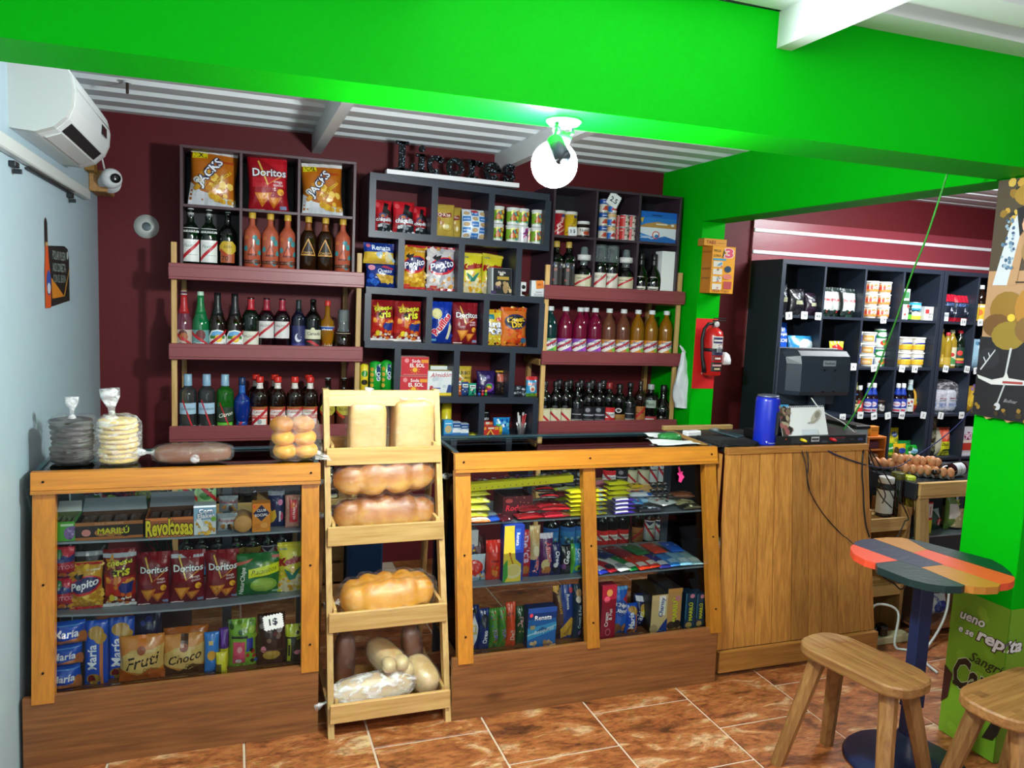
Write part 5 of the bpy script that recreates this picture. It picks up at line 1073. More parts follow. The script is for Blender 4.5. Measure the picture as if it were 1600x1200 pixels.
o=link('snack_packet',bag_mesh(w*.95,h*.9,.045,A_ros,0x8a9298,seed=52,name='snack_packet'));tag(o,'clear grey packet of ring biscuits lying on the lower packet','packet','grey ring biscuit packets');put_at(o,x+.004,LY+.05,z+h+.003,0,-6)
x,w,h,z=fit(c2(572,512,745,680),LY,LS(0))
t=thing('biscuit_pack','round tan biscuit pack lying with its end to the glass','packet',(x,LY,z+w/2+.001))
mr=Matrix.Rotation(R_(90),4,'X')
MB().lathe([(w*.42,-.09),(w*.5,-.085),(w*.5,-.004),(w*.47,0)],24,0xcf9f5e,mat=mr).build('biscuits',plain('tan_biscuit',0xd09a56,.6,bump=(60,.3)),t)
MB().lathe([(w*.505,-.14),(w*.515,-.1),(w*.512,-.01)],24,mat=mr,capb=False,capt=False).build('wrapper',BAGFILM,t)
A_club=[('p',[(.5,.95),(.95,.66),(.5,.38),(.05,.66)],0x14204a),('t','CLUB',.5,.76,.5,0xf0f0f0,{'b':.04,'rot':3}),('t','SOCIAL',.5,.6,.72,0xf0f0f0,{'b':.04,'rot':3}),('e',.3,.2,.24,.12,0xd07a1c),('e',.66,.22,.26,.14,0xd8861e),('e',.66,.24,.2,.1,0xe8a04a),('e',.12,.9,.05,.04,0xc02a2a)]
carton('cracker_box','small orange cracker box with a navy diamond','box',c2(744,402,916,666),LY-.004,LS(0),A_club,0xe08a1c,.05)
bag('biscuit_packet','navy biscuit packet with a yellow figure and pink seal','packet',c2(896,300,1056,656),LY+.02,LS(0),[('r',.0,.86,1,.98,0xa8b0c0),('e',.72,.68,.16,.08,0xd88ab0),('p',[(0,.1),(.3,.15),(.5,.3),(.4,.5),(.2,.44),(.1,.56),(0,.5)],0xd8b430),('r',0.64,0.15,0.76,0.45,0xd8dcec),('e',.82,.3,.08,.12,0xc84a6a)],0x182658,.05,seed=53)
bag('wafer_packet','pink chequered wafer packet','packet',c2(1058,348,1204,642),LY,LS(0),[('n',4,0,0,1,1,[0xd8a890,0xe8c8b0,0xc87a70],34,.07),('r',.26,.2,.8,.88,0xd03a44),('e',.5,.72,.16,.1,0xe06a2a),('t','BELTRÁN',.52,.48,.8,0xf0dcd8,{'rot':90,'b':.03})],0xd89a88,.045,seed=54)
bag('cracker_packet','slim sky blue cracker packet beside the corner post','packet',c2(1208,378,1275,642),LY,LS(0),[('t','PREMIUM',.6,.4,2.2,0x16204a,{'rot':90,'b':.03}),('e',.4,.88,.3,.06,0xd04a5a)],0x3a9ad0,.04,seed=55)
# middle shelf of the left showcase
LY2=LFY(.5)+.055
A_pis=[('r',0,.55,1,.75,0x24347a),('r',0,0,1,.2,0x28306a),('t','PISITOS',.5,.4,.95,0xd8889a,{'b':.04}),('e',.3,.8,.2,.14,0x2a7a4a),('e',.78,.85,.2,.14,0xc82a44),('e',.5,.12,.2,.1,0xd87a2a),('e',.9,.1,.2,.1,0xd8a02a)]
bag('snack_packet','navy and red snack packet at the wall end, lower of two','packet',c6(183,503,272,622),LY2,LS(1),A_pis,0xb02434,.05,'navy and red snack packets',seed=56)
x,w,h,z=fit(c6(183,503,272,622),LY2,LS(1))
o=link('snack_packet',bag_mesh(w,h*.98,.05,A_pis,0xb02434,seed=57,name='snack_packet'));tag(o,'navy and red snack packet at the wall end, standing on another','packet','navy and red snack packets');put_at(o,x+.004,LY2+.035,z+h+.003)
bag('chip_bag','dark foil snack bag with a folded silver top behind the puff bag','bag',c6(258,372,400,600),LY2+.1,LS(1),[('r',0,.78,1,.86,0xb8bcc4)],0x2a1e1c,.06,seed=58)
bag('chip_bag','yellow cheese puff bag in the left showcase','bag',c6(250,447,378,616),LY2,LS(1),A_pep(0xb8202a,[0xe0aa2c,0xf0c84a,0xc88c1e]),0xd8a22a,.07,seed=59)
bag('chip_bag','dark red cheese snack bag in the left showcase','bag',c6(376,398,506,606),LY2+.01,LS(1),[('r',0,.86,1,.93,0xb8bcc4)]+A_tris,0x7c181c,.075,seed=60)
for i,b in enumerate(((505,412,634,602),(630,405,768,598),(765,402,896,592))):
    bag('chip_bag','dark red tortilla chip bag in the left showcase, %s of three'%ORD[i],'bag',c6(*b),LY2,LS(1),([('r',.05,.87,.95,.94,0xc0c4cc)]if i==1 else[])+A_dor(0x84141c,0x74141c),0x74141c,.075,'dark red tortilla bags in the left showcase',seed=61+i,tilt=-6)
A_nat=[('e',.62,.28,.3,.18,0x8ab03c),('e',.72,.68,.2,.14,0x7a9a3c),('e',.6,.3,.24,.13,0x9abc4c),('p',[(0,.72),(.3,.82),(.4,.9),(0,.8)],0xc8604a),('r',.8,.88,.98,.95,0xc8605a),('t','NaturChips',.16,.38,.62,0xe8f0e0,{'rot':86,'b':.05,'ol':0x12401a,'ow':.04}),('r',.8,.06,.95,.12,0xa8c8a0)]
o=bag('chip_bag','green plantain chip bag with a handwritten yellow note','bag',c6(880,412,1056,580),LY2,LS(1),A_nat+[('p',[(.28,.46),(.98,.56),(.98,.78),(.28,.66)],0xdce41c),('t','Platanitos',.63,.62,.6,0x3a5018,{'rot':8,'sh':.4,'b':-.005})],0x1c6a2a,.07,seed=65)
bag('chip_bag','yellow corn snack bag beside the corner post','bag',c6(1042,372,1150,552),LY2,LS(1),A_kes,0xd8cc2a,.06,seed=66,tilt=-8)
# floor of the left showcase
LY3=LFY(.25)+.06
A_mari=[('p',[(0,0),(1,0),(1,.26),(.85,.34),(0,.22)],0xc87a4a),('e',.92,.3,.12,.3,0xb86a34),('t','María',.48,.56,.72,0xf0f2f8,{'b':.04,'sh':.1}),('r',0,.86,1,.9,0x5a9ae0)]
hs=0
for i,(nm,b)in enumerate((('lowest',(180,856,300,952)),('middle',(180,780,305,856)),('topmost',(184,694,318,780)))):
    a=at(*c6(b[0],b[3]),LY3);bb=at(*c6(b[2],b[1]),LY3);w=bb.x-a.x
    h=(.082,.07,.078)[i]
    o=link('biscuit_packet',bag_mesh(w,h,.06,A_mari,0x1450c0,seed=70+i,pinch=.02,name='biscuit_packet',full=.3));tag(o,'blue biscuit packet lying flat, the %s of the stack'%nm,'packet','blue biscuit packets');put_at(o,(a.x+bb.x)/2,LY3+.03,LBASE+.002+hs,0,0,-2);hs+=h+.002
A_marv=[('p',[(.66,0),(.8,0),(.82,.7),(.68,.66)],0xc87a4a),('e',.5,.82,.34,.1,0xb88a34),('e',.7,.74,.26,.08,0xc09438),('e',.4,.1,.3,.1,0xa8843c),('e',.32,.1,.16,.08,0x7a1c24),('t','María',.36,.46,1.15,0xf0f2f8,{'rot':90,'b':.04})]
for i,b in enumerate(((308,668,400,925),(396,655,500,915))):
    bag('biscuit_packet','tall blue biscuit packet, %s'%['beside the flat stack','beside the orange bag'][i],'packet',c6(*b),LY3+.03*i,LBASE,A_marv,0x1450c0,.05,'blue biscuit packets',seed=73+i,pinch=.02)
def A_dor2(t):return[('r',.42,.7,.6,1,0x4a2a18 if t=='Choco' else 0xe07a20),('p',[(0,.3),(0,.55),(.3,.72),(.75,.7),(1,.8),(1,.3),(.6,.14)],0xd8b468),('p',[(0,0),(1,0),(1,.2),(.7,.3),(.4,.12),(0,.3)],0x4a2c14 if t=='Choco' else 0xb85a1c),('e',.5,.7,.1,.1,0x9a4a2a),('t',t,.52,.46,.8,0x17120e,{'sh':.35,'rot':10,'b':.02}),('t',"D'Oro",.7,.26,.34,0x7a6030,{'sh':.3})]
bag('biscuit_bag','orange biscuit bag with black script, nearer the blue packets','bag',c6(440,724,614,905),LY3-.005,LBASE,A_dor2('Fruti'),0xd8883a,.06,'orange biscuit bags',seed=76)
bag('biscuit_bag','orange biscuit bag with black script and brown tab','bag',c6(606,718,770,890),LY3,LBASE,A_dor2('Choco'),0xd88e40,.06,'orange biscuit bags',seed=77)
bag('biscuit_bag','orange biscuit bag standing behind the brown tabbed one','bag',c6(610,690,780,880),LY3+.09,LBASE,[],0xc86a1e,.06,'orange biscuit bags',seed=78)
bag('biscuit_packet','clear and dark blue packet behind the blue biscuit packets','packet',c6(495,640,605,890),LY3+.11,LBASE,[('n',4,.1,.2,.9,.9,[0x2a4aa0,0x1c2c58],9,.12)],0x16244a,.06,seed=79)
bag('wafer_packet','slim sky blue packet beside the orange bags','packet',c6(764,706,822,872),LY3,LBASE,[('e',.5,.45,.3,.12,0xd8a030),('r',.3,.7,.6,.8,0xd8c070)],0x2a80d8,.035,seed=80)
bag('wafer_packet','slim purple packet with a yellow foot','packet',c6(820,690,858,866),LY3+.03,LBASE,[('r',0,0,1,.5,0xe0d424),('r',.2,.55,.5,.95,0x7a4ab8)],0x5a2a8a,.035,seed=81)
bag('yellow_packet','small yellow packet in front of the purple one','packet',c6(808,778,852,862),LY3-.02,LBASE,[('r',0,0,.5,.5,0x6a5a1c)],0xe0d82a,.025,seed=82)
bag('biscuit_bag','lime green bag with a pink biscuit picture','bag',c6(856,662,962,856),LY3+.01,LBASE,[('r',.15,.08,.6,.56,0xd84a6a),('e',.4,.4,.1,.07,0xe8a0a8),('e',.36,.14,.12,.05,0xf0e0e4),('r',.66,.4,.9,.62,0x2a3aa0),('n',5,.6,.05,1,.4,[0xb8342a,0x2a58b0,0x1c1c1c],7,.1),('n',8,0,.6,1,.98,[0xa8c83a,0x5a8a1c,0x2a5a1c],9,.13),('r',0.1,0.635,0.7,0.685,0x20301a)],0x7ab02c,.06,seed=83)
bag('biscuit_bag','brown biscuit bag carrying the one dollar tag','bag',c6(966,640,1072,842),LY3,LBASE,[('n',6,.05,.45,.95,.95,[0xb8a8a8,0x8a6a5a,0x6a2a2a],10,.13),('e',.5,.22,.32,.1,0xb8923a),('e',.2,.34,.1,.06,0xd87a90),('r',0,.3,1,.32,0x6a4a34)],0x3a1e16,.06,seed=84)
p=at(*c6(1025,652),LY3-.022);price_tag('white zigzag tag reading one dollar on the brown bag',p,.062,.05,'1$',rot=8,group=None)
bag('biscuit_packet','black and lime packet beside the corner post','packet',c6(1072,676,1136,832),LY3,LBASE,[('r',0,.7,1,1,0xc8d02c),('r',.1,.04,.3,.66,0xa8b02c),('e',.7,.3,.2,.06,0xd88aa0),('r',0.14,0.21,0.26,0.51,0x1a1a14),('n',3,.4,.5,1,.9,[0x8a9a1c,0x2a2c1a],6,.12)],0x1c2418,.04,seed=85)
# ---- the wide showcase
CY1=CFY(CS1)+.06;CY2=CFY(CS2)+.06;CY3=CFY(.24)+.065
def lying(name,label,cat,px,Y,z,w,l,th,art,base,yaw=0,group=None,seed=1,up=0,roll=0):
    """packet lying on its back, its near edge at a pixel column px = (x, y) on the plane y = Y"""
    X=at(px[0],px[1],Y).x
    o=link(name,bag_mesh(w,l,th,art,base,seed=seed,pinch=.02,name=name,full=.35));tag(o,label,cat,group)
    o.matrix_world=Matrix.Translation((X,Y,z+th*.5+.002))@Matrix.Rotation(R_(yaw),4,'Z')@Matrix.Rotation(R_(roll),4,'Y')@Matrix.Rotation(R_(-88+up),4,'X')
    return o
Z1=CS1;yel=0xe2dc1c
x0=at(*c5(150,560),CY1+.05).x;x1=at(*c5(1365,460),CY1+.05).x;za=at(*c5(290,560),CY1+.05).z;zb=at(*c5(1350,455),CY1+.05).z
mb=MB();L_=math.hypot(x1-x0,zb-za)+.01
mb.bbox(-L_/2,L_/2,0,.05,-.014,.014,.002,yel)
put_print(mb,[('n',3,.02,.55,.98,.98,[0xc83a2a,0xd8d4d0,0x6a4a9a,0x2a2a30],60,.02),],L_,.05,lambda x,z,o:(x,z,.014+o))
put_print(mb,[('r',.1+.05*i,.3,.108+.05*i,.5,0x8a8a1c)for i in range(14)],L_,.028,lambda x,z,o:(x,-o,z-.014))
o=mb.build('long_sweet_box',PAPER);tag(o,'long slim yellow sweet box lying slanted across the other sweets','box');put_at(o,(x0+x1)/2,CY1+.05,(za+zb)/2,0,0,-math.degrees(math.atan2(zb-za,x1-x0)))
for i in range(4):
    lying('sweet_packet','pale yellow sweet packet at the post end, %s layer'%['lowest','second','third','top'][i],'packet',c5(330+8*i,790-40*i),CY1+.02+.01*i,Z1+.027*i+.02*0,.13,.12,.024,[('n',i,.05,.1,.95,.9,[0xe8e0a0,0xd8c86a,0xe8e434],12,.12),('t','AW',.6,.6,.3,0x28408a,{'b':.04})],0xdcd84a,-14+6*i,'pale yellow sweet packets',90+i)
lying('sweet_packet','orange and white sweet bar beside the post','packet',c5(400,880),CY1-.035,Z1,.085,.05,.022,[('r',0,.1,1,.35,0xe8e4dc),('t','Cri Cri',.5,.6,.7,0x8a2a14,{'sh':.2})],0xd8702a,-8,seed=95)
lying('sweet_packet','small royal blue sweet bar on the upper shelf','packet',c5(570,872),CY1-.03,Z1,.055,.05,.02,[('n',3,0,0,1,1,[0x3a78d8,0xd8dce8],5,.13)],0x1c48a8,12,seed=96)
display_tray('chocolate_tray','open maroon chocolate box with red script','box',c5(640,640,950,790),CY1+.03,Z1,[('t','Rodrigo',.5,.42,.8,0xd8283a,{'sh':.15,'b':.04}),('e',.2,.8,.12,.1,0xa03a3a),('n',4,.2,.6,1,1,[0xb8705a],6,.02)],0x4a1218,.12,0xa8a4b8,0x2a1414,.3)
lying('chocolate_bar','maroon and pink chocolate bar in front of the open box','bar',c5(700,868),CY1-.035,Z1,.06,.075,.018,[('n',3,0,0,1,1,[0xd87a8a,0xc81c2c,0xe8d8d8],7,.1)],0x4a1420,24,seed=97)
for i,(px,dy,dz,w,yw,c,tx,d)in enumerate((((935,860),-.03,0,.115,3,0xa0141e,'Ovomaltina','red chocolate bar in front of the maroon box'),((930,800),.0,.022,.1,6,0x8a141e,'','dark red chocolate bar lying on the front bar'),((1210,850),-.03,0,.115,2,0xb81c34,'NutBis','crimson nut bar in front'),((1190,780),-.015,.025,.125,-4,0xd0202a,'','bright red bar lying on the nut bar'),((1130,690),.05,.055,.08,-10,0x1c1414,'Unica','black and red wafer, lower of two'),((1080,610),.055,.085,.085,-6,0x1c1414,'Unica','black and red wafer, upper of two'),((1270,640),.06,.06,.075,10,0x5a1c20,'','maroon bar tipped over behind the red bars'),((1130,640),.065,.02,.12,0,0x4a1418,'','maroon bar under the black wafers'))):
    lying('chocolate_bar',d,'bar',c5(*px),CY1+dy,Z1+dz,w,.06,.024,[('r',0,.08,1,.22,0x6a1018 if c!=0x1c1414 else 0xc82430)]+([('t',tx,.45,.55,.6,0xf0e8e8,{'b':.04,'sh':.15})]if tx else[('n',i,.1,.3,.9,.8,[0xe8b0a8,0x701018],5,.06)])+([('r',.7,0,1,1,0x6a4028)]if tx=='NutBis' else[]),c,yw,'chocolate bars on the upper glass shelf',98+i)
for i in range(6):
    lying('sweet_bar','bright yellow bar in the stack behind the middle post, %s from the bottom'%ORD[i],'bar',c5(1530+6*(i%2),840-36*i),CY1-.02+.004*(i%3),Z1+.0185*i,.17,.05,.018,[('r',.78,0,.9,1,0x3a78b8),('e',.82,.5,.08,.3,0xd8a08a),('e',.95,.5,.04,.3,0x1c1c1c),('r',0,.04,1,.1,0xb8b01c)],0xe4dc18,1.5*(i%3),'stack of bright yellow bars',110+i)
for i,(px,dz,dy)in enumerate((((1370,560),.075,.07),((1400,525),.1,.075))):
    lying('sweet_bar','wide yellow packet lying behind the bar stack, %s'%['lower','upper'][i],'packet',c5(*px),CY1+dy+.06,Z1+dz-.055,.16,.09,.026,[('r',.1,.3,.4,.7,0xe8e8b0),('n',i,.4,.1,.9,.9,[0x5aa0c8,0xd8d020],6,.09)],0xdcd820,4,'wide yellow packets',117+i)
for i in range(4):
    lying('sweet_packet','lemon yellow packet in the stack beside the middle post, %s layer'%['lowest','second','third','top'][i],'packet',c6b(390,690-40*i),CY1+.015,Z1+.048+.021*i,.105,.06,.02,[('e',.3,.5,.2,.3,0x6a6a1c),('r',0.15,0.475,0.45,0.525,0xd8d850),('e',.75,.5,.1,.2,0x7ab03a)],0xd8d41c,-3+2*i,'lemon yellow packets',120+i)
for i in range(4):
    lying('sweet_bar','violet and white bar in the stack under the lemon packets, %s layer'%['lowest','second','third','top'][i],'bar',c6b(450,815-30*i),CY1-.03+.004*i,Z1+.0165*i,.1,.05,.016,[('r',.05,.05,.65,.95,0xd8d4e4),('r',0.65,0.475,0.95,0.525,0xd8d4e8)],0x3a2a86,2-i,'violet and white bars',125+i)
for i in range(3):
    lying('sweet_packet','pink sweet packet behind the lemon stack, %s layer'%['lower','middle','upper'][i],'packet',c6b(240,575-30*i),CY1+.11,Z1+.07+.024*i-.03,.09,.05,.022,[('r',.1,.3,.9,.6,0xe8a8b8)],0xd87a94,0,'pink sweet packets',130+i)
rng=random.Random(11)
for i,(px,dy,dz,w,l,yw,c,cs,d)in enumerate((((580,560),.1,.07,.07,.05,5,0xd8b024,[0x2a2420,0xe8dcb0],'mustard packet behind the lemon stack'),((620,640),.05,.045,.11,.06,-4,0xd8dce4,[0xc82a34,0x2a6ac8],'white packet with red mark'),((690,660),.04,.02,.09,.06,10,0x9ac8e8,[0xd8e4f0,0x2a4a9a],'pale blue packet'),((570,680),.02,.02,.06,.06,-20,0x3a8ad0,[0xe8f0f4,0xc83a4a],'sky blue sweet packet'),((730,800),-.03,0,.12,.06,-3,0x24262e,[0x8a90a0,0x4a5060],'charcoal sweet packet at the shelf edge'),((800,690),.03,.02,.08,.06,30,0xb8c0c4,[0xe8ecec,0x8a6a2a],'silver sweet packet'),((920,760),-.005,.018,.105,.08,24,0xe0e4e4,[0xd02a3a,0x2a2a3a,0xe8b88a],'white crumpled sweet packet with a printed face'),((1090,700),.03,.0,.1,.07,-12,0xb8b484,[0x6a6a3a,0xd8d0a0],'khaki sweet packet'),((1060,640),.06,.03,.1,.06,-16,0x8a4a2a,[0x5a2a1a,0xb87a4a],'chestnut sweet packet'),((1160,790),-.025,0,.1,.05,4,0x3a3a2c,[0xc8c49a,0x1c1c18],'olive black sweet packet at the shelf edge'),((1000,600),.08,.02,.12,.05,-18,0x3a302c,[0xd8d0c0,0x8a6a4a],'dark bar lying at an angle'))):
    lying('sweet_packet',d+' on the upper glass shelf','packet',c6b(*px),CY1+dy,Z1+dz,w,l,.022,[('n',i,.05,.1,.95,.9,cs,8,.1)],c,yw,'loose sweet packets',140+i)
for i in range(9):
    r,q=divmod(i,3)
    lying('sweet_stick','navy and white sweet stick, %s of the %s row'%(ORD[q],['lowest','middle','upper'][r]),'stick',c6b(760+62*q,580-36*r),CY1+.055+.02*r,Z1+.045+.021*r-.02,.022,.06,.019,[('r',.1,.3,.9,.5,0xd8d8dc),('r',.1,.7,.9,.85,0xb89a3a)],0x1c1e2c,-16,'navy and white sweet sticks',152)
p=at(*c6b(1018,405),CFY(.86)+.036);mb=MB().prism([(-.012,-.03),(.0,-.036),(.01,-.02),(.018,-.012),(.008,0),(.012,.012),(.0,.012),(-.004,.034),(-.012,.03),(-.008,.01),(-.018,.004),(-.008,-.008)],0,.001,0xe83a86);o=mb.build('star_sticker',PAPER);tag(o,'hot pink star sticker on the showcase glass','sticker');o.location=p+Vector((0,-.004,0));o.rotation_euler=(R_(79),0,0)
# lower glass shelf
bag('candy_bag','red and white sweet bag marked with a balloon shape','bag',c7(165,135,305,292),CY2,CS2,[('e',.4,.55,.42,.3,0xd02c24),('t','CHUBI',.35,.22,.75,0xeceef0,{'rot':8,'b':.05,'ol':0x2a3a8a,'ow':.05}),('n',3,.3,.05,1,.4,[0x2a58b0,0xd8a02a,0x2a9a4a],8,.08)],0xb8ccd8,.06,seed=160)
bag('candy_bag','multicoloured sweet bag behind the balloon bag','bag',c7(168,20,240,160),CY2+.07,CS2+.06,[('n',5,0,0,1,1,[0x2a9a4a,0xd83a2a,0x2a3a9a,0xe0b83a,0xd8dcdc],18,.11)],0x3a4a78,.05,seed=161)
carton('candy_box','white box under the upper glass shelf','box',c5(283,992,385,1062),CY2+.09,CS2+.1,[('n',2,.1,.1,.9,.7,[0x8a9098,0xc8c4c0],4,.1)],0xd4d8da,.05)
bag('chocolate_bag','dark maroon foil bag leaning between the sweets','bag',c7(236,5,345,215),CY2+.06,CS2,[('n',5,.1,.1,.9,.9,[0x6a2a30,0x3a1418],6,.12)],0x4a1a20,.06,seed=162,roll=-10)
bag('biscuit_bag','orange red biscuit bag','bag',c7(306,40,406,284),CY2,CS2,[('r',0,.72,1,1,0xe8301c),('r',0.25,0.475,0.75,0.525,0x8a1a14),('n',5,.2,.05,.8,.4,[0xd87a2a,0xb8501c],8,.12),('e',.5,.2,.2,.08,0xe08a3a)],0xd8301c,.055,seed=163)
r7_=Crop(490,560,.5)
A_lim=[('r',.5,0,1,1,0x1a3aa0),('p',[(0,1),(.5,.85),(.6,.4),(.9,.3),(.9,0),(0,0)],0xe0c83a),('e',.5,.18,.42,.13,0xe0d6a0),('e',.5,.2,.34,.1,0xd8c878),('p',[(0,.3),(.2,.4),(.25,.1),(.1,0),(0,0)],0x3a9a3a),('r',.56,.56,.82,.94,0x2a5ac0),('t','Renata',.69,.75,.62,0xf0f2f8,{'rot':-90,'b':.03}),('t','Marquesa',.38,.42,.6,0xa83a1c,{'rot':-70,'sh':.3})]
carton('wafer_box','tall yellow and blue lemon wafer box','box',r7_(594,522,656,697),CY2,CS2,A_lim,0xd8c23a,.05,side=0x1a3aa0)
bag('biscuit_packet','tall red packet with white rotated lettering','packet',r7_(655,545,690,692),CY2+.01,CS2,[('t','Delicia',.42,.6,2.2,0xd8c0e0,{'rot':-85,'b':.05}),('e',.4,.16,.34,.1,0xb8702a)],0xb01c30,.04,seed=164)
bag('biscuit_packet','tall cream and navy packet with red rotated lettering','packet',r7_(684,532,718,688),CY2,CS2,[('r',0,0,1,.35,0x1a2a7a),('p',[(0,.3),(1,.45),(1,.25),(0,.1)],0x1a2a7a),('e',.5,.8,.4,.14,0xcfa868),('t','Amori',.55,.24,1.5,0xe0303c,{'rot':84,'b':.06,'ol':0xf0f0f0,'ow':.05}),('e',.5,.52,.3,.1,0xe8dcb8)],0xd8bc88,.045,seed=165)
bag('biscuit_packet','purple packet with a red and white name','packet',r7_(714,556,758,686),CY2,CS2,[('r',0,.88,1,1,0xd8d0e0),('t','Amori',.62,.58,1.3,0xd8303c,{'rot':-84,'b':.06,'ol':0xf0f0f0,'ow':.06}),('e',.4,.28,.3,.14,0xd8c890),('e',.5,.14,.34,.1,0xb8743a)],0x5a1f5e,.045,seed=166)
bag('biscuit_packet','small navy sandwich biscuit packet','packet',r7_(750,585,782,686),CY2,CS2,[('t','Oreo',.55,.55,1.2,0xe8eaf4,{'rot':-90,'b':.05}),('e',.4,.2,.3,.12,0x1a1a22),('e',.35,.34,.2,.08,0xd8d8dc)],0x16205a,.04,seed=167)
bag('biscuit_packet','small black packet with white rotated lettering','packet',r7_(780,592,814,682),CY2,CS2,[('t','Geo',.5,.6,1.1,0xe8e8ec,{'rot':75,'b':.05}),('e',.6,.2,.3,.14,0x3a3a40),('e',.2,.3,.2,.1,0x6a3a7a)],0x17161e,.04,seed=168)
bag('biscuit_packet','turquoise packet with a green stripe','packet',r7_(812,588,852,680),CY2,CS2,[('p',[(0,0),(.2,0),(.3,1),(0,1)],0x5ab03a),('t','Oops',.6,.6,1.0,0xe8f4f8,{'rot':-84,'b':.05}),('e',.5,.2,.25,.12,0x8ac03a),('e',.6,.18,.1,.06,0x3a2a1a)],0x1c90c0,.045,seed=169)
cols=[(0x2a3ab0,0xd8d8e0,'royal blue'),(0xb01c2c,0x2a2a34,'crimson'),(0xd8dcdc,0x8a929a,'white and grey'),(0x12803a,0xd8e0d8,'green and white'),(0xd0341c,0xe8dcd8,'orange red'),(0xd03a24,0xf0e0d8,'red and cream'),(0x2a3088,0xe0e4f0,'navy striped'),(0x3a8ad8,0xa8d0f0,'clear blue'),(0x8ac0e0,0xd8ecf4,'ice blue'),(0x9ac4c8,0xd8e8e0,'pale aqua')]
for i,(c,s,nm)in enumerate(cols):
    lying('gum_packet',nm+' flat packet in the row on the lower glass shelf','packet',c8(150+66*i,225-3*i),CY2-.03+.006*(i%2),CS2+.002*(i%3),.062,.17,.022,[('n',i,.1,.5,.9,.95,[s,c],5,.1),('r',.15,.1,.85,.3,s)],c,22-3*i+3*(i%2),'flat packets on the lower glass shelf',170+i)
for i,(c,nm)in enumerate(((0x1a2a5a,'dark navy'),(0x7a2028,'maroon'),(0x2a6a3a,'forest green'),(0xc8402a,'brick red'),(0x2a62c8,'bright blue'))):
    lying('gum_packet',nm+' packet lying in the second row of the lower glass shelf','packet',c8(180+110*i,120-8*i),CY2+.08,CS2+.026,.07,.12,.022,[('n',i,.1,.2,.9,.9,[0xd8d8dc,c],5,.1)],c,30-8*i,'flat packets on the lower glass shelf',182+i)
# showcase floor
A_or=[('e',.5,.72,.36,.16,0x17181f),('e',.5,.72,.28,.11,0x2a2a34),('t','Oreo',.5,.34,1.2,0xe8eaf4,{'rot':88,'b':.05})]
A_gum=[('n',5,.05,.05,.95,.95,[0xd8702a,0x3a8a2a,0xb8301c,0x8a9a4a,0x2a5a2a,0xa8784a,0x3a58b0],26,.1)]
carton('biscuit_box','narrow yellow box beside the corner post','box',c7(150,470,186,760),CY3,CBASE,[('r',0.44,0.25,0.56,0.55,0x8a8a2a)],0xe0d83a,.06)
bag('biscuit_packet','navy biscuit packet with white diamond and yellow word','packet',c7(184,468,258,760),CY3+.005,CBASE,[('p',[(.5,.8),(.95,.5),(.5,.1),(.1,.45)],0xe4e6ea),('t','SUP',.5,.5,.8,0xe8d42a,{'rot':90,'b':.05,'ol':0x2a2a1a,'ow':.05}),('e',.6,.88,.2,.06,0x15161c),('e',.4,.07,.16,.05,0xc88aa0)],0x18286a,.05,seed=190)
bag('biscuit_packet','navy sandwich biscuit packet on the showcase floor','packet',c7(256,488,326,752),CY3,CBASE,A_or,0x1c3478,.05,seed=191)
for i,b in enumerate(((324,486,386,740),(384,480,438,735))):
    bag('gummy_bag','green gummy bag full of coloured figures, %s of two'%ORD[i],'bag',c7(*b),CY3+.004,CBASE,A_gum+([('t','YUPI',.5,.4,1.1,0x3a3ab0,{'rot':-80,'b':.06,'ol':0xe0d84a,'ow':.05})]),0x4a8a2a,.05,'green gummy bags',seed=192+i)
bag('gummy_bag','orange bag with pale rotated script','bag',c7(434,446,500,732),CY3,CBASE,[('n',5,0,.4,1,.8,[0xb84a2a,0x8a3a1c],8,.14),('t','Deli',.55,.28,1.0,0xe8c8b8,{'rot':90,'sh':.2,'b':.04})],0xd8481c,.05,seed=194)
bag('gummy_bag','dark green bag with pink script','bag',c7(496,470,562,724),CY3+.01,CBASE,[('t','Deli',.4,.62,.9,0xd89aa0,{'rot':80,'b':.04}),('n',5,.05,.05,.95,.4,[0x3a4a1c,0x8a7a3a],7,.13)],0x1f4a22,.05,seed=195)
A_rbox=[('r',0,.72,1,1,0x12408a),('p',[(0,.2),(1,.42),(1,.62),(0,.5)],0x3aa0d8),('p',[(0,.3),(1,.52),(1,.55),(0,.34)],0xa8d8ec),('p',[(.3,.4),(.5,.52),(.7,.46),(.8,.4)],0x1a5a9a),('n',5,0,0,1,.14,[0xc8a070,0xd8b888,0xa87848],12,.09),('t','Renata',.52,.76,.58,0xf0f2f8,{'b':.03}),('t','Rosquitas',.56,.42,.7,0xd8eef8,{'rot':12,'sh':.3}),('e',.1,.84,.06,.05,0xc83a4a),('r',.08,.48,.24,.58,0xb8a878)]
carton('biscuit_box','wide blue biscuit box with a snow mountain picture','box',c7(556,456,740,725),CY3-.004,CBASE,A_rbox,0x1c6ab8,.05,side=0x12306a)
bag('wafer_packet','brown and yellow chocolate wafer packet','packet',c7(740,335,878,700),CY3+.015,CBASE,[('r',.35,0,1,1,0x1c3c8a),('p',[(0,.95),(.3,.9),(.45,.3),(0,.1)],0x4a2414),('p',[(0,1),(.3,1),(.2,.85),(0,.9)],0xe0a83a),('t','CHOCOLATE',.26,.66,.8,0xe0b040,{'rot':-80,'b':.04}),('t','Renata',.66,.7,.62,0xe8ecf4,{'rot':-90,'b':.03}),('p',[(.3,.2),(.8,.42),(.95,.36),(.9,.04),(.4,0)],0xd8a83a),('p',[(.5,.1),(.85,.3),(.85,.2),(.55,.02)],0xb8842a),('e',.82,.9,.09,.05,0xc83a4a)],0x3a2016,.05,seed=196)
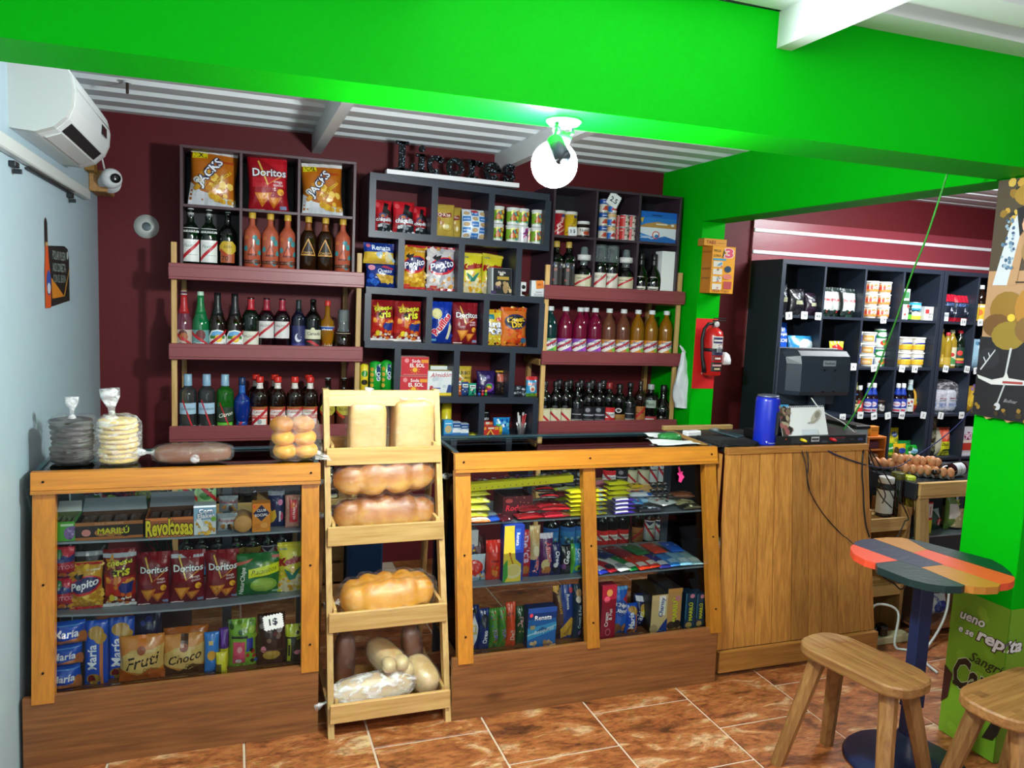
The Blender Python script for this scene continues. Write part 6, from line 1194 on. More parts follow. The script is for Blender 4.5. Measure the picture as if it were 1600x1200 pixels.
bag('biscuit_packet','dark teal cream biscuit packet beside the middle post','packet',c7(872,330,940,695),CY3,CBASE,[('e',.5,.85,.3,.07,0xc89a68),('e',.4,.74,.24,.06,0xe0d8c8),('t','Cream & Fun',.5,.42,2.0,0xb8dce8,{'rot':90,'b':.03}),('e',.6,.12,.16,.05,0x8a6ab0)],0x123048,.05,seed=197)
bag('biscuit_packet','slim orange packet behind the middle post','packet',c8(98,280,124,680),CY3+.01,CBASE,[],0xc8602a,.05,seed=198)
carton('biscuit_box','tall crimson cream biscuit box','box',c8(122,312,216,680),CY3,CBASE,[('e',.5,.86,.2,.07,0xc88a4a),('e',.34,.74,.2,.06,0xd8506a),('t','Cream',.36,.36,.9,0xf0e4e8,{'rot':90,'b':.04}),('t','& Fun',.62,.45,.7,0xf0e4e8,{'rot':90,'b':.04}),('e',.5,.12,.18,.07,0xc86a80),('e',.5,.12,.13,.05,0x8a1426)],0x9c1430,.05,side=0x7a1026)
A_ahoy=[('p',[(.6,.75),(.98,.85),(.98,.6)],0xc02a3a),('e',.5,.56,.4,.18,0x1a4aa0),('t','Chips',.5,.62,.7,0xf0f2f8,{'b':.06,'rot':-8}),('t','Ahoy!',.5,.5,.7,0xf0f2f8,{'b':.06,'rot':-8}),('e',.24,.12,.26,.12,0x8a5a34),('e',.74,.12,.22,.1,0xa8703c),('n',3,.05,.02,.95,.2,[0x3a2010],8,.03),('r',0,.93,1,1,0x5a9ad8)]
bag('biscuit_packet','bright blue cookie packet with white rounded lettering','packet',c8(216,344,318,668),CY3,CBASE,A_ahoy,0x1d62c8,.055,seed=199)
bag('biscuit_packet','blue packet with white rotated lettering in front of the navy one','packet',c8(300,450,382,662),CY3-.01,CBASE,A_marv,0x1450c0,.05,seed=200)
bag('biscuit_packet','navy and yellow biscuit packet leaning behind the blue one','packet',c8(356,384,444,655),CY3+.04,CBASE,[('p',[(.1,.95),(.9,.9),(.9,.75),(.1,.8)],0xd8dcec),('e',.6,.55,.3,.16,0xc8a04a),('p',[(.3,.5),(.9,.6),(.9,.3),(.4,.34)],0xd8c42a),('t','Taki',.3,.3,.9,0xd8e0f0,{'rot':80,'sh':.2})],0x16245a,.05,seed=201)
carton('biscuit_box','cream biscuit box with a blue rotated name','box',c8(442,370,548,650),CY3,CBASE,[('r',.46,.44,.86,.96,0xf0eee4),('t','Charmy',.66,.66,1.05,0x1a4a9a,{'rot':84,'sh':.2,'b':.05}),('p',[(.4,0),(1,0),(1,.36),(.8,.26)],0x1a3a8a),('e',.2,.1,.24,.12,0xb09a6a)],0xd8c088,.18,side=0x2a2218,top=0x3a3020)
A_mab=[('t','MARILÚ',.5,.48,1.5,0xdcdc2a,{'rot':90,'b':.06,'ol':0x4a4a10,'ow':.03}),('e',.34,.1,.3,.1,0x3a2a1c),('e',.74,.12,.26,.1,0x241a12),('e',.7,.76,.2,.07,0xd88a8a),('r',0,.9,1,1,0xd89a50)]
carton('biscuit_box','tan biscuit box with yellow rotated lettering','box',c8(546,330,638,640),CY3+.01,CBASE,A_mab,0xcf9a58,.18,side=0x2a2a30,top=0x2a2622)
carton('biscuit_box','teal biscuit box beside the tan one','box',c8(632,370,664,634),CY3+.03,CBASE,[('e',.5,.9,.4,.1,0xd88aa0),('r',.2,.2,.8,.7,0x2a5a78)],0x1c4a62,.06)
for i,b in enumerate(((662,362,730,628),(734,366,790,622))):
    carton('biscuit_box',['teal biscuit box with yellow rotated lettering','dark teal biscuit box beside the corner post'][i],'box',c8(*b),CY3+.005*i,CBASE,A_mab[:2]+[('e',.4,.1,.3,.09,0xb89a5a),('e',.6,.92,.22,.06,0xd88aa0),('r',0,.28,.1,1,0x3a7a9a)],0x1a3c58,.06)
# ================================================================ bread
def crust(name,c_lo,c_mid,c_hi,zlo,zhi):
    m,nt,b=new_mat(name)
    tc=N(nt,'ShaderNodeTexCoord');sp=N(nt,'ShaderNodeSeparateXYZ');no=N(nt,'ShaderNodeTexNoise');no.inputs['Scale'].default_value=14;no.inputs['Detail'].default_value=4
    mr=N(nt,'ShaderNodeMapRange');mr.inputs['From Min'].default_value=zlo;mr.inputs['From Max'].default_value=zhi
    ad=N(nt,'ShaderNodeMath',operation='MULTIPLY_ADD');ad.inputs[1].default_value=.9
    sub=N(nt,'ShaderNodeMath',operation='SUBTRACT');sub.inputs[1].default_value=.45
    cr=N(nt,'ShaderNodeValToRGB');e=cr.color_ramp.elements;e[0].position=.1;e[0].color=rgba(c_lo);e[1].position=.95;e[1].color=rgba(c_hi);q=e.new(.5);q.color=rgba(c_mid)
    nt.links.new(tc.outputs['Object'],sp.inputs[0]);nt.links.new(tc.outputs['Object'],no.inputs[0]);nt.links.new(sp.outputs['Z'],mr.inputs[0])
    nt.links.new(no.outputs['Fac'],ad.inputs[0]);nt.links.new(mr.outputs[0],ad.inputs[2]);nt.links.new(ad.outputs[0],sub.inputs[0]);nt.links.new(sub.outputs[0],cr.inputs[0]);nt.links.new(cr.outputs[0],b.inputs['Base Color'])
    b.inputs['Roughness'].default_value=.45;b.inputs['Subsurface Weight'].default_value=0
    bu=N(nt,'ShaderNodeBump');bu.inputs['Strength'].default_value=.25;bu.inputs['Distance'].default_value=.004;nt.links.new(no.outputs['Fac'],bu.inputs['Height']);nt.links.new(bu.outputs[0],b.inputs['Normal'])
    return m
def sgn(x,p):return math.copysign(abs(x)**p,x)
def superell(L,W,H,p=.7,lobes=0,lob=.1,rows=1,nu=40,nv=16,seed=0,k=1.0,crinkle=0):
    rng=h_of(seed);a,b=rng.random()*6,rng.random()*6;v=[];f=[]
    for j in range(nv+1):
        th=math.pi*j/nv-math.pi/2
        for i in range(nu):
            ph=2*math.pi*i/nu
            x=sgn(math.cos(th),p)*sgn(math.cos(ph),p);y=sgn(math.cos(th),p)*sgn(math.sin(ph),p);z=sgn(math.sin(th),p*.9)
            m=1
            if lobes:m*=1-lob*(1-abs(math.sin(math.pi*lobes*(x+1)/2)))**2*(1 if abs(x)<.95 else 0)
            if rows==2 and z>0:z*=1-.22*math.exp(-(y*3.5)**2)
            if crinkle:m*=1+crinkle*(1.1*abs(math.sin(6*x+9*z+2*y+a))+.8*abs(math.sin(11*y-8*x+6*z+b))+.5*abs(math.sin(17*z+13*x-5*y))-.75)
            v.append((x*L/2*(1 if not crinkle else m),y*W/2*m*k,max(z,-.92)*H/2*m*k))
    for j in range(nv):
        for i in range(nu):
            q=(i+1)%nu;f.append((j*nu+i,j*nu+q,(j+1)*nu+q,(j+1)*nu+i))
    return v,f
def knot(mb,tip,d,s=.03,up=None):
    """twisted tail of a bag, leaving 'tip' along d and flaring out"""
    d=Vector(d).normalized();p=Vector(tip);pts=[p-d*s*.5,p,p+d*s*.4,p+d*s*1.0,p+d*s*1.5]
    mb.tube(pts,[s*.5,s*.16,s*.2,s*.5,s*.55],9)
    return mb
CRB=crust('brown_crust',0xf0b850,0xc47c2c,0x8a4614,-.06,.075);CRY=crust('golden_crust',0xf6b830,0xe6a022,0xcc8014,-.06,.08);CRW=crust('pale_crust',0xe8d8b4,0xdcc494,0xc49c60,-.04,.06)
CRS=crust('sliced_bread',0xe6c07c,0xe4c488,0xd4a45c,-.1,.1);CRT=crust('rye_crust',0x8a5636,0x7a4426,0x5a2e18,-.05,.05)
def loaf(label,c,size,rz,mat,lobes=0,lob=.1,rows=1,p=.7,film=BAGFILM,ends=((1,0,0),),rx=0,ry=0,seed=1,cat='bread',name='bagged_bread',crk=.035):
    t=thing(name,label,cat,c);t.rotation_euler=(R_(rx),R_(ry),R_(rz));L,Wd,H=size
    v,f=superell(L,Wd,H,p,lobes,lob,rows,seed=seed);MB().add(v,f,smooth=True).build('bread',mat,t)
    v,f=superell(L*1.05,Wd,H,p,lobes,lob*.5,1,seed=seed,k=1.07,crinkle=crk,nu=64,nv=26);MB().add(v,f,smooth=True).build('bag',film,t)
    for e in ends:
        mb=knot(MB(),(e[0]*L*.55,e[1]*Wd*.5,e[2]*H*.5 if len(e)<4 else e[3]),e[:3],.028);mb.build('knot',MILKFILM,t)
    return t
b=Crop(490,590,.225);b2=Crop(490,840,.26683)
def tray_c(i,d=.0):yf,yb,zf,zt=TRAY[i];return(yf+yb)/2+d,zf
# top tray: two upright sliced loaves
Yc,zf=tray_c(0)
for i,(x0,x1,yt,rr)in enumerate(((232,532,165,-2),(540,862,150,3))):
    a=at(*b(x0,330),Yc-.05);bb=at(*b(x1,330),Yc-.05);h=at(*b((x0+x1)/2,yt),Yc-.03).z-zf;w=bb.x-a.x
    t=thing('bagged_bread','upright bag of pale sliced bread on the top tray, %s'%['with a knotted tail on top','smooth topped one'][i],'bread',((a.x+bb.x)/2,Yc-.005,zf+.0015),R_(rr),'upright sliced loaves')
    v,f=superell(w*.86,.11,h,.28,seed=i);MB().add([(x,y,z+h*.46)for x,y,z in v],f,smooth=True).build('bread',CRS,t)
    v,f=superell(w*.97,.128,h*1.06,.36,seed=i+5,crinkle=.03);MB().add([(x*(1.06-.12*(z/h+.5)),y,z+h*.49)for x,y,z in v],f,smooth=True).build('bag',BAGFILM,t)
    if i==0:knot(MB(),(-.005,0,h*1.0),(.25,0,1),.034).build('knot',MILKFILM,t)
    else:MB().add([(-w*.3,-.04,h*.99),(w*.3,-.04,h*1.0),(w*.22,.03,h*1.03),(-w*.3,.03,h*1.04)],[(0,1,2,3)]).build('fold',MILKFILM,t)
# second tray: two braided loaves stacked
Yc,zf=tray_c(1)
xm=at(*b(500,960),Yc-.03).x;zA=at(*b(500,895),Yc-.06).z;zB=at(*b(480,690),Yc-.06).z
loaf('brown braided loaf in clear film, the lower of two',(xm,Yc-.015,zf+.072),(.40,.13,.14),-1,CRB,5,.34,1,.75,ends=((-1,0,0),),seed=2)
loaf('brown braided loaf in clear film, resting on another loaf',(xm-.005,Yc-.01,zf+.147+.068),(.40,.135,.135),2,CRB,4,.3,1,.75,ends=((-1,0,0),(1,0,-.2)),ry=-2,seed=3)
Yc,zf=tray_c(2)
xm=at(*b2(430,330),Yc-.03).x
loaf('golden bun loaf in clear film on the third tray',(xm,Yc-.03,zf+.079),(.36,.2,.15),0,CRY,5,.3,2,.75,ends=((-1,-.1,-.1),),ry=-3,seed=4,crk=.04)
Yc,zf=tray_c(3);yf,yb=TRAY[3][:2]
xm=at(*b2(345,880),yf+.06).x
loaf('long pale loaf in clear film lying along the bottom tray front',(xm,yf+.075,zf+.062),(.31,.1,.105),3,CRW,0,0,1,.8,MILKFILM,ends=((-1,0,-.3),),ry=-3,seed=5)
loaf('flat pale loaf under the long one on the bottom tray',(xm-.03,yf+.062,zf+.0125),(.26,.08,.024),1,CRT,0,0,1,.8,BAGFILM,ends=(),seed=6)
xq=lambda px,py,Y:at(*b2(px,py),Y).x
loaf('dark loaf standing at the back of the bottom tray',(xq(185,690,yb-.06),yb-.045,zf+.12),(.22,.085,.08),0,CRT,0,0,1,.8,BAGFILM,ends=(),ry=90,seed=7)
loaf('dark loaf standing at the back behind the cut rolls',(xq(580,660,yb-.06),yb-.05,zf+.125),(.23,.09,.085),0,CRT,0,0,1,.8,BAGFILM,ends=(),ry=84,seed=8)
t=loaf('bag of pale baguettes pointing out of the bottom tray, the upper bag',(xq(430,690,yf+.15),yf+.165,zf+.135),(.2,.1,.1),-62,CRW,0,0,1,.8,BAGFILM,ends=(),ry=14,seed=9)
for i,(px,py)in enumerate(((440,745),(515,730),(545,770))):
    p=at(*b2(px,py),yf+.075+.01*i)
    t=thing('bagged_bread','pale roll end poking from the baguette bag, %s of three'%ORD[i],'bread',p,0,'pale roll ends on the bottom tray');v,f=superell(.052,.07,.05,.85,seed=i,nu=24,nv=12);MB().add(v,f,smooth=True).build('bread',CRW,t);v,f=superell(.056,.074,.054,.85,seed=i,nu=20,nv=10,crinkle=.04);MB().add(v,f,smooth=True).build('bag',BAGFILM,t)
loaf('bag of pale rolls resting at the right corner of the bottom tray',(xq(640,830,yf+.1),yf+.12,zf+.075),(.17,.1,.1),-70,CRW,0,0,1,.8,BAGFILM,ends=(),ry=20,seed=10)
# on top of the left showcase
ZT=.979;TY=LFY(.978)
def stack_bag(label,x0,x1,ytop,n,col,dark,film,tail,Y):
    a,bb=at(x0,690,Y),at(x1,690,Y);r=(bb.x-a.x)/2;X=(a.x+bb.x)/2;hgt=at((x0+x1)/2,ytop,Y).z-ZT;th=hgt/n
    t=thing('bagged_flatbread',label,'bread',(X,Y,ZT+.001))
    m=plain('flatbread_%06x'%col,col,.6,bump=(40,.4),var=.15)
    rng=h_of(n)
    for i in range(n):
        o=MB().lathe([(r*.78,0),(r*.92,th*.2),(r*.95,th*.5),(r*.9,th*.82),(r*.7,th*.95)],22).build('flatbread',m,t);o.location=(rng.uniform(-.004,.004),rng.uniform(-.004,.004),.003+th*i);
    v,f=superell(2*r*1.08,2*r*1.05,hgt*1.12,.55,seed=n,crinkle=.05);MB().add([(x,y,z+hgt*.53)for x,y,z in v],f,smooth=True).build('bag',film,t)
    mb=knot(MB(),(tail[0],0,hgt*1.1),(tail[0]*4,0,1),tail[1]);mb.build('knot',MILKFILM,t)
stack_bag('clear bag of dark brown cassava discs beside the pale wall',76,150,655,8,0x1a100d,0,BAGFILM,(.0,.04),TY+.13)
stack_bag('clear bag of yellow corn discs with a white tail',153,218,655,9,0xe6c878,0,clear('thin_bag_film',0xffffff,.12,.2,0xffffff,20),(-.02,.06),TY+.11)
X=at(302,712,TY+.06).x
loaf('brown loaf in film with a white knot on the left showcase',(X,TY+.075,ZT+.034),(.25,.1,.062),0,CRT,0,0,1,.6,BAGFILM,ends=((.05,-1,0,-.004),(-1,0,.1)),seed=12)
x0,x1=at(427,690,TY+.08).x,at(498,690,TY+.08).x;h=at(460,648,TY+.08).z-ZT
t=thing('bagged_bread','bag of golden rolls stacked three high beside the bread rack','bread',((x0+x1)/2,TY+.085,ZT+.001));w=x1-x0
for r in range(3):
    for q in range(2):
        o=MB().sphere((0,0,0),(w*.27,.055,h*.19),None,0,18,10).build('roll',CRY if r<2 else CRB,t);o.location=(-w*.24+w*.46*q-(.006*r),0,h*(.19+.29*r))
v,f=superell(w*1.08,.13,h*1.08,.5,seed=3,crinkle=.04);MB().add([(x*(1.1-.25*(z/h+.5)),y,z+h*.52)for x,y,z in v],f,smooth=True).build('bag',BAGFILM,t)
MB().add([(w*.4,-.05,.005),(w*.75,-.07,.003),(w*.7,-.02,.012),(w*.45,.02,.03)],[(0,1,2,3)]).build('bag_end',MILKFILM,t)
# ================================================================ fittings of the room
r4=Crop(1040,380,.35);r7=Crop(1300,660,1/6);r8=Crop(1040,720,.4);rb=Crop(1300,820,.3168)
# lamp under the beam
LAMPG=plain('grey_enamel',0x46545e,.5,.2)
t=thing('ceiling_spotlight','grey twin spotlight with a glowing globe bulb under the green beam','lamp',(.867,2.045,2.1))
MB().lathe([(.02,-.022),(.04,-.016),(.05,-.006),(.051,-.0005)],28).build('base_plate',LAMPG,t)
gx=at(866,257,2.0)-Vector((.867,2.045,2.1))
MB().sphere(gx,.063,None,0,24,16).build('globe_bulb',plain('lit_globe_glass',0xffffff,.3,emit=(0xf6fcff,640)),t)
hp=at(872,232,1.93)-Vector((.867,2.045,2.1));he=at(880,247,1.9)-Vector((.867,2.045,2.1))
d=(he-hp).normalized();a0=hp-d*.035;a1=hp+d*.04
MB().tube([a0-d*.004,a0,a0+d*.004,a1,a1-d*.006,a1-d*.01],[.012,.019,.0225,.0225,.019,.0005],18).build('spot_head',LAMPG,t)
MB().tube([(-.03,-.02,-.016),(-.033,-.03,-.035),a0],.006,8).sphere((-.033,-.03,-.035),.012,None,0,10,8).build('arm',LAMPG,t)
hb=gx+Vector((.02,0,.062));MB().tube([hb+Vector((.012,-.005,.02)),hb,hb-Vector((.012,0,.026))],[.017,.02,.02],14).build('bulb_holder',LAMPG,t)
MB().tube([(.024,.0,-.016),(.026,-.004,-.034),hb+Vector((.012,-.005,.02))],.006,8).build('arm',LAMPG,t)
# air conditioner on the side wall
t=thing('air_conditioner','white split air conditioner on the pale side wall','air conditioner',(XL,3.1,2.05));L=Vector(t.location)
ACW=plain('ac_white_plastic',0xdfe6e6,.3);ACG=plain('ac_cap_plastic',0xc9d0cc,.35)
prof=[(0,0),(.07,-.004),(.12,.016),(.155,.05),(.172,.09),(.176,.14),(.168,.185),(.15,.212),(.12,.222),(0,.222)]
def ext(prof,y0,y1):return MB().prism([(p[0],p[1])for p in prof],-y1,-y0,axis='y')
for(n,m,y0,y1,s)in(('body',ACW,2.845,3.56,1),('side_cap',ACG,2.80,2.8445,.985),('side_cap',ACG,3.5605,3.6,.985)):
    o=ext([(x*s,z*s)for x,z in prof],y0,y1).build(n,m,t);o.location=(0,-L.y,0)
sk=lambda y0,y1,A,B,k:MB().add([(A[0],y0,A[1]),(A[0],y1,A[1]),(B[0],y1,B[1]),(B[0],y0,B[1])]+[(A[0]+.002*k,y0,A[1]-.002*k),(A[0]+.002*k,y1,A[1]-.002*k),(B[0]+.002*k,y1,B[1]-.002*k),(B[0]+.002*k,y0,B[1]-.002*k)],[(0,1,2,3),(7,6,5,4),(0,4,5,1),(1,5,6,2),(2,6,7,3),(3,7,4,0)])
o=sk(2.9,3.5,(.124,.02),(.152,.047),.5).build('louvre_slot',plain('dark_slot',0x0d1216,.5),t);o.location=(0,-L.y,0)
o=sk(2.9,3.5,(.076,-.002),(.12,.0155),1.5).build('louvre_blade',ACG,t);o.location=(0,-L.y,0)
o=MB().box(.1755,.1775,3.36,3.47,.1,.135).build('display_window',plain('dark_display',0x12181c,.15),t);o.location=(0,-L.y,0)
o=MB().tube([(.176,2.846,.15),(.176,3.559,.15)],.0012,6).build('panel_seam',ACG,t);o.location=(0,-L.y,0)
tag(MB().tube([(XL+.012,2.35,2.3),(XL+.02,2.5,2.27),(XL+.02,2.7,2.255),(XL+.012,2.8,2.262)],.006,6).build('cable',plain('black_rubber',0x101113,.5)),'thin black cable above the air conditioner','cable')
t=thing('wall_rail','white steel rail with dark hooks under the air conditioner','rail',(XL,2.4,1.95));L=Vector(t.location)
def put(mb,n,m):
    o=mb.build(n,m,t);o.location=-L
put(MB().bbox(XL+.0005,XL+.03,1.8,4.05,1.962,2.006,.004),'rail',ACG)
put(MB().bbox(XL+.0005,XL+.012,2.98,3.76,1.95,1.9575,.001),'slot_strip',plain('dark_strip',0x1c2226,.5))
for y in(2.78,3.66):put(MB().bbox(XL+.0005,XL+.02,y,y+.05,1.932,1.95,.002).bbox(XL+.004,XL+.028,y+.035,y+.045,1.915,1.93,.001),'hook',plain('dark_hook',0x2a3034,.4,.5))
t=thing('security_camera','white dome camera on a brown block near the wall corner','camera',(-.55,4.2,2.09));L=Vector(t.location)
put(MB().bbox(XL+.0005,-.56,4.2,4.44,2.02,2.12,.004),'mounting_block',PINED('y'))
put(MB().bbox(XL+.0005,-.6,4.08,4.19,2.1,2.14,.003),'junction_box',plain('amber_plastic',0x8a6420,.5))
c=at(174,279,4.16)
put(MB().sphere(c,.047,None,0,20,14),'housing',WPL);put(MB().lathe([(.05,0),(.05,.02),(.03,.03)],20,mat=Matrix.Translation(c+Vector((-.012,.03,-.02)))@Matrix.Rotation(R_(-60),4,'X')),'collar',WPL)
put(MB().lathe([(.022,0),(.022,.012),(.012,.016)],18,mat=Matrix.Translation(c+Vector((.02,-.036,-.002)))@Matrix.Rotation(R_(24),4,'Z')@Matrix.Rotation(R_(90),4,'X')),'lens',BLK)
put(MB().tube([c+Vector((-.03,.01,.04)),c+Vector((-.04,.0,.1)),(-.6,3.95,2.14)],.004,6),'cable',WPL)
c=at(229,354,YW)
t=thing('compact_disc','silver disc hung on the burgundy wall','disc',(c.x,YW-.0035,c.z));m90=Matrix.Rotation(R_(90),4,'X')
MB().lathe([(.06,-.0012),(.06,.0012),(.022,.0013)],36,mat=m90).build('disc',plain('silver_disc',0xc8ccc6,.3,.3),t)
MB().lathe([(.022,.0014),(.02,.002),(.008,.002)],20,mat=m90).build('hub',plain('clear_hub',0x5a6468,.2,.4),t)
# poster cut out as a bottle and a card
mb=MB();PW,PH=.46,.33;pf=lambda x,z,o:(XL+.0015+o,3.46+x,1.49+z)
put_print(mb,[('p',[(.06,0),(.98,.06),(.98,.6),(.93,.7),(.78,.73),(.1,.69)],0x131a18),('p',[(0,0),(.2,0),(.22,.3),(.16,.5),(.13,.7),(.12,.95),(.07,1),(.03,.95),(.03,.6),(0,.4)],0xc8501c),('p',[(.03,.7),(.125,.7),(.12,.95),(.07,1),(.03,.95)],0x18120e),('r',.04,.68,.12,.73,0xa88a5a),('e',.13,.28,.08,.14,0x2a4aa0),('e',.13,.22,.06,.06,0xc0c8d4),('p',[(.24,.1),(.72,.12),(.22,.34)],0xc87a1c),('p',[(.7,.12),(.74,.12),(.98,.46),(.96,.46)],0xc8923a),('t','POLAR PILSEN',.54,.6,.52,0x8a9a94,{'h':.1}),('t','NOS CONECTA',.54,.46,.52,0x8a9a94,{'h':.1}),('t','CON EL BERRA',.54,.33,.52,0x7a8a84,{'h':.09}),('e',.88,.62,.04,.05,0xa8b4b0)],PW,PH,pf)
tag(mb.build('beer_poster',PAPER),'black card poster with an amber bottle on the pale wall','poster')
# electrical bits and glitter sign
GLIT=None
m,nt,bb_=new_mat('black_glitter_foam');vo=N(nt,'ShaderNodeTexVoronoi');vo.inputs['Scale'].default_value=260;tc=N(nt,'ShaderNodeTexCoord');cr=N(nt,'ShaderNodeValToRGB');e=cr.color_ramp.elements
sp=N(nt,'ShaderNodeSeparateColor');e[0].position=.93;e[0].color=rgba(0x05060a);e[1].position=.97;e[1].color=rgba(0xa8c0d8)
nt.links.new(tc.outputs['Object'],vo.inputs[0]);nt.links.new(vo.outputs['Color'],sp.inputs[0]);nt.links.new(sp.outputs[0],cr.inputs[0]);nt.links.new(cr.outputs[0],bb_.inputs['Base Color']);bb_.inputs['Roughness'].default_value=.6;bb_.inputs['Specular IOR Level'].default_value=.15
GLIT=m
t=thing('letter_sign','black glitter letters spelling Licores on a white strip over the stepped shelf','sign',(1.1,YM+.03,2.2))
p0=at(603,272,YM+.03);p1=at(809,294,YM+.03);SL=(p1-p0).length;sa=math.atan2(p1.z-p0.z,p1.x-p0.x)
t.location=p0;t.rotation_euler=(0,-sa,0)
MB().bbox(0,SL,-.025,.03,0,.024,.002).build('strip',WTRIM,t)
def arcp(cx,cz,r0,r1,a0,a1,sz=1.0,n=14):
    o=[(cx+r1*math.cos(R_(a0+(a1-a0)*i/n)),cz+r1*sz*math.sin(R_(a0+(a1-a0)*i/n)))for i in range(n+1)];q=[(cx+r0*math.cos(R_(a0+(a1-a0)*i/n)),cz+r0*sz*math.sin(R_(a0+(a1-a0)*i/n)))for i in range(n+1)]
    return o,q
def letter(ch,x0,s):
    mb=MB();Y0,Y1=-.008,.016
    def bx(a,b,c,d):mb.box(x0+a*s,x0+b*s,Y0,Y1,.0241+c*s,.0241+d*s)
    def arc(cx,cz,r0,r1,a0,a1,sz=1.0):
        o,q=arcp(cx,cz,r0,r1,a0,a1,sz)
        for i in range(len(o)-1):
            P=[q[i],o[i],o[i+1],q[i+1]];v=[(x0+x*s,y,.0241+z*s)for y in(Y0,Y1)for x,z in P]
            mb.add(v,[(0,1,2,3),(7,6,5,4),(0,4,5,1),(1,5,6,2),(2,6,7,3),(3,7,4,0)])
    if ch=='L':bx(.12,.32,0,1);bx(0,.44,.9,1);bx(0,.66,0,.11);bx(.56,.66,.1,.3)
    if ch=='i':bx(.1,.28,0,.64);bx(0,.38,0,.09);bx(0,.28,.56,.65);arc(.19,.83,0,.11,0,360)
    if ch=='c':arc(.3,.33,.15,.31,50,310,1.06);arc(.46,.52,0,.1,0,360)
    if ch=='o':arc(.32,.33,.15,.32,0,360,1.04)
    if ch=='r':bx(.1,.27,0,.65);bx(0,.4,0,.09);bx(0,.27,.56,.65);arc(.36,.42,.08,.22,30,180);arc(.5,.52,0,.09,0,360)
    if ch=='e':arc(.32,.33,.15,.31,0,320,1.06);bx(.1,.62,.3,.4)
    if ch=='s':arc(.26,.46,.07,.2,20,270);arc(.28,.2,.07,.21,-160,90);bx(.36,.46,.42,.6);bx(.06,.16,.06,.24)
    return mb
kk=SL/826*1.0
for ch,zx,zw in(('L',66,120),('i',190,62),('c',258,110),('o',375,115),('r',505,90),('e',612,100),('s',730,95)):
    s=.153;mb=letter(ch,SL*(zx-12)/826,s);mb.build('letter_'+ch.lower(),GLIT,t)
# extinguisher
c=at(*r4(211,480),3.905);zb=at(*r4(211,590),3.9).z;zt=at(*r4(211,375),3.9).z;R=.055
t=thing('fire_extinguisher','red fire extinguisher strapped to the green column','fire extinguisher',(c.x,3.905,zb));H=zt-zb
REDG=plain('red_enamel',0xc8201e,.25,coat=.3);BR=plain('black_rubber_hose',0x121214,.5);CHR=plain('brushed_steel',0xb8bcbe,.3,.9)
MB().lathe([(R*.9,0),(R,.008),(R,H*.82),(R*.9,H*.91),(R*.5,H*.98),(R*.3,H)],26).build('cylinder',REDG,t)
MB().lathe([(.016,H),(.016,H+.03),(.011,H+.034)],14).build('valve',CHR,t)
MB().bbox(-.012,.07,-.008,.008,H+.035,H+.043,.002).build('handle',BR,t);MB().bbox(-.01,.075,-.006,.006,H+.05,H+.056,.002).build('lever',BR,t)
MB().lathe([(.017,0),(.017,.008),(.013,.01)],18,mat=Matrix.Translation((0,-.016,H+.018))@Matrix.Rotation(R_(90),4,'X')).build('gauge',plain('gauge_face',0xd8d8d4,.3,.3),t)
MB().tube([(-.01,-.005,H+.02),(-.05,-.012,H+.02),(-.078,-.014,H-.01),(-.09,-.014,H*.75),(-.083,-.016,H*.4),(-.07,-.02,H*.2),(-.066,-.022,.02)],[.009,.0095,.01,.01,.01,.013,.014],10).build('hose',BR,t)
mb=MB();put_print(mb,[('r',0,.6,1,1,0xd8d4cc),('r',.06,.8,.94,.97,0x2a2a5a),('r',0.1,0.855,0.9,0.905,0xe8e4dc),('n',3,.1,.62,.9,.78,[0x3a3a6a,0x8a2a2a],9,.05),('r',0,.3,1,.44,0x7a1a1a),('r',0.25,0.345,0.75,0.395,0xe0d0c8),('r',0,0,1,.26,0x1c1618),('r',0.1,0.145,0.9,0.195,0xd8a0a0),('r',0.25,0.045,0.75,0.095,0xd0c090),('r',0,.46,1,.58,0x2a2a4a)],.075,H*.72,cyl_front(R,H*.1),0,10,1);mb.build('label',PAPER,t)
MB().lathe([(R+.002,H*.5),(R+.004,H*.505),(R+.004,H*.565),(R+.002,H*.57)],26,capb=False,capt=False).build('strap',BR,t)
MB().bbox(-.016,.016,-R-.012,-R-.004,H*.49,H*.58,.002).build('buckle',CHR,t)
MB().bbox(-.03,.05,.02,.06,.0,.012,.001).build('bracket',WPL,t)
c=at(*r4(262,512),3.93)
t=thing('white_bell','white domed alarm fitting beside the fire extinguisher','alarm',(c.x,3.93,c.z));MB().lathe([(.03,-.04),(.04,-.035),(.04,-.01),(.03,.02),(.012,.034)],22).build('dome',WPL,t);MB().bbox(-.02,.02,.0,.038,-.03,.0,.002).build('bracket',WPL,t)
# yellow glue boxes
A_glue=[('t','PEGA',.22,.9,.3,0x3a2a1a,{'b':.03}),('t','LOKA',.22,.8,.3,0x3a2a1a,{'b':.03}),('t','A',.5,.84,.14,0x3a2a1a,{'b':.06,'h':.15}),('t','3',.72,.86,.3,0xd84a6a,{'b':.08,'ol':0xf0e8e0,'ow':.06,'h':.18}),('r',.05,.7,.6,.74,0x3a9ac0)]+[('r',.06,.56-.16*i,.46,.68-.16*i,0xd8d0c0)for i in range(4)]+[('e',.7,.52,.15,.07,0x1c3a58),('e',.7,.36,.2,.06,0xd87a6a),('r',.55,.1,.9,.26,0xb84a4a),('n',3,.08,.1,.44,.64,[0x4a9ac0,0x8a6a5a,0xc86a5a],9,.05),('t','PEGA TODO',.45,.05,.7,0x8a3a2a)]
w=at(*r4(308,120),3.86).x-at(*r4(205,120),3.86).x;zt=at(*r4(255,14),3.86).z;zb=at(*r4(255,225),3.86).z;X=at(*r4(256,120),3.86).x
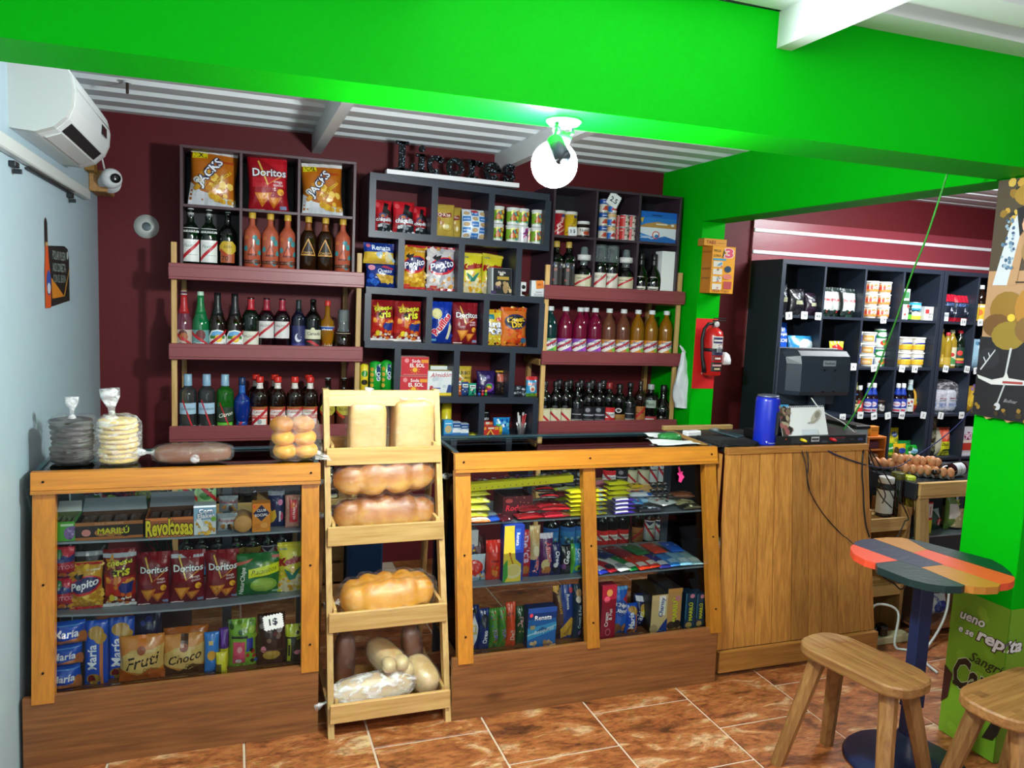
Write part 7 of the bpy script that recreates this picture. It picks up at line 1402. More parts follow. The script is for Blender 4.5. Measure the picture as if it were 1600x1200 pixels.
o=link('glue_box',carton_mesh(w,zt-zb,.107,A_glue,0xe8a01c,0xc87a14,lart=[('t','PEGA LOKA',.5,.88,.8,0x6a2a1a),('r',.1,.5,.9,.54,0x9a5a10),('r',.1,.3,.9,.34,0x9a5a10)],name='glue_box'));tag(o,'large orange yellow glue box hung on the green column','box');put_at(o,X,3.86,zb)
zt2=at(*r4(210,-20),3.9).z
o=link('glue_box',carton_mesh(w*.98,zt2-zt-.001,.065,[('t','TAB3',.3,.5,.4,0x8a2a1a,{'b':.04}),('r',.6,.4,.95,.46,0x9a5a10)],0xd8941c,0xb87a14,name='glue_box'));tag(o,'smaller orange yellow box standing on the large glue box','box');put_at(o,X-.04,3.895,zt+.001)
# hanging carrier bag
za=at(1068,550,4.06).z;zb=at(1066,636,4.06).z;X=at(1063,600,4.06).x
def hangbag():
    mb=MB();nu,nv=20,16;v=[];f=[];Hh=za-zb
    for j in range(nv+1):
        u=j/nv;r=.012+.042*min(1,(u*1.9))**1.2*(1 if u<.92 else .93)
        for i in range(nu):
            a=2*math.pi*i/nu;k=1+.16*math.sin(3*a+7*u)+.1*math.sin(5*a-9*u)
            v.append((r*k*math.cos(a)+.02*u*u,r*.7*k*math.sin(a),Hh*(1-u)))
    for j in range(nv):
        for i in range(nu):q=(i+1)%nu;f.append((j*nu+i,(j+1)*nu+i,(j+1)*nu+q,j*nu+q))
    f.append(tuple(range(nv*nu,nv*nu+nu)))
    return mb.add(v,f,smooth=True)
t=thing('carrier_bag','white plastic carrier bag hanging from the right rack post','bag',(X,4.045,zb));hangbag().build('bag',plain('white_carrier_film',0xd8dee2,.4,bump=(30,.5)),t)
MB().tube([(0,0,za-zb-.006),(-.014,.015,za-zb+.03),(-.02,.03,za-zb+.045),(.0,.012,za-zb+.02),(.012,0,za-zb-.004)],.005,6).build('handle',plain('white_carrier_film',0xd8dee2,.4),t)
# painted plank on the pillar
mb=MB();px0,px1,pz0,pz1=2.078,1.865,1.25,2.095
n=8;edge=[(px0-(px0-px1)*i/n,pz0+.012*math.sin(i*2.1)+(.02 if i in(0,n)else 0))for i in range(n+1)]
poly=edge+[(px1,pz1),(px0,pz1)]
v=[(X_,y,z)for X_ in(2.582,2.5985)for y,z in poly];q=len(poly)
mb.add(v,[tuple(range(q-1,-1,-1))[::-1],tuple(range(q,2*q))[::-1]]+[(i,q+i,q+(i+1)%q,(i+1)%q)for i in range(q)],0xb08a64)
lf=lambda x,z,o:(2.582-o,(px0+px1)/2-x,pz0+z)
PWd,PHt=px0-px1,pz1-pz0
put_print(mb,[('r',0,.62,1,1,0x4a4030),('n',3,0,.74,.6,1,[0xb8923a,0x8a6a24,0x2a2a24,0xc8a84a],18,.07),('e',.62,.93,.3,.05,0x9a7a2a),('e',.62,.92,.14,.025,0xb89a3a),('e',.74,.882,.05,.012,0xc03a5a),('p',[(.2,.56),(.52,.56),(.6,.75),(.85,.75),(1,.6),(1,.87),(.55,.86),(.36,.8)],0xb08a62),('p',[(.1,.56),(.36,.56),(.56,.87),(.46,.875),(.3,.8)],0xc4ccd0),('n',5,.22,.63,.42,.84,[0x3a5a78,0x8aa4b4,0x5a7a94],30,.035),('p',[(.4,.875),(.6,.885),(1,.87),(1,.75),(.9,.8),(.6,.8),(.5,.76)],0x15161a),('e',.72,.81,.2,.05,0xd8a080),('p',[(.5,.8),(.6,.86),(.75,.87),(.95,.86),(1,.8),(.94,.835),(.72,.852),(.56,.83)],0x121318),('e',.64,.817,.03,.006,0x1c1c20),('e',.8,.817,.03,.006,0x1c1c20),('e',.73,.785,.05,.006,0xb03a3a),('e',.72,.7,.16,.05,0x9a7a4a),('p',[(.66,.64),(.72,.73),(.78,.64)],0xd0a888),('r',.52,.57,.82,.575,0x2a2018),('p',[(.3,.12),(1,.12),(1,.4),(.2,.4)],0x17181d),('r',0,0,1,.34,0x191a1f),
('e',.42,.46,.3,.075,0x8a6a24),('e',.82,.47,.26,.085,0xa8782c),('e',.28,.39,.26,.05,0x6a4a22),('e',.5,.35,.3,.06,0x8a7428),('e',.84,.38,.24,.055,0x7a5a2c),('e',.52,.425,.07,.016,0xd8b83a),('e',.2,.25,.2,.045,0x24252c),('p',[(.06,.2),(.3,.29),(.31,.285),(.08,.195)],0xb8bcc0),('p',[(.1,.25),(.16,.225),(.17,.23),(.11,.256)],0xb8bcc0),('p',[(.18,.27),(.22,.25),(.23,.255),(.19,.276)],0xb8bcc0),('p',[(.56,.3),(.6,.3),(.55,.18),(.52,.18)],0xb8bcc0),('p',[(.02,.175),(.3,.16),(.5,.175),(.55,.2),(.6,.175),(1,.17),(1,.155),(.6,.145),(.3,.14),(.05,.16)],0xc8c8c8),('p',[(.5,.15),(.85,.155),(.85,.165),(.5,.16)],0x9a3a3a),('p',[(.53,.15),(.56,.15),(.46,.06),(.43,.06)],0xa8acb0),('e',.45,.05,.06,.016,0xb8bcc0),('n',8,0,0,1,.05,[0x8a6a24,0x3a2e1a],9,.05),('t','Bolívar',.68,.08,.24,0x8a8c90,{'sh':.4})],PWd,PHt,lf,0,1,1,.0004,.0001)
tag(mb.build('painted_plank',PAPER),'painted plank of a veiled woman and ochre flowers on the green pillar','painting')
# vinyl wrap round the pillar foot
mb=MB();S0=2.0915;c0=.2315
def wf(x,z,o):
    s=x+.25
    return(2.5985-o,S0-s,z+.004)if s<=c0 else(2.5985+(s-c0)-o*0,1.8585-o,z+.004)
for(a,b)in((0,c0),(c0,.5)):
    v=[wf(s-.25,z,.0002)for z in(0,.3,.578)for s in(a+1e-6,b)]
    mb.add(v,[(0,1,3,2),(2,3,5,4)],0x6fa024)
W5=.5;u=lambda y:(S0-y)/W5;vv=lambda z:(z-.004)/.578
mb2=[('n',5,.02,.02,.44,.95,[0x78aa28,0x669a20,0x82b030],16,.05),('t','ueno',u(2.0),vv(.487),.2,0xd8dcd8,{'sh':.25,'b':.05,'ol':0x2a1c1c,'ow':.06}),('t','e se',u(2.02),vv(.432),.12,0xd8dcd8,{'sh':.25,'b':.05,'ol':0x2a1c1c,'ow':.06}),('t','repita',u(1.882),vv(.437),.36,0xe0e2e0,{'sh':.25,'b':.06,'ol':0x3a1c24,'ow':.08,'h':.1}),('t','Sangría',u(1.92),vv(.345),.3,0x1c2a14,{'sh':.4}),('t','Caroreña',u(1.87),vv(.27),.72,0x141a12,{'sh':.2,'b':.06,'ol':0xc0cca8,'ow':.03,'h':.2}),('p',[(0,.2),(.05,.25),(.07,.42),(0,.46)],0x3a1c1c),('p',[(.36,.12),(.44,.14),(.52,.3),(.46,.34)],0x2a2218),('r',.08,.36,.2,.385,0x141a12)]
put_print(mb,mb2,W5,.578,wf,0,28,1,.0004,.0001)
tag(mb.build('vinyl_wrap',plain_wrap if False else printed('printed_vinyl',.35,.2,(12,.15))),'lime green printed vinyl wrapped around the pillar foot','wrap')
# ---- table and stools
ZT_=.75
t=thing('bar_table','small round edged table of red, navy and mustard planks on a blue pole','table',(2.28,1.95,0));L=Vector(t.location)
def put(mb,n,m):
    o=mb.build(n,m,t);o.location=-L;return o
tp=lambda x,y:tuple(atz(*rb(x,y),ZT_))[:2]
blocks=[('navy',0x1a2440,[(112,84),(150,72),(205,68),(395,136),(548,196),(441,209),(325,176),(105,95)]),('mustard',0xb8772a,[(205,67),(270,62),(340,63),(372,69),(470,122),(400,136)]),('red',0xe04a2c,[(105,96),(325,176),(215,188),(160,172),(110,145),(92,120),(92,106)]),('dark_green',0x0f2c2c,[(215,189),(325,177),(441,210),(655,298),(640,304),(560,303),(470,290),(380,268),(225,208)]),('mustard',0xb8772a,[(442,209),(549,197),(832,292),(820,306),(760,309),(700,306),(657,299)]),('orange_red',0xe0502e,[(400,137),(471,122),(898,256),(903,266),(894,280),(870,288),(834,292),(550,196)]),('dark_green',0x0f2c30,[(373,69),(420,76),(560,112),(700,148),(790,172),(840,200),(880,232),(897,254),(472,121)])]
for nm,c_,P in blocks:
    put(MB().prism([tp(*p)for p in P],ZT_-.024,ZT_),'plank',plain('table_paint_'+nm,c_,.42,bump=(50,.15)))
NAVY=plain('navy_pole_paint',0x14264c,.4,bump=(30,.1))
put(MB().bbox(2.25,2.31,1.93,1.97,.03,ZT_-.05,.003),'pole',NAVY)
put(MB().bbox(2.246,2.314,1.926,1.974,.22,.3,.003),'pole_sleeve',NAVY)
put(MB().lathe([(.205,.0),(.21,.006),(.2,.016),(.1,.034),(.05,.07),(.038,.12)],36,cx=2.28,cy=1.95),'base',NAVY)
put(MB().bbox(2.12,2.44,1.91,1.99,ZT_-.05,ZT_-.0242,.002),'batten',plain('table_paint_dark_green',0x0f2c2c,.42))
STW=lambda a:wood('worn_stool_wood',0xa87a46,0x774a22,a,.5,knots=False)
def stool(label,cx,cy,rz,zs=.45,Ls=.42,Ws=.22):
    t=thing('wooden_stool',label,'stool',(cx,cy,0),R_(rz))
    n=10;P=[]
    for(sx,a0)in((1,-90),(-1,90)):
        for i in range(n+1):
            a=R_(a0+180*i/n);P.append((sx*(Ls/2-.1)+.1*math.cos(a),(Ws/2)*sgn(math.sin(a),.7)))
    mb=MB();q=len(P);lv=[(zs-.036,.985),(zs-.03,1),(zs-.006,1),(zs,.975)];v=[(x*k,y*k,z)for z,k in lv for x,y in P];f=[tuple(range(q-1,-1,-1)),tuple(range(3*q,4*q))]
    for k in range(3):f+=[(k*q+i,k*q+(i+1)%q,(k+1)*q+(i+1)%q,(k+1)*q+i)for i in range(q)]
    mb.add(v,f).build('seat',STW('x'),t)
    for sx in(-1,1):
        for sy in(-1,1):
            a=Vector((sx*(Ls/2-.08),sy*(Ws/2-.06),zs-.0365));b_=Vector((sx*(Ls/2-.01),sy*(Ws/2+.025),0));v=[];
            for(c_,w_)in((b_,.024),(a,.03)):
                for i in range(8):
                    an=math.pi*2*i/8+.39;v.append((c_.x+w_*math.cos(an),c_.y+w_*math.sin(an),c_.z))
            MB().add(v,[tuple(range(7,-1,-1)),tuple(range(8,16))]+[(i,(i+1)%8,8+(i+1)%8,8+i)for i in range(8)]).build('leg',STW('z'),t)
            MB().box(a.x-.02,a.x+.02,a.y-.017,a.y+.017,zs+.0002,zs+.0008).build('tenon',wood('dark_tenon',0xa07040,0x6a4420,'x',.5,False),t)
    return t
stool('worn wooden stool with a rounded seat in front of the blue pole',2.0,1.915,-79)
stool('worn wooden stool cut by the frame beside the vinyl wrap',2.335,1.59,10,Ls=.46,Ws=.235)
# ================================================================ counter goods, second showcase and grocery shelves
WY=WFY(.99)+.02
c=at(1195,690,WY+.06);r=.054;H=at(1195,620,WY+.06).z-CTZ
t=thing('blue_canister','tall glossy blue bottle canister with a grey window on the counter','canister',(c.x,WY+.06,CTZ+.0005))
mb=MB().lathe([(r*.98,0),(r,.004),(r,H*.93),(r*.93,H*.985),(r*.86,H)],28,0x1228b4)
put_print(mb,[('r',.56,.22,.9,.76,0x2a343a),('r',.62,.24,.66,.74,0x46525a),('r',.66,.84,.92,.9,0xb8a870),('e',.74,.78,.03,.02,0x5a78d8),('p',[(.26,.1),(.32,.1),(.3,.05)],0xc8d4f0),('t','fusion free',.47,.06,.24,0xb8c4e8),('p',[(.6,.1),(.68,.1),(.64,.04)],0xa8b8e8)],r*2.6,H*.93,cyl_front(r,0),0,14,1)
mb.build('tube',TIN,t);MB().lathe([(r*.88,H+.0005),(r*.9,H+.006),(r*.8,H+.009)],28).build('lid',plain('steel_lid',0x8a94a8,.3,.8),t)
# recorder box with its sockets towards the room
x0,x1=at(*r4(492,900),WY).x,at(*r4(888,900),WY).x;zt=at(*r4(690,860),WY).z
t=thing('video_recorder','black recorder box with cable sockets on the counter edge','recorder',((x0+x1)/2,WY,CTZ+.0005));w=x1-x0;h=zt-CTZ
BM=plain('black_metal_case',0x14161a,.4,.3)
MB().bbox(-w/2,w/2,0,.24,.004,h,.002).build('case',BM,t)
for s in(-1,1):MB().lathe([(.01,0),(.01,.004)],10,cx=s*(w/2-.03),cy=.04).build('foot',BR,t)
mb=MB();put_print(mb,[('r',0,0,1,1,0x16181c),('r',.16,.12,.36,.88,0x2a2e34),('r',.48,.1,.76,.8,0x22262c),('r',.5,.12,.56,.4,0x3a3e48),('r',.38,.3,.47,.9,0xb8bcc0),('r',.385,.5,.465,.7,0x2a2a2e),('r',0.395,0.375,0.455,0.425,0x2a2a2e),('r',.64,.66,.76,.74,0x8a2a2a),('e',.84,.5,.02,.1,0x3a3e44),('r',.91,.3,.97,.62,0x3a4468),('e',.1,.7,.008,.1,0xa83a2a)],w,h-.004,lambda x,z,o:(x,-o,z+.004));mb.build('socket_panel',PAPER,t)
for(fx,c_,nm)in((.27,0xd8c01c,'yellow_plug'),(.6,0xc01c24,'red_plug')):
    MB().tube([((fx-.5)*w,-.0005,h*.62),((fx-.5)*w,-.02,h*.62),((fx-.5)*w+.004,-.034,h*.56)],[.008,.007,.004],10).build(nm,plain(nm,c_,.4),t)
# flip calendar on the recorder
a=at(*r4(497,735),WY+.06);b_=at(*r4(708,742),WY+.06);wz=a.z-zt;w=b_.x-a.x
t=thing('desk_calendar','white tent calendar with a spiral top standing on the recorder','calendar',((a.x+b_.x)/2,WY+.06,zt+.001));t.rotation_euler=(0,0,R_(3))
mb=MB();mb.add([(-w/2,-.045,0),(w/2,-.045,0),(w/2,-.004,wz),(-w/2,-.004,wz),(-w/2,-.043,0),(w/2,-.043,0),(w/2,-.002,wz),(-w/2,-.002,wz)],[(0,1,2,3),(7,6,5,4),(0,4,5,1),(1,5,6,2),(2,6,7,3),(3,7,4,0)],0xe6e8e8)
mb.add([(-w/2,.045,0),(w/2,.045,0),(w/2,.002,wz),(-w/2,.002,wz),(-w/2,.043,0),(w/2,.043,0),(w/2,0,wz),(-w/2,0,wz)],[(3,2,1,0),(4,5,6,7),(1,5,4,0),(2,6,5,1),(3,7,6,2),(0,4,7,3)],0xdfe2e2)
put_print(mb,[('p',[(0,0),(.12,0),(.26,1),(0,1)],0x4a4238),('n',4,0,.1,.2,.98,[0x2a2420,0x7a6a58,0x9a5a5a,0xa89a80],26,.05),('e',.76,.68,.16,.14,0xb8b4a4,.7),('e',.8,.74,.07,.1,0x8a8474,.7),('p',[(.56,.42),(.74,.5),(.86,.72),(.84,.72),(.72,.52),(.56,.46)],0x9a9484),('r',.4,.02,.75,.22,0xd0d8e0)],w,wz,lambda x,z,o:(x,-.045+.041*z/wz-o,z))
mb.build('pages',PAPER,t)
mb=MB()
for i in range(22):mb.tube([(-w/2+w*(i+.5)/22+.0,.006*math.cos(k),wz+.002+.006*math.sin(k))for k in[j*math.pi/3 for j in range(6)]],.0009,4,closed=True)
o=mb.build('spiral',plain('white_wire',0xd8dadc,.3),t);o['kind']='stuff'
# monitor seen from behind
YMN=3.03
x0,x1=at(*r4(566,560),YMN).x,at(*r4(826,560),YMN).x;zt=at(*r4(700,478),YMN).z;zb=at(*r4(700,680),YMN).z;w=x1-x0;h=zt-zb
t=thing('monitor','dark grey monitor with its back to the room on the counter','monitor',((x0+x1)/2,YMN,CTZ+.0005));z0=zb-CTZ;z1=zt-CTZ
MG=plain('dark_grey_monitor_plastic',0x252f3a,.35,bump=(200,.05))
pr=[(.05,z0),(0,z0),(-.008,z0+.02),(-.006,z1-.07),(.005,z1-.03),(.03,z1-.006),(.06,z1),(.1,z1),(.1,z0)]
v=[];q=len(pr)
for k,x in enumerate((-w/2,-w/2+.05,w/2-.006,w/2)):
    s=.0 if 0<k<3 else .05 if k==0 else .012
    v+=[(x,y+s if y<.1 else y,z-(s*.2 if z>z1-.04 else 0))for y,z in pr]
f=[]
for k in range(3):f+=[(k*q+i,k*q+(i+1)%q,(k+1)*q+(i+1)%q,(k+1)*q+i)for i in range(q)]
mb=MB().add(v,[g[::-1]for g in f]+[tuple(range(q)),tuple(range(4*q-1,3*q-1,-1))]);mb.build('back_shell',MG,t)
MB().bbox(-w/2-.004,w/2+.004,.1005,.122,z0-.06,z1+.004,.003).build('bezel',MG,t)
mb=MB().box(.0,.075,-.0095,-.0065,z1-.078,z1-.05,0x8a949c);put_print(mb,[('t','ViewSonic',.5,.5,.86,0x14181c,{'b':.03})],.075,.028,lambda x,z,o:(.0375+x,-.0095-o,z1-.078+z));mb.build('name_plate',PAPER,t)
for(sx,sz)in((.02,.35),(.085,.35),(.02,.82),(.085,.82)):MB().lathe([(.005,0),(.004,.003)],10,mat=Matrix.Translation((sx-.01,-.008,z1-h*sz-.02))@Matrix.Rotation(R_(90),4,'X')).build('screw',SCREW,t)
MB().prism([(.015,.012),(.075,.012),(.06,.1),(.07,z0+.03),(.03,z0+.03),(.022,.1)],-.01,.06,axis='x').build('stand',MG,t)
MB().lathe([(.095,0),(.098,.006),(.05,.014)],28,cx=.03,cy=.05).build('base',MG,t)
# mat, phone, charger, papers
t=thing('black_mat','black folded cloth lying on the counter beside the showcase','cloth',(2.12,2.92,CTZ));v,f=superell(.22,.2,.02,.5,seed=4,crinkle=.12);MB().add([(x,y,max(.0005,z+.009))for x,y,z in v],f,smooth=True).build('cloth',plain('black_cloth',0x0d0e11,.8),t)
p=atz(1106,684,1.0)
o=MB().bbox(-.045,.045,-.02,.02,0,.026,.005).build('charger',WPL);tag(o,'small white charger box near the counter frame','charger');put_at(o,p.x-.02,3.1,CTZ+.0005,12)
o=MB().bbox(-.036,.036,-.075,.075,0,.009,.004).build('phone',plain('phone_glass',0x3a4a50,.1));tag(o,'dark phone lying tilted on the black cloth','phone');put_at(o,2.17,3.0,CTZ+.026,30,6)
o=MB().bbox(1.99,2.39,3.2501,3.275,.99,1.012,.002).build('frame_strip',PINE('x'));tag(o,'pine strip edging the back of the counter top','strip')
o=MB().bbox(-.02,.02,-.17,.17,0,.004,.001).build('cardboard_strip',plain('brown_card',0x9a6f34,.7));tag(o,'brown cardboard strip between the showcase and the counter','cardboard');put_at(o,1.955,3.0,1.001,-6)
def sheet(label,cx,cy,z,w,l,yaw,col=0xdfe2e2,name='paper_sheet'):
    v=[];n=6
    for j in range(n+1):
        for i in range(n+1):v.append((-w/2+w*i/n,-l/2+l*j/n,.003+.004*math.sin(5*i/n+3*j/n+cx*9)+.003*math.sin(9*j/n)))
    m_=len(v);v+=[(x,y,zz-.0008)for x,y,zz in v]
    f=[(j*7+i,j*7+i+1,j*7+i+8,j*7+i+7)for j in range(n)for i in range(n)];f+=[tuple(m_+k for k in g[::-1])for g in f]
    o=MB().add(v,f,col,smooth=True).build(name,PAPER);tag(o,label,'paper');put_at(o,cx,cy,z+.004,yaw);return o
sheet('white paper sheet on the wide showcase near the counter',1.82,2.88,1.0,.2,.1,-6);sheet('white paper sheet lying farther back on the wide showcase',1.86,3.06,1.0,.14,.08,10)
t=thing('green_bundle','crumpled green packet on the wide showcase top','packet',(1.85,2.97,1.0));v,f=superell(.1,.06,.03,.8,seed=6,crinkle=.14);MB().add([(x,y,max(.001,z+.014))for x,y,z in v],f,smooth=True).build('packet',plain('green_foil',0x2a7a3a,.3,bump=(40,.5)),t)
# computer tower behind the counter
t=thing('computer_tower','grey computer tower standing at the counter end','computer',(3.11,3.13,0));MB().bbox(-.04,.04,0,.4,.62,1.0,.004).build('case',plain('silver_case',0x9aa4ac,.35,.5),t)
MB().bbox(-.05,.05,-.006,.406,1.0005,1.02,.004).build('top_cover',BM,t)
MB().box(-.045,.045,0.02,.38,0,.6195).build('stand',PINED('z'),t)
mb=MB();put_print(mb,[('r',0,0,1,1,0x8a949c),('r',.1,.7,.9,.95,0x3a4248),('n',3,.1,.1,.9,.6,[0x2a3036,0x6a747c],10,.08)],.076,.36,lambda x,z,o:(x,-o,.63+z));mb.build('rear_panel',PAPER,t)
# second showcase on the right
SY=2.86
fx0=at(*r7(805,690),SY).x;ztop=at(*r7(810,570),SY).z
t=thing('glass_showcase','low pine framed showcase carrying the egg tray beside the pillar','showcase',(fx0+.5,3.1,0));L=Vector(t.location)
def put(mb,n,m):
    o=mb.build(n,m,t);o.location=-L;return o
zb_=at(*r7(810,690),SY).z;X1=fx0+1.25;YB=SY+.42
put(MB().bbox(fx0,X1,SY-.012,SY+.014,zb_,ztop,.002),'top_board',PINE('x'));put(MB().bbox(fx0-.001,X1,SY-.016,SY-.002,zb_-.012,zb_-.001,.001),'moulding',PINE('x'))
put(lean(MB(),fx0+.003,fx0+.063,.06,zb_-.012,lambda z:SY-.1+.13*z,.035),'post',PINE('z'))
put(MB().bbox(fx0+.002,X1,SY+.0145,YB,ztop-.012,ztop-.003,.001),'top_panel',plain('dark_teal_laminate',0x17262c,.25))
put(MB().prism([(SY-.05,.06),(YB,.06),(YB,ztop-.0125),(SY+.015,ztop-.0125)],fx0-.014,fx0-.002,axis='x'),'side_glass',GLASS)
put(MB().bbox(fx0-.02,fx0-.001,SY+.0,YB,ztop-.085,ztop-.003,.002),'side_rail',plain('dark_grey_rail',0x23282e,.4))
put(MB().bbox(fx0-.016,fx0-.002,YB-.03,YB-.002,.06,ztop-.086,.002),'rear_post',PINED('z'))
zs2=at(*r7(900,1072),SY).z
put(MB().bbox(fx0+.01,X1,SY+.01,YB-.01,zs2-.008,zs2,.001),'shelf',SHELFG);put(MB().bbox(fx0,X1,SY-.1,YB,.04,.06,.001),'base_board',KICK('x'));put(MB().box(fx0,X1,YB+.001,YB+.008,.06,ztop-.013),'back_panel',plain('grey_back_panel',0x4a5258,.5))
put(MB().bbox(fx0+.1,fx0+.13,SY-.08,YB,0,.04,.002),'plinth',KICK('x'));put(MB().bbox(X1-.13,X1-.1,SY-.08,YB,0,.04,.002),'plinth',KICK('x'))
IY=SY+.05
carton('food_box','slim red, white and yellow box beside the pine post','box',r7(886,752,938,1068),IY,zs2,[('r',0,0,1,.42,0xe0d02a),('r',.1,.5,.9,.95,0xd8d4d0),('r',0.44,0.57,0.56,0.87,0xb8202a)],0xc8242c,.06)
bag('food_bag','green rice bag with a white label in the low showcase','bag',r7(928,828,1075,1062),IY,zs2,[('p',[(.4,.98),(.9,.98),(.7,.5)],0xb8c4c0),('e',.68,.42,.16,.18,0xc02a30),('t','Mary',.68,.4,.26,0xe8e0dc,{'rot':84,'b':.04})],0x1c4a2e,.07,seed=210)
KINDS['bigjar']=dict(H=.26,R=.055,p='jar',g='black',cap=(.86,0x12161a,1.05),lab=[(.05,.45,70,0xa8986a,[('n',3,.1,.1,.9,.9,[0x8a7a50,0xc8b88a],12,.07)]),(.5,.8,50,None,[('p',[(.3,.9),(.7,.98),(.8,.6),(.4,.55)],0xc8d42a),('t','TRUE',.5,.35,.5,0xc8d42a,{'b':.04}),('t','Toddy',.5,.12,.6,0xb8c42a,{'b':.03})])])
bottle('bigjar','black jar with yellow lettering and tan band in the low showcase',at(*r7(1130,900),IY+.06).x,IY+.06,zs2,name='jar',cat='jar')
bag('rice_bag','white rice bag with blue oval and rotated lettering low in the showcase','bag',rb(485,362,592,572),SY-.03,.0605,[('e',.6,.4,.34,.34,0x1a3a8a),('t','MONTALBÁN',.42,.4,1.1,0x1a3a9a,{'rot':86,'b':.04,'ol':0xe8ecf0,'ow':.05}),('p',[(0,.5),(.2,.6),(.2,.8),(0,.9)],0x2a2a8a)],0xd4d8da,.08,seed=211)
for i,(dx,c_,nm)in enumerate(((.36,0x6a8a3a,'olive'),(.5,0xb87a2a,'amber'))):
    o=link('food_bag',bag_mesh(.12,.2,.06,[('r',.1,.3,.9,.7,0xd8d4c8)],c_,seed=220+i));tag(o,nm+' food bag deeper along the low showcase shelf','bag');put_at(o,fx0+dx,IY+.04,zs2+.001)
# egg tray
def egg_mesh():
    v,f=[],[];mb=MB();mb.sphere((0,0,.0255),(.0205,.0205,.0265),None,0,14,10,disp=None)
    mb.v=[(x*(1-.1*max(0,(z-.03)/.03)),y*(1-.1*max(0,(z-.03)/.03)),z)for x,y,z in mb.v]
    return mb.mesh('egg',plain('brown_eggshell',0xc98a5c,.45,var=.12))
EGG=egg_mesh();TZ=ztop-.0025
e0=atz(*r7(650,500),TZ);e1=atz(*r7(1150,545),TZ)
ang=math.atan2(e1.y-e0.y,e1.x-e0.x);ex=Vector((math.cos(ang),math.sin(ang),0));ey=Vector((-math.sin(ang),math.cos(ang),0));n=7;pit=(e1-e0).length/n
CARD=plain('grey_pulp_card',0xa09a90,.8,bump=(80,.3))
def egg_tray(label,o0,nx,ny):
    t=thing('egg_tray',label,'tray',o0);t.rotation_euler=(0,0,ang)
    mb=MB();v=[];f=[];m_=4
    for j in range(ny*m_+1):
        for i in range(nx*m_+1):
            x,y=i/m_*pit,j/m_*pit;a=math.cos(2*math.pi*i/m_);b_=math.cos(2*math.pi*j/m_)
            v.append((x,y,.006+.024*max(0,(a+b_)/2)**1.0))
    W_=nx*m_+1
    f=[(j*W_+i,j*W_+i+1,(j+1)*W_+i+1,(j+1)*W_+i)for j in range(ny*m_)for i in range(nx*m_)]
    k=len(v);v+=[(x,y,z-.004)for x,y,z in v];f+=[tuple(k+q for q in g[::-1])for g in f]
    mb.add(v,f,smooth=True).build('pulp_tray',CARD,t)
    return t
egg_tray('grey pulp egg tray holding brown eggs on the low showcase',e0,n,4)
egg_tray('grey pulp egg tray behind, at the dark rail end',e0-ex*pit*3.2+ey*.1,3,3)
k=0
RN=['front','second','third','back']
for j in range(4):
    for i in range(n):
        p=e0+ex*pit*(i+.5)+ey*pit*(j+.5)
        o=link('egg',EGG);tag(o,'brown egg in the front tray, %s of the %s row'%(ORD[i],RN[j]),'egg','eggs in the trays');o.location=(p.x,p.y,TZ+.010);o.rotation_euler=(.1*math.sin(k*3),.1*math.cos(k*5),k);k+=1
for j in range(2):
    for i in range(6):
        p=e0+ex*pit*(i+.2-.3*j)+ey*pit*(j*1.0+1.9)
        o=link('egg',EGG);tag(o,'brown egg lying on the others in the front tray, %s of the %s row'%(ORD[i],['nearer','farther'][j]),'egg','eggs in the trays');o.location=(p.x,p.y,TZ+.050);o.rotation_euler=(.25*math.sin(k*3),.25*math.cos(k*5),k);k+=1
for j in range(2):
    for i in range(3):
        p=e0-ex*pit*3.2+ey*.1+ex*pit*(i+.5)+ey*pit*(j+.5)
        o=link('egg',EGG);tag(o,'brown egg in the rear tray, %s of the %s row'%(ORD[i],RN[j]),'egg','eggs in the trays');o.location=(p.x,p.y,TZ+.010);k+=1
t=make_bottle(dict(H=.27,R=.036,p='wine',g='black',lab=[(.1,.4,80,0xd4d8dc,[('r',.2,.4,.8,.6,0xb8bcc0)])]),'black bottle lying on its side behind the eggs',name='bottle',group=None)
p=atz(*r7(1216,432),TZ+.036);t.location=(p.x,p.y,TZ+.037);t.rotation_euler=(0,R_(-90),R_(12))
# small orange organiser behind
xo0,xo1=at(*r7(345,130),3.3).x,at(*r7(515,140),3.3).x;zo0,zo1=TZ,at(*r7(470,135),3.3).z
t=thing('orange_organiser','small orange pigeonhole box behind the computer tower','organiser',(xo0,3.3,0));ORW=plain('orange_paint',0xd8782a,.5);w=xo1-xo0
t.location=(xo0,3.3,.0)
hh=zo1
MB().bbox(0,w,0,.1,hh-.012,hh,.001).build('top_board',ORW,t);MB().bbox(0,.01,0,.1,.0,hh-.0121,.001).build('side_board',ORW,t);MB().bbox(w-.01,w,0,.1,0,hh-.0121,.001).build('side_board',ORW,t);MB().box(.0102,w-.0102,.09,.099,0,hh-.0122).build('back_board',ORW,t)
for z in(hh-.08,hh-.15,hh-.22,.3):MB().bbox(.0102,w-.0102,.002,.0895,z,z+.01,.001).build('shelf_board',ORW,t)
for i,z in enumerate((hh-.07,hh-.14,hh-.21)):
    o=MB().bbox(.02,w-.03,.02,.08,z+.0003,z+.038,.003).build('small_box',plain('mixed_box_%d'%i,(0x6a3a4a,0xc8a888,0xd8c8a8)[i],.5));tag(o,['plum','beige','cream'][i]+' little box in the orange organiser','box');o.location=(xo0,3.3,0)
o=MB().bbox(0,.06,0,.04,0,.055,.002,0xd8861e);put_print(o,[('t','Eveready',.5,.6,.7,0x5a3a14)],.06,.055,lambda x,z,q:(.03+x,-q,z));o=o.build('small_box',PAPER);tag(o,'small orange box standing on the orange organiser','box');o.location=(xo0+w*.0+.03,3.32,hh+.0005)
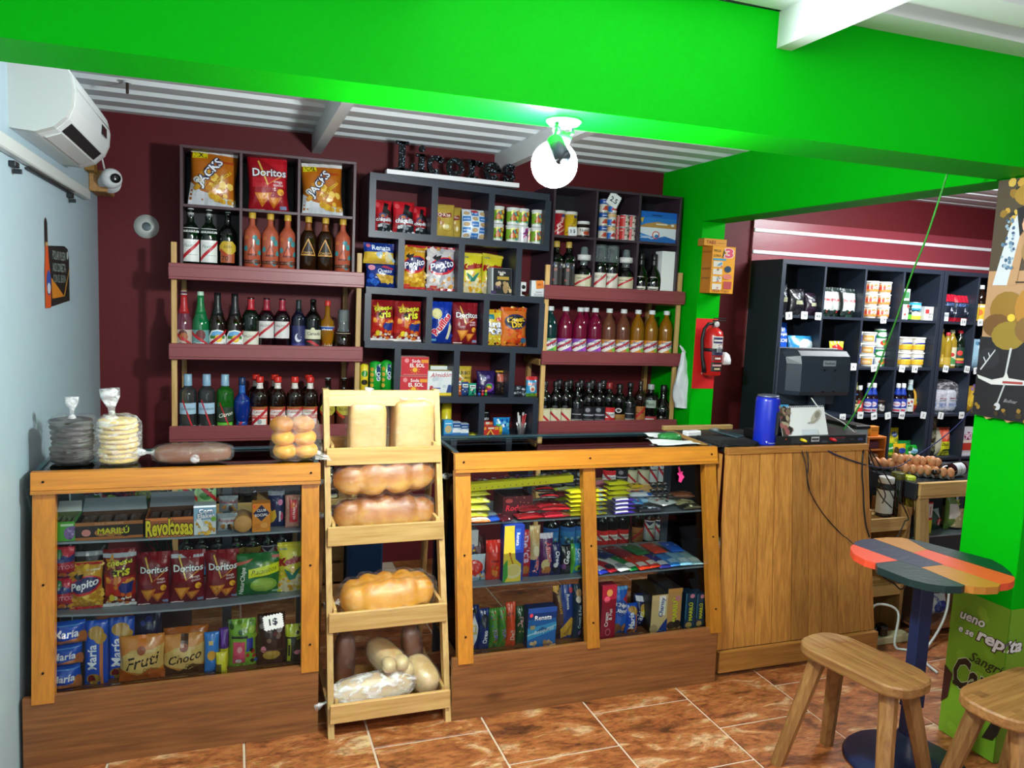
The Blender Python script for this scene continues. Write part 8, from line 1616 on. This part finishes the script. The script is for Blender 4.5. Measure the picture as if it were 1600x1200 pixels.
# small slatted rack with jars
RY=2.86
xr0,xr1=at(*r7(365,900),RY).x,at(*r7(748,890),RY).x;z1=at(*r7(550,900),RY).z;z2_=at(*r7(550,1020),RY).z
t=thing('slatted_rack','small pine slatted rack of jars between counter and low showcase','rack',((xr0+xr1)/2,RY,0));L=Vector(t.location)
xr1=min(xr1,fx0-.05)
z3_=at(*rb(270,300),RY).z;z4_=at(*rb(270,350),RY).z
for(a,b_)in((z2_,z1),(z4_,z3_)):
    put(MB().bbox(xr0,xr1,RY,RY+.014,a,b_,.002),'front_board',PINE('x'))
    for i in range(4):put(MB().bbox(xr0,xr1,RY+.02+.055*i,RY+.06+.055*i,b_-.03,b_-.018,.001),'slat',PINE('x'))
for x in(xr0-.018,xr1+.0005):put(MB().bbox(x,x+.0175,RY-.004,RY+.24,0,z1+.05,.002),'side_panel',PINED('z'))
KINDS['olive']=dict(H=.2,R=.04,p='jar',g='oil',cap=(.86,0xb8c42a,1.06),lab=[]);KINDS['darkjar']=dict(H=.22,R=.038,p='jar',g='brown',cap=(.86,0x5a5a1c,1.06),lab=[]);KINDS['whitejar']=dict(H=.2,R=.042,p='jar',g='clear',cap=(.86,0xd8d8d4,1.06),lab=[(.1,.7,70,0xd0d4d4,[])])
for k_,zx,d_ in(('whitejar',490,'white labelled jar on the small slatted rack'),('darkjar',595,'dark jar with an olive lid on the small slatted rack'),('olive',690,'yellow lidded jar on the small slatted rack')):
    bottle(k_,d_,at(*r7(zx,760),RY+.1).x,RY+.1,z1-.0175,name='jar',cat='jar',group='jars on the small rack')
# cables and socket strip
BC=plain('black_cable',0x0d0e11,.45);WC=plain('white_cable',0xcfd2cc,.45);GC=plain('green_cable',0x3a9a3a,.45);BLC=plain('blue_cable',0x16244e,.45)
def smooth(P,n=6):
    P=[Vector(p)for p in P];out=[]
    for i in range(len(P)-1):
        p0,p1,p2,p3=P[max(i-1,0)],P[i],P[i+1],P[min(i+2,len(P)-1)]
        for k in range(n):
            t_=k/n;out.append(.5*((2*p1)+(p2-p0)*t_+(2*p0-5*p1+4*p2-p3)*t_*t_+(3*p1-p0-3*p2+p3)*t_**3))
    return out+[P[-1]]
def cable(label,P,r,m):return tag(MB().tube(smooth(P),r,6).build('cable',m),label,'cable')
wy=lambda z:WFY(z)-.016
def onf(px,py):
    z=.7
    for _ in range(5):q=at(px,py,wy(z));z=q.z
    return q
cable('black cable hanging straight down the plank front near its edge',[at(1350,700,WY-.01)]+[onf(*r7(*p))for p in((290,300),(284,480),(295,640),(300,800),(318,960),(350,1075))],.004,BC)
cable('thin black cable looping from the recorder down to the table',[at(*r4(600,900),WY-.02)]+[onf(*r8(*p))for p in((548,20),(560,110),(610,200),(680,280))]+[at(*r8(706,301),2.62),at(*r8(730,322),2.42),Vector((2.2,2.2,.735))],.0026,BC)
cable('second black cable twisted beside the first at the recorder',[at(*r4(625,905),WY-.02)]+[onf(*r8(*p))for p in((558,10),(552,60),(562,112))],.0026,BC)
cable('dark blue cable sagging from the recorder past the eggs',[at(*r4(700,912),WY-.015),at(1310,712,2.78),at(1363,729,2.8),at(1400,730,2.9),at(1425,716,3.05),at(1465,690,3.3),at(1500,660,3.6),at(1530,625,3.9)],.0032,BLC)
cable('green cable strung from the recorder up to the beam',[at(1318,672,2.92),at(1336,645,2.85),at(1362,600,2.75),at(1383,545,2.62),at(1400,500,2.5),at(1424,430,2.36),at(1448,370,2.24),at(1480,272,2.12)],.0035,GC)
cable('pale cable drooping from the monitor to the tower',[at(*r4(650,690),3.0),at(*r4(700,750),2.95),at(*r4(790,800),2.95),at(*r4(850,850),2.95)],.003,WC)
p0=atz(*rb(290,600),.03)
t=thing('power_strip','cream power strip with black plugs on the floor by the counter','power strip',(3.02,2.78,0));MB().bbox(-.14,.14,-.03,.03,0,.04,.005).build('strip',plain('cream_plastic',0xcfc49a,.4),t)
for x in(-.09,-.02):MB().bbox(x-.022,x+.022,-.024,.024,.0405,.095,.006).build('plug',BLK,t)
cable('white cable arching from the power strip over the floor',[atz(*rb(170,520),.09),Vector((2.93,2.77,.2)),Vector((3.05,2.74,.17)),atz(*rb(310,595),.02),atz(*rb(385,625),.006),Vector((3.0,2.45,.006))],.006,WC)
cable('white cable hanging under the table beside the rice bag',[at(*rb(578,310),2.74),at(*rb(570,400),2.72),at(*rb(545,480),2.7),at(*rb(500,560),2.68),atz(*rb(440,640),.006),atz(*rb(420,660),.006)],.006,WC)
for i,P in enumerate((((380,540),(470,600),(540,640),(600,760)),((400,570),(430,640),(480,720),(560,800)),((440,520),(480,620),(500,690),(470,760)),((690,830),(680,930),(640,1020),(600,1090)))):
    cable('black cable tangled behind the counter end, '+['uppermost','middle loop','steepest','hanging over the slatted rack'][i],[Vector((2.80,2.9,CTZ+.004)),Vector((2.86,2.87,CTZ+.01))]+[at(*r7(*p),2.835)for p in P],.003,BC)
cable('thin dark cable under the table edge',[Vector((2.15,2.1,.7235)),at(*rb(250,255),2.1),at(*rb(300,285),2.08),at(*rb(345,318),2.05),Vector((2.25,1.985,.69))],.003,BC)
# ---- grocery shelves
GY=YG+.03
def gx(px,py,Y=GY):return at(*r4(px,py),Y).x
A_cof=[('n',3,.1,.15,.9,.85,[0x3a3e48,0x8a8e98,0x1c1c22],9,.1),('r',.3,.4,.7,.55,0xa8a888)]
for i,(b,nm)in enumerate((((526,180,562,310),'tall black coffee packet against the shelf side'),((570,205,640,312),'black coffee bag with a grey label'),((640,222,698,318),'plum black coffee bag'))):
    bag('coffee_bag',nm,'bag',r4(*b),GY,GZ[0],A_cof,(0x16181e,0x17171c,0x2a1a2c)[i],.06,'black coffee bags',seed=230+i)
A_ric=[('r',0,.82,1,1,0x22302e),('r',.06,.2,.94,.84,0xc8ccc8),('t','PRIMOR',.5,.56,.84,0xc0303a,{'b':.05}),('e',.55,.14,.14,.07,0xc83a3a),('n',4,0,0,1,.2,[0x1c3a2c,0x16221e],8,.12)]
for i,b in enumerate(((706,196,762,328),(752,198,806,328),(804,204,868,330))):
    bag('rice_bag','white and black rice bag, %s along the top grocery shelf'%ORD[i],'bag',r4(*b),GY+(.05 if i==1 else 0),GZ[0],A_ric,0x1c2624,.06,'white and black rice bags',seed=233+i)
A_nel=[('r',.1,.1,.9,.9,0xe0883a),('p',[(.1,.3),(.9,.4),(.9,.8),(.1,.7)],0xd84a38),('t','Nelly',.5,.55,.56,0xf0e4d8,{'b':.05,'rot':4})]
hh=.083
for i,(zx,y_)in enumerate(((905,0),(945,.0),(1002,.0))):
    for lv in range(3):
        tub('margarine tub, %s of the %s stack beside the divider'%(['bottom','middle','top'][lv],['first','second','third'][i]),gx(zx,260),GY+.06+(.06 if i==0 else 0),GZ[0]+.001+lv*(hh+.0015),.046,hh,A_nel,0xd8d0c0,group='stacked margarine tubs',key='nel')
carton('milk_carton','tall slim white and green carton on the top grocery shelf','carton',r4(1054,204,1088,338),GY,GZ[0],[('r',0,.5,1,.62,0x2a5a3a),('r',.1,.7,.9,.9,0x4a8a5a),('n',3,0,0,1,.45,[0xb83a3a,0xd8d8d0,0x8a8a80],6,.16)],0xc0ccc4,.05)
def gcan(label,zx,zt,r,art,col,shelf=0,dz=0,lid=None,key=None,group=None,Y=GY,h=None):
    X=gx(zx,zt);H_=h or(at(*r4(zx,zt),Y).z-GZ[shelf]-dz)
    return can(label,X,Y+r+.005,GZ[shelf]+.001+dz,r,H_-.002,art,col,lidc=lid,key=key,group=group)
gcan('small dark can with a green foot on the top grocery shelf',1098,275,.036,[('r',0,0,1,.35,0x5ab03a),('n',3,.1,.4,.9,.9,[0xb8c4c0,0x3a4a48],8,.06)],0x1c2a2a)
gcan('yellow labelled can under a turquoise can',1136,305,.043,[('r',0,0,1,.5,0xd8c83a),('r',.2,.5,.8,.9,0xc8d4c8)],0xb8c8b0)
gcan('turquoise can standing on the yellow labelled can',1138,264,.045,[('r',.2,.2,.7,.7,0xa8d8e0)],0x2a9ac0,dz=at(*r4(1136,303),GY).z-GZ[0]+.002)
carton('small_box','small white box at the divider on the top grocery shelf','box',r4(1156,284,1196,340),GY,GZ[0],[('r',.1,.5,.5,.8,0xb83a3a),('n',3,.1,.1,.9,.5,[0x8a8a88,0xb8b4b0],7,.1)],0xc8c8c4,.05)
A_red=[('r',0,.72,1,1,0xc01c34),('r',0,0,1,.14,0xb01c30),('r',0,.14,1,.72,0x1a2230),('t','NEGRITO',.5,.62,.8,0x6a8ac8,{'b':.03}),('n',3,.2,.2,.9,.5,[0x2a3444,0xb8bcc8,0x14181f],7,.11)]
for i,b in enumerate(((1250,228,1316,345),(1308,234,1378,352))):
    bag('bean_bag','red topped dark bean bag, %s on the far grocery shelf'%ORD[i],'bag',r4(*b),GY,GZ[0],A_red,0x1a2230,.07,'red topped bean bags',seed=240+i)
carton('small_box','small white box in front of the red topped bags','box',r4(1240,310,1264,346),GY-.025,GZ[0],[('r',.1,.5,.9,.8,0x9aa4a8)],0xd4d8da,.03)
KINDS['yelbot']=dict(H=.27,R=.045,p='oil',g='brown',cap=(.9,0xd8dcd8,1.1),lab=[(.05,.5,70,0xe0b82a,[('e',.5,.5,.24,.2,0xd86a2a),('r',.1,.8,.9,.95,0xe8dcc0)])])
for i,zx in enumerate((1398,1428)):bottle('yelbot','bottle with a yellow label beside the green pillar, %s'%['nearer','farther'][i],gx(zx,300),GY+.05,GZ[0],'yellow label bottles')
# second grocery shelf
bag('milk_bag','tall blue powdered milk bag against the shelf side','bag',r4(505,356,562,542),GY,GZ[1],[('r',0,.32,1,.36,0x5a9ae0),('t','La',.4,.84,.3,0xe8f0f8,{'sh':.3}),('t','Campiña',.5,.72,.9,0xe8f0f8,{'sh':.3,'b':.04}),('t','LECHE',.5,.58,.8,0xe8f0f8,{'b':.06}),('r',0,.1,1,.34,0xd4dce0),('n',4,.1,.12,.9,.32,[0x14181c,0x2a2e34],7,.12),('r',0,0,1,.1,0x3a9a2a),('r',0.15,0.025,0.65,0.075,0xe8f0e8)],0x1a56c8,.06,seed=245)
bag('milk_bag','wide sky blue packet lying behind the monitor','bag',r4(566,416,690,545),GY,GZ[1],[('e',.6,.6,.3,.3,0xd8e8f0),('t','VALENCIA',.62,.62,.5,0x5a8a6a,{'sh':.2}),('n',3,.2,.1,.9,.5,[0x5ac0e0,0xc8e4f0],8,.09)],0x2a90c8,.07,seed=246)
bag('snack_packet','yellow and red snack packet behind the monitor','packet',r4(748,440,812,545),GY,GZ[1],[('r',0,.72,1,1,0xd8c83a),('p',[(.1,.8),(.5,.9),(.9,.7),(.6,.4),(.2,.4)],0xc02a2a),('r',.4,.3,.9,.55,0x2a5a9a)],0x8a2420,.05,seed=247)
A_but=[('r',.08,.14,.5,.86,0xe0a04a),('r',.14,.3,.44,.6,0xe8c89a),('r',.56,.1,.78,.9,0x2a4a9a),('r',.82,.2,1,.8,0xe0a84a)]
hh=.078
for i,zx in enumerate((882,930)):
    for lv in range(3):
        tub('white tub with orange and blue label, %s of the %s stack'%(['bottom','middle','top'][lv],['first','second'][i]),gx(zx,500),GY+.06+(.03 if i==0 else 0),GZ[1]+.001+lv*(hh+.0015),.05,hh,A_but,0xd8d8d0,group='stacked white tubs',key='but')
A_may=[('r',0,.5,1,.95,0x1a7a3a),('e',.5,.72,.3,.14,0xe0e8e0),('e',.6,.25,.26,.16,0xc8342c),('n',3,.1,.05,.9,.4,[0xd8a83a,0x3a9a4a],6,.09)]
for i,zx in enumerate((974,1002)):
    for lv in range(2):
        can('green and red tin, %s tin of the %s pair on the second shelf'%(['lower','upper'][lv],ORD[i]),gx(zx,500),GY+.05+.045*i,GZ[1]+.001+lv*.132,.036,.129,A_may,0xc8d0c4,group='green and red tins',key='may')
A_maz=[('r',0,.1,1,.5,0xe0b02a),('e',.55,.62,.34,.16,0x2a3a9a),('e',.5,.54,.3,.1,0xe8c84a),('r',.1,.78,.9,.88,0xd8dce4)]
for i,(zx,n_)in enumerate(((1052,3),(1092,2),(1150,2))):
    for lv in range(n_):
        tub('yellow margarine tub with a blue swirl, %s of the %s stack'%(['bottom','middle','top'][lv],ORD[i]),gx(zx,500),GY+.06+(.07 if i==0 else 0),GZ[1]+.001+lv*.106,.052,.104,A_maz,0xdcd8c8,group='yellow margarine tubs',key='maz')
KINDS['oil1']=dict(H=.275,R=.036,p='oil',g='oil',cap=(.92,0xc8c4a0,1.15),lab=[(.08,.34,70,0xc8a84a,[('r',.1,.3,.9,.6,0xd8c890)])])
KINDS['oil2']=dict(H=.27,R=.038,p='oil',g='oil',cap=(.92,0x9a9a7a,1.15),lab=[(.05,.55,75,0xcfc8a8,[('e',.5,.6,.3,.12,0xb83028),('p',[(0,.3),(.5,.5),(1,.3),(1,.1),(0,.1)],0x4a8a4a)])])
KINDS['oil3']=dict(H=.27,R=.038,p='oil',g='dkgreen',cap=(.92,0xc0202c,1.15),lab=[(.05,.55,75,0x1c3a2c,[('e',.6,.7,.2,.14,0xc83a34),('r',0,.3,1,.42,0xd8a03a),('r',0,.16,1,.26,0xc83a4a)])])
KINDS['oil4']=dict(H=.25,R=.034,p='oil',g='oil',cap=(.92,0xc0303c,1.15),lab=[(.08,.3,70,0xb89a3a,[])])
for k_,zx,d_,dy in(('oil4',1232,'short oil bottle with a red cap nearest the shelf side',0),('oil1',1262,'pale capped oil bottle beside the short one',.03),('oil4',1276,'red capped oil bottle between two pale capped ones',0),('oil2',1300,'oil bottle with a cream label and red oval',.01),('oil3',1336,'dark green oil bottle with a bright red cap',.01)):
    bottle(k_,d_,gx(zx,480),GY+.04+dy,GZ[1],'cooking oil bottles')
bag('food_bag','pale blue bag beside the pillar on the second grocery shelf','bag',r4(1378,430,1440,552),GY,GZ[1],[('n',3,.1,.1,.9,.9,[0x2a4a6a,0xd8e4ec,0x5a8aa8],12,.1)],0x9ac0d4,.06,seed=250)
# third grocery shelf
bag('detergent_bag','blue and red detergent bag behind the desk calendar','bag',r4(488,644,572,770),GY,GZ[2],[('r',0,.86,.5,.96,0xc83a34),('e',.52,.58,.32,.2,0xe8dce0),('t','Ace',.52,.58,.5,0xd02a44,{'b':.06,'sh':.2}),('n',4,.1,.0,.9,.2,[0x4a9a3a,0x3a8a5a],6,.1),('r',0,.95,1,1,0xd8dce4)],0x3a9ac8,.06,seed=251)
KINDS['sauce']=dict(H=.21,R=.031,p='sauce',g='wine',cap=(.86,0xd8dcdc,1.1),foil=(.62,.85,0x1c3a9a),lab=[(.06,.5,75,0x2a3a9a,[('e',.5,.6,.36,.2,0xd0c8d8),('t','Pampero',.5,.6,.6,0xc02a3a,{'sh':.2,'b':.04}),('r',0,.0,1,.3,0xb8bcc8),('r',.2,.06,.8,.2,0xb83a4a)])])
KINDS['sauce2']=dict(H=.19,R=.028,p='sauce',g='brown',cap=(.86,0xd4d8d4,1.1),lab=[(.06,.5,75,0xc8382c,[('r',.2,.4,.8,.7,0xd8d4cc)])])
KINDS['sauce3']=dict(H=.25,R=.026,p='sauce',g='brown',cap=(.88,0x1c1c20,1.1),foil=(.66,.87,0xc0c07a),lab=[(.06,.56,75,0xc8c48a,[('r',0,.7,1,1,0x2a5a8a),('n',3,.1,.1,.9,.6,[0x6a4a2a,0x8a8a5a],5,.12)])])
KINDS['sauce4']=dict(H=.235,R=.032,p='sauce',g='black',cap=(.86,0xc8d0d0,1.1),foil=(.7,.85,0x9ab0b4),lab=[(.06,.45,75,0xcfd0cc,[('n',3,.2,.2,.8,.8,[0x2a2a2e,0xa83a34],5,.1)])])
for k_,zx,dy,d_ in(('sauce3',858,0,'slim dark sauce bottle nearest the shelf side'),('sauce2',880,0,'red labelled sauce bottle on the third shelf'),('sauce2',903,.04,'red labelled sauce bottle standing farther back'),('sauce',921,0,'ketchup bottle with blue neck, first cell first'),('sauce',944,0,'ketchup bottle with blue neck, first cell second'),('sauce',1032,.03,'ketchup bottle with blue neck, second cell first'),('sauce',1046,-.01,'ketchup bottle with blue neck, second cell second'),('sauce',1070,-.01,'ketchup bottle with blue neck, second cell third'),('sauce4',1105,0,'dark sauce bottle with a pale cap beside the gold pouch')):
    bottle(k_,d_,gx(zx,700),GY+.035+dy,GZ[2],'sauce bottles on the third grocery shelf')
can('small dark sauce jar beside the ketchup bottles',gx(974,730),GY+.04,GZ[2]+.001,.034,.078,[('e',.5,.5,.2,.3,0xb8b4b0),('r',0.37,0.475,0.63,0.525,0x1c1c1c)],0x14100e,lidc=0x3a2a26,name='jar',cat='jar')
bag('sauce_pouch','gold sauce pouch behind the dark sauce bottle','packet',r4(1104,654,1146,768),GY+.05,GZ[2],[('r',.2,.0,.7,.3,0xc8482a),('n',3,.2,.3,.9,.6,[0xd8d0a0,0x5a8a4a],5,.12)],0xc8942c,.05,seed=255)
t=thing('sugar_bundle','clear film bundle of white sugar packs on the far grocery shelf','bundle',(gx(1265,700),GY+.1,GZ[2]+.001));wS=gx(1332,700)-gx(1198,700);hS=at(*r4(1265,622),GY).z-GZ[2]
for i in range(3):
    mb=MB();mb.add(*superell(wS/3.1,.1,hS*.72,.4,nu=24,nv=10,seed=i),0xd4d8e0,smooth=True);mb.v=[(x,y,z+hS*.36)for x,y,z in mb.v]
    o=mb.build('sugar_pack',PAPER,t);o.location=(-wS/3.05+wS/3.05*i,0,0)
    q=MB();put_print(q,[('r',.1,.2,.9,.42,0x9ab4d8),('r',.14,.24,.86,.38,0x5a7ab0),('r',0.15,0.595,0.85,0.645,0x8a2a3a),('r',.1,.5,.9,.53,0x3a4a7a)],wS/3.4,hS*.7,lambda x,z,o_:(x,-.0508-o_,z+.004));q.build('label',PAPER,o)
v,f=superell(wS*1.04,.13,hS*1.05,.5,seed=8,crinkle=.05);MB().add([(x*(1.04-.18*max(0,z/hS)),y,z+hS*.5)for x,y,z in v],f,smooth=True).build('film',clear('frost_film',0xffffff,.15,.25,0xe8e4ec,20),t)
bag('snack_packet','gold triangular packet beside the pillar on the third shelf','packet',r4(1352,640,1402,770),GY,GZ[2],[('p',[(0,.4),(.6,.9),(1,.3),(.3,.2)],0xd8b43a),('n',3,.2,.5,1,1,[0x2a2a4a,0x8a6aa8],6,.13)],0xb8902c,.05,seed=256)
# fourth grocery shelf
A_mav=[('e',.55,.72,.24,.12,0x2a5aa8),('t','Maggi',.55,.72,.36,0xd8e0f0,{'rot':20,'b':.05}),('n',3,.1,.1,.9,.5,[0x8aa03a,0xc8c83a,0x6a7a2a],8,.1)]
bag('soup_packet','tall yellow soup packet leaning at the divider','packet',r4(1000,828,1056,930),GY+.04,GZ[3]+.04,A_mav,0xd4cc28,.04,'soup packets',seed=260)
bag('soup_packet','green soup packet at the divider foot','packet',r4(994,898,1032,962),GY-.005,GZ[3],[('t','Knorr',.5,.7,.8,0xd8f0d8,{'b':.06,'rot':8}),('r',0,0,1,.4,0xb8c82a)],0x2a8a2a,.04,'soup packets',seed=261)
bag('soup_packet','amber soup packet between two green ones','packet',r4(1028,900,1088,962),GY,GZ[3],[('e',.6,.5,.3,.22,0x2a4a9a),('e',.2,.5,.16,.3,0x4a3a1a)],0xd8a41c,.04,'soup packets',seed=262)
bag('soup_packet','green soup packet beside the shelf side','packet',r4(1084,905,1146,964),GY,GZ[3],[('e',.55,.5,.3,.22,0x8ac0d8),('n',3,0,.2,.4,.8,[0xd8e8d0,0x1a5a1a],4,.12)],0x1c9a2a,.04,'soup packets',seed=263)
bag('soup_packet','dark green soup packet behind the amber one','packet',r4(1040,885,1110,962),GY+.05,GZ[3],[],0x1a7a34,.04,'soup packets',seed=264)
for i in range(3):
    o=link('bean_bag',bag_mesh(.11,.1,.05,[('n',i,.1,.1,.9,.9,[0x4a4c3a,0x6a6c52,0x8a8c74],16,.1)],0x5a5c46,seed=265+i,name='bean_bag'));tag(o,'clear bag of dark beans, %s of the stack on the far lower shelf'%['bottom','middle','top'][i],'bag','stacked bean bags');put_at(o,gx(1203,900),GY+.05,GZ[3]+.002+.098*i,4*(i-1))
bag('rice_bag','yellow and red rice bag with a clear side on the far lower shelf','bag',r4(1224,828,1292,956),GY,GZ[3],[('r',.26,.5,1,1,0xd0503a),('e',.62,.72,.3,.14,0xe0806a),('r',.26,0,1,.5,0xd8dc2a),('t','DIANA',.62,.4,.6,0x1c3a1c,{'b':.06,'sh':.2}),('r',0.39,0.175,0.89,0.225,0x2a4a1c)],0xb0ac94,.07,seed=270)
carton('food_box','white, pink and red box beside the pillar on the lower shelf','box',r4(1326,822,1372,942),GY,GZ[3],[('r',0,.7,1,1,0xc8ccd4),('e',.5,.7,.4,.14,0x8a2a5a),('t','90',.5,.7,.6,0xe0d0dc,{'b':.06}),('r',0,.2,1,.44,0xb8382a),('r',0,0,1,.12,0xd8d8dc),('r',0,.45,1,.55,0xe0d0c0)],0xc0b4b8,.06)
# price tags clipped under the shelf edges
TAGS=[(0,550,324,'3'),(0,619,322,'1.55'),(0,681,326,'4.8'),(0,972,342,'2.9'),(0,1329,352,'2.9'),(0,1404,354,'10'),(1,838,552,'6'),(1,930,557,'1.20'),(1,1055,560,'2.90'),(1,1112,562,'1.4'),(1,1250,561,'5.8'),(1,1345,563,'2.2'),(1,1386,569,'3'),(2,790,778,'3.20'),(2,869,768,'2.85'),(2,930,772,'1.80'),(2,992,770,'2'),(2,1054,769,'4.8'),(2,1150,768,'2'),(2,1228,770,'1'),(2,1321,768,'1.60')]
TN=['under the tall coffee packet','under the grey labelled coffee bag','under the plum coffee bag','between the two margarine stacks','under the red topped bean bags','under the yellow label bottles','beside the monitor top corner','under the white tubs','under the nearest blue swirl tubs','under the last blue swirl tubs','under the cooking oil bottles','under the dark green oil bottle','under the pale blue bag','behind the monitor stand','under the slim sauce bottle','under the first two ketchup bottles','under the small sauce jar','under the second ketchup group','beyond the gold sauce pouch','under the near end of the sugar bundle','under the far end of the sugar bundle']
for(s,zx,zy,tx),tn in zip(TAGS,TN):
    p=at(*r4(zx,zy),YG-.004)
    price_tag('white zigzag price tag on the shelf edge '+tn,p,.047,.044,tx,rot=random.Random(zx).uniform(-9,9))
# things low behind the counters
bpx=at(*b2(330,130),3.9)
o=MB().bbox(.55,.72,3.75,3.95,0,.5,.01).build('blue_bin',plain('blue_plastic_bin',0x1c4a78,.4));tag(o,'blue plastic bin behind the bread rack','bin')
t=thing('wooden_crate','slatted wooden crate behind the bread rack','crate',(.42,3.95,0))
for i in range(4):MB().bbox(-.12,.12,-.1,-.085,.02+.11*i,.115+.11*i,.002).build('slat',PINED('x'),t);MB().bbox(-.12,.12,.085,.1,.02+.11*i,.115+.11*i,.002).build('slat',PINED('x'),t)
for x in(-.12,.105):MB().bbox(x,x+.015,-.0848,.0848,0,.45,.002).build('end_panel',PINED('z'),t)
# bouquet behind the left showcase
t=thing('artificial_bouquet','bunch of purple and red artificial flowers behind the left showcase','flowers',(-.25,3.42,0));L=Vector(t.location)
def put(mb,n,m):
    o=mb.build(n,m,t);o.location=-L;return o
put(MB().lathe([(.07,0),(.09,.02),(.1,.4),(.09,.46)],20,cx=-.25,cy=3.42),'vase',plain('plum_vase',0x3a2438,.4))
rng=random.Random(9)
FC=[(0x7a1a5a,'f'),(0x8a1a24,'f'),(0x5a2a8a,'f'),(0xb82a3a,'f'),(0x8a9a2a,'f')]
for i in range(26):
    px_,py_=rng.uniform(112,268),rng.uniform(752,800);p=at(px_,py_,rng.uniform(3.34,3.5));c_,_=FC[i%5]
    mb=MB()
    for k in range(7):
        a=2*math.pi*k/7;mb.sphere((p.x+.016*math.cos(a),p.y-.004*(k%2),p.z+.014*math.sin(a)),(.013,.008,.012),None,0,8,5)
    mb.sphere((p.x,p.y-.01,p.z),.011,None,0,8,5)
    put(mb,'flower',plain('petal_%06x'%c_,c_,.5))
    if i%2:put(MB().tube([(p.x,p.y,p.z-.01),((p.x-.25)/2,(p.y+3.42)/2,(p.z+.5)/2),(-.25+.03*math.sin(i),3.42,.44)],.003,5),'stem',plain('leaf_green',0x1f4a26,.5))
for i in range(18):
    p=at(rng.uniform(108,272),rng.uniform(752,815),rng.uniform(3.36,3.5));a=rng.uniform(0,6.28);l=.05
    d1=Vector((math.cos(a),-.3,math.sin(a)))*l;n1=Vector((-math.sin(a),0,math.cos(a)))*.016
    put(MB().add([p,p+d1*.5+n1,p+d1,p+d1*.5-n1,p+d1*.5+Vector((0,-.006,0))],[(0,4,1),(1,4,2),(2,4,3),(3,4,0)]),'leaf',plain('leaf_green',0x1f4a26,.5))
o=MB().bbox(-.6,-.52,3.4,3.43,0,1.0,.002).build('steel_angle',STEEL);tag(o,'grey steel angle post behind the left showcase','post')
t=thing('plum_bowl','plum plastic bowl behind the navy biscuit packet','bowl',(at(455,790,3.0).x,3.0,LambdaSag(LS1,.85)+.001));MB().lathe([(.04,0),(.05,.004),(.085,.1),(.082,.1),(.045,.008)],24,capt=False).build('bowl',clear('plum_clear',0x8a5a78,.1,.5,0x4a1c34),t)
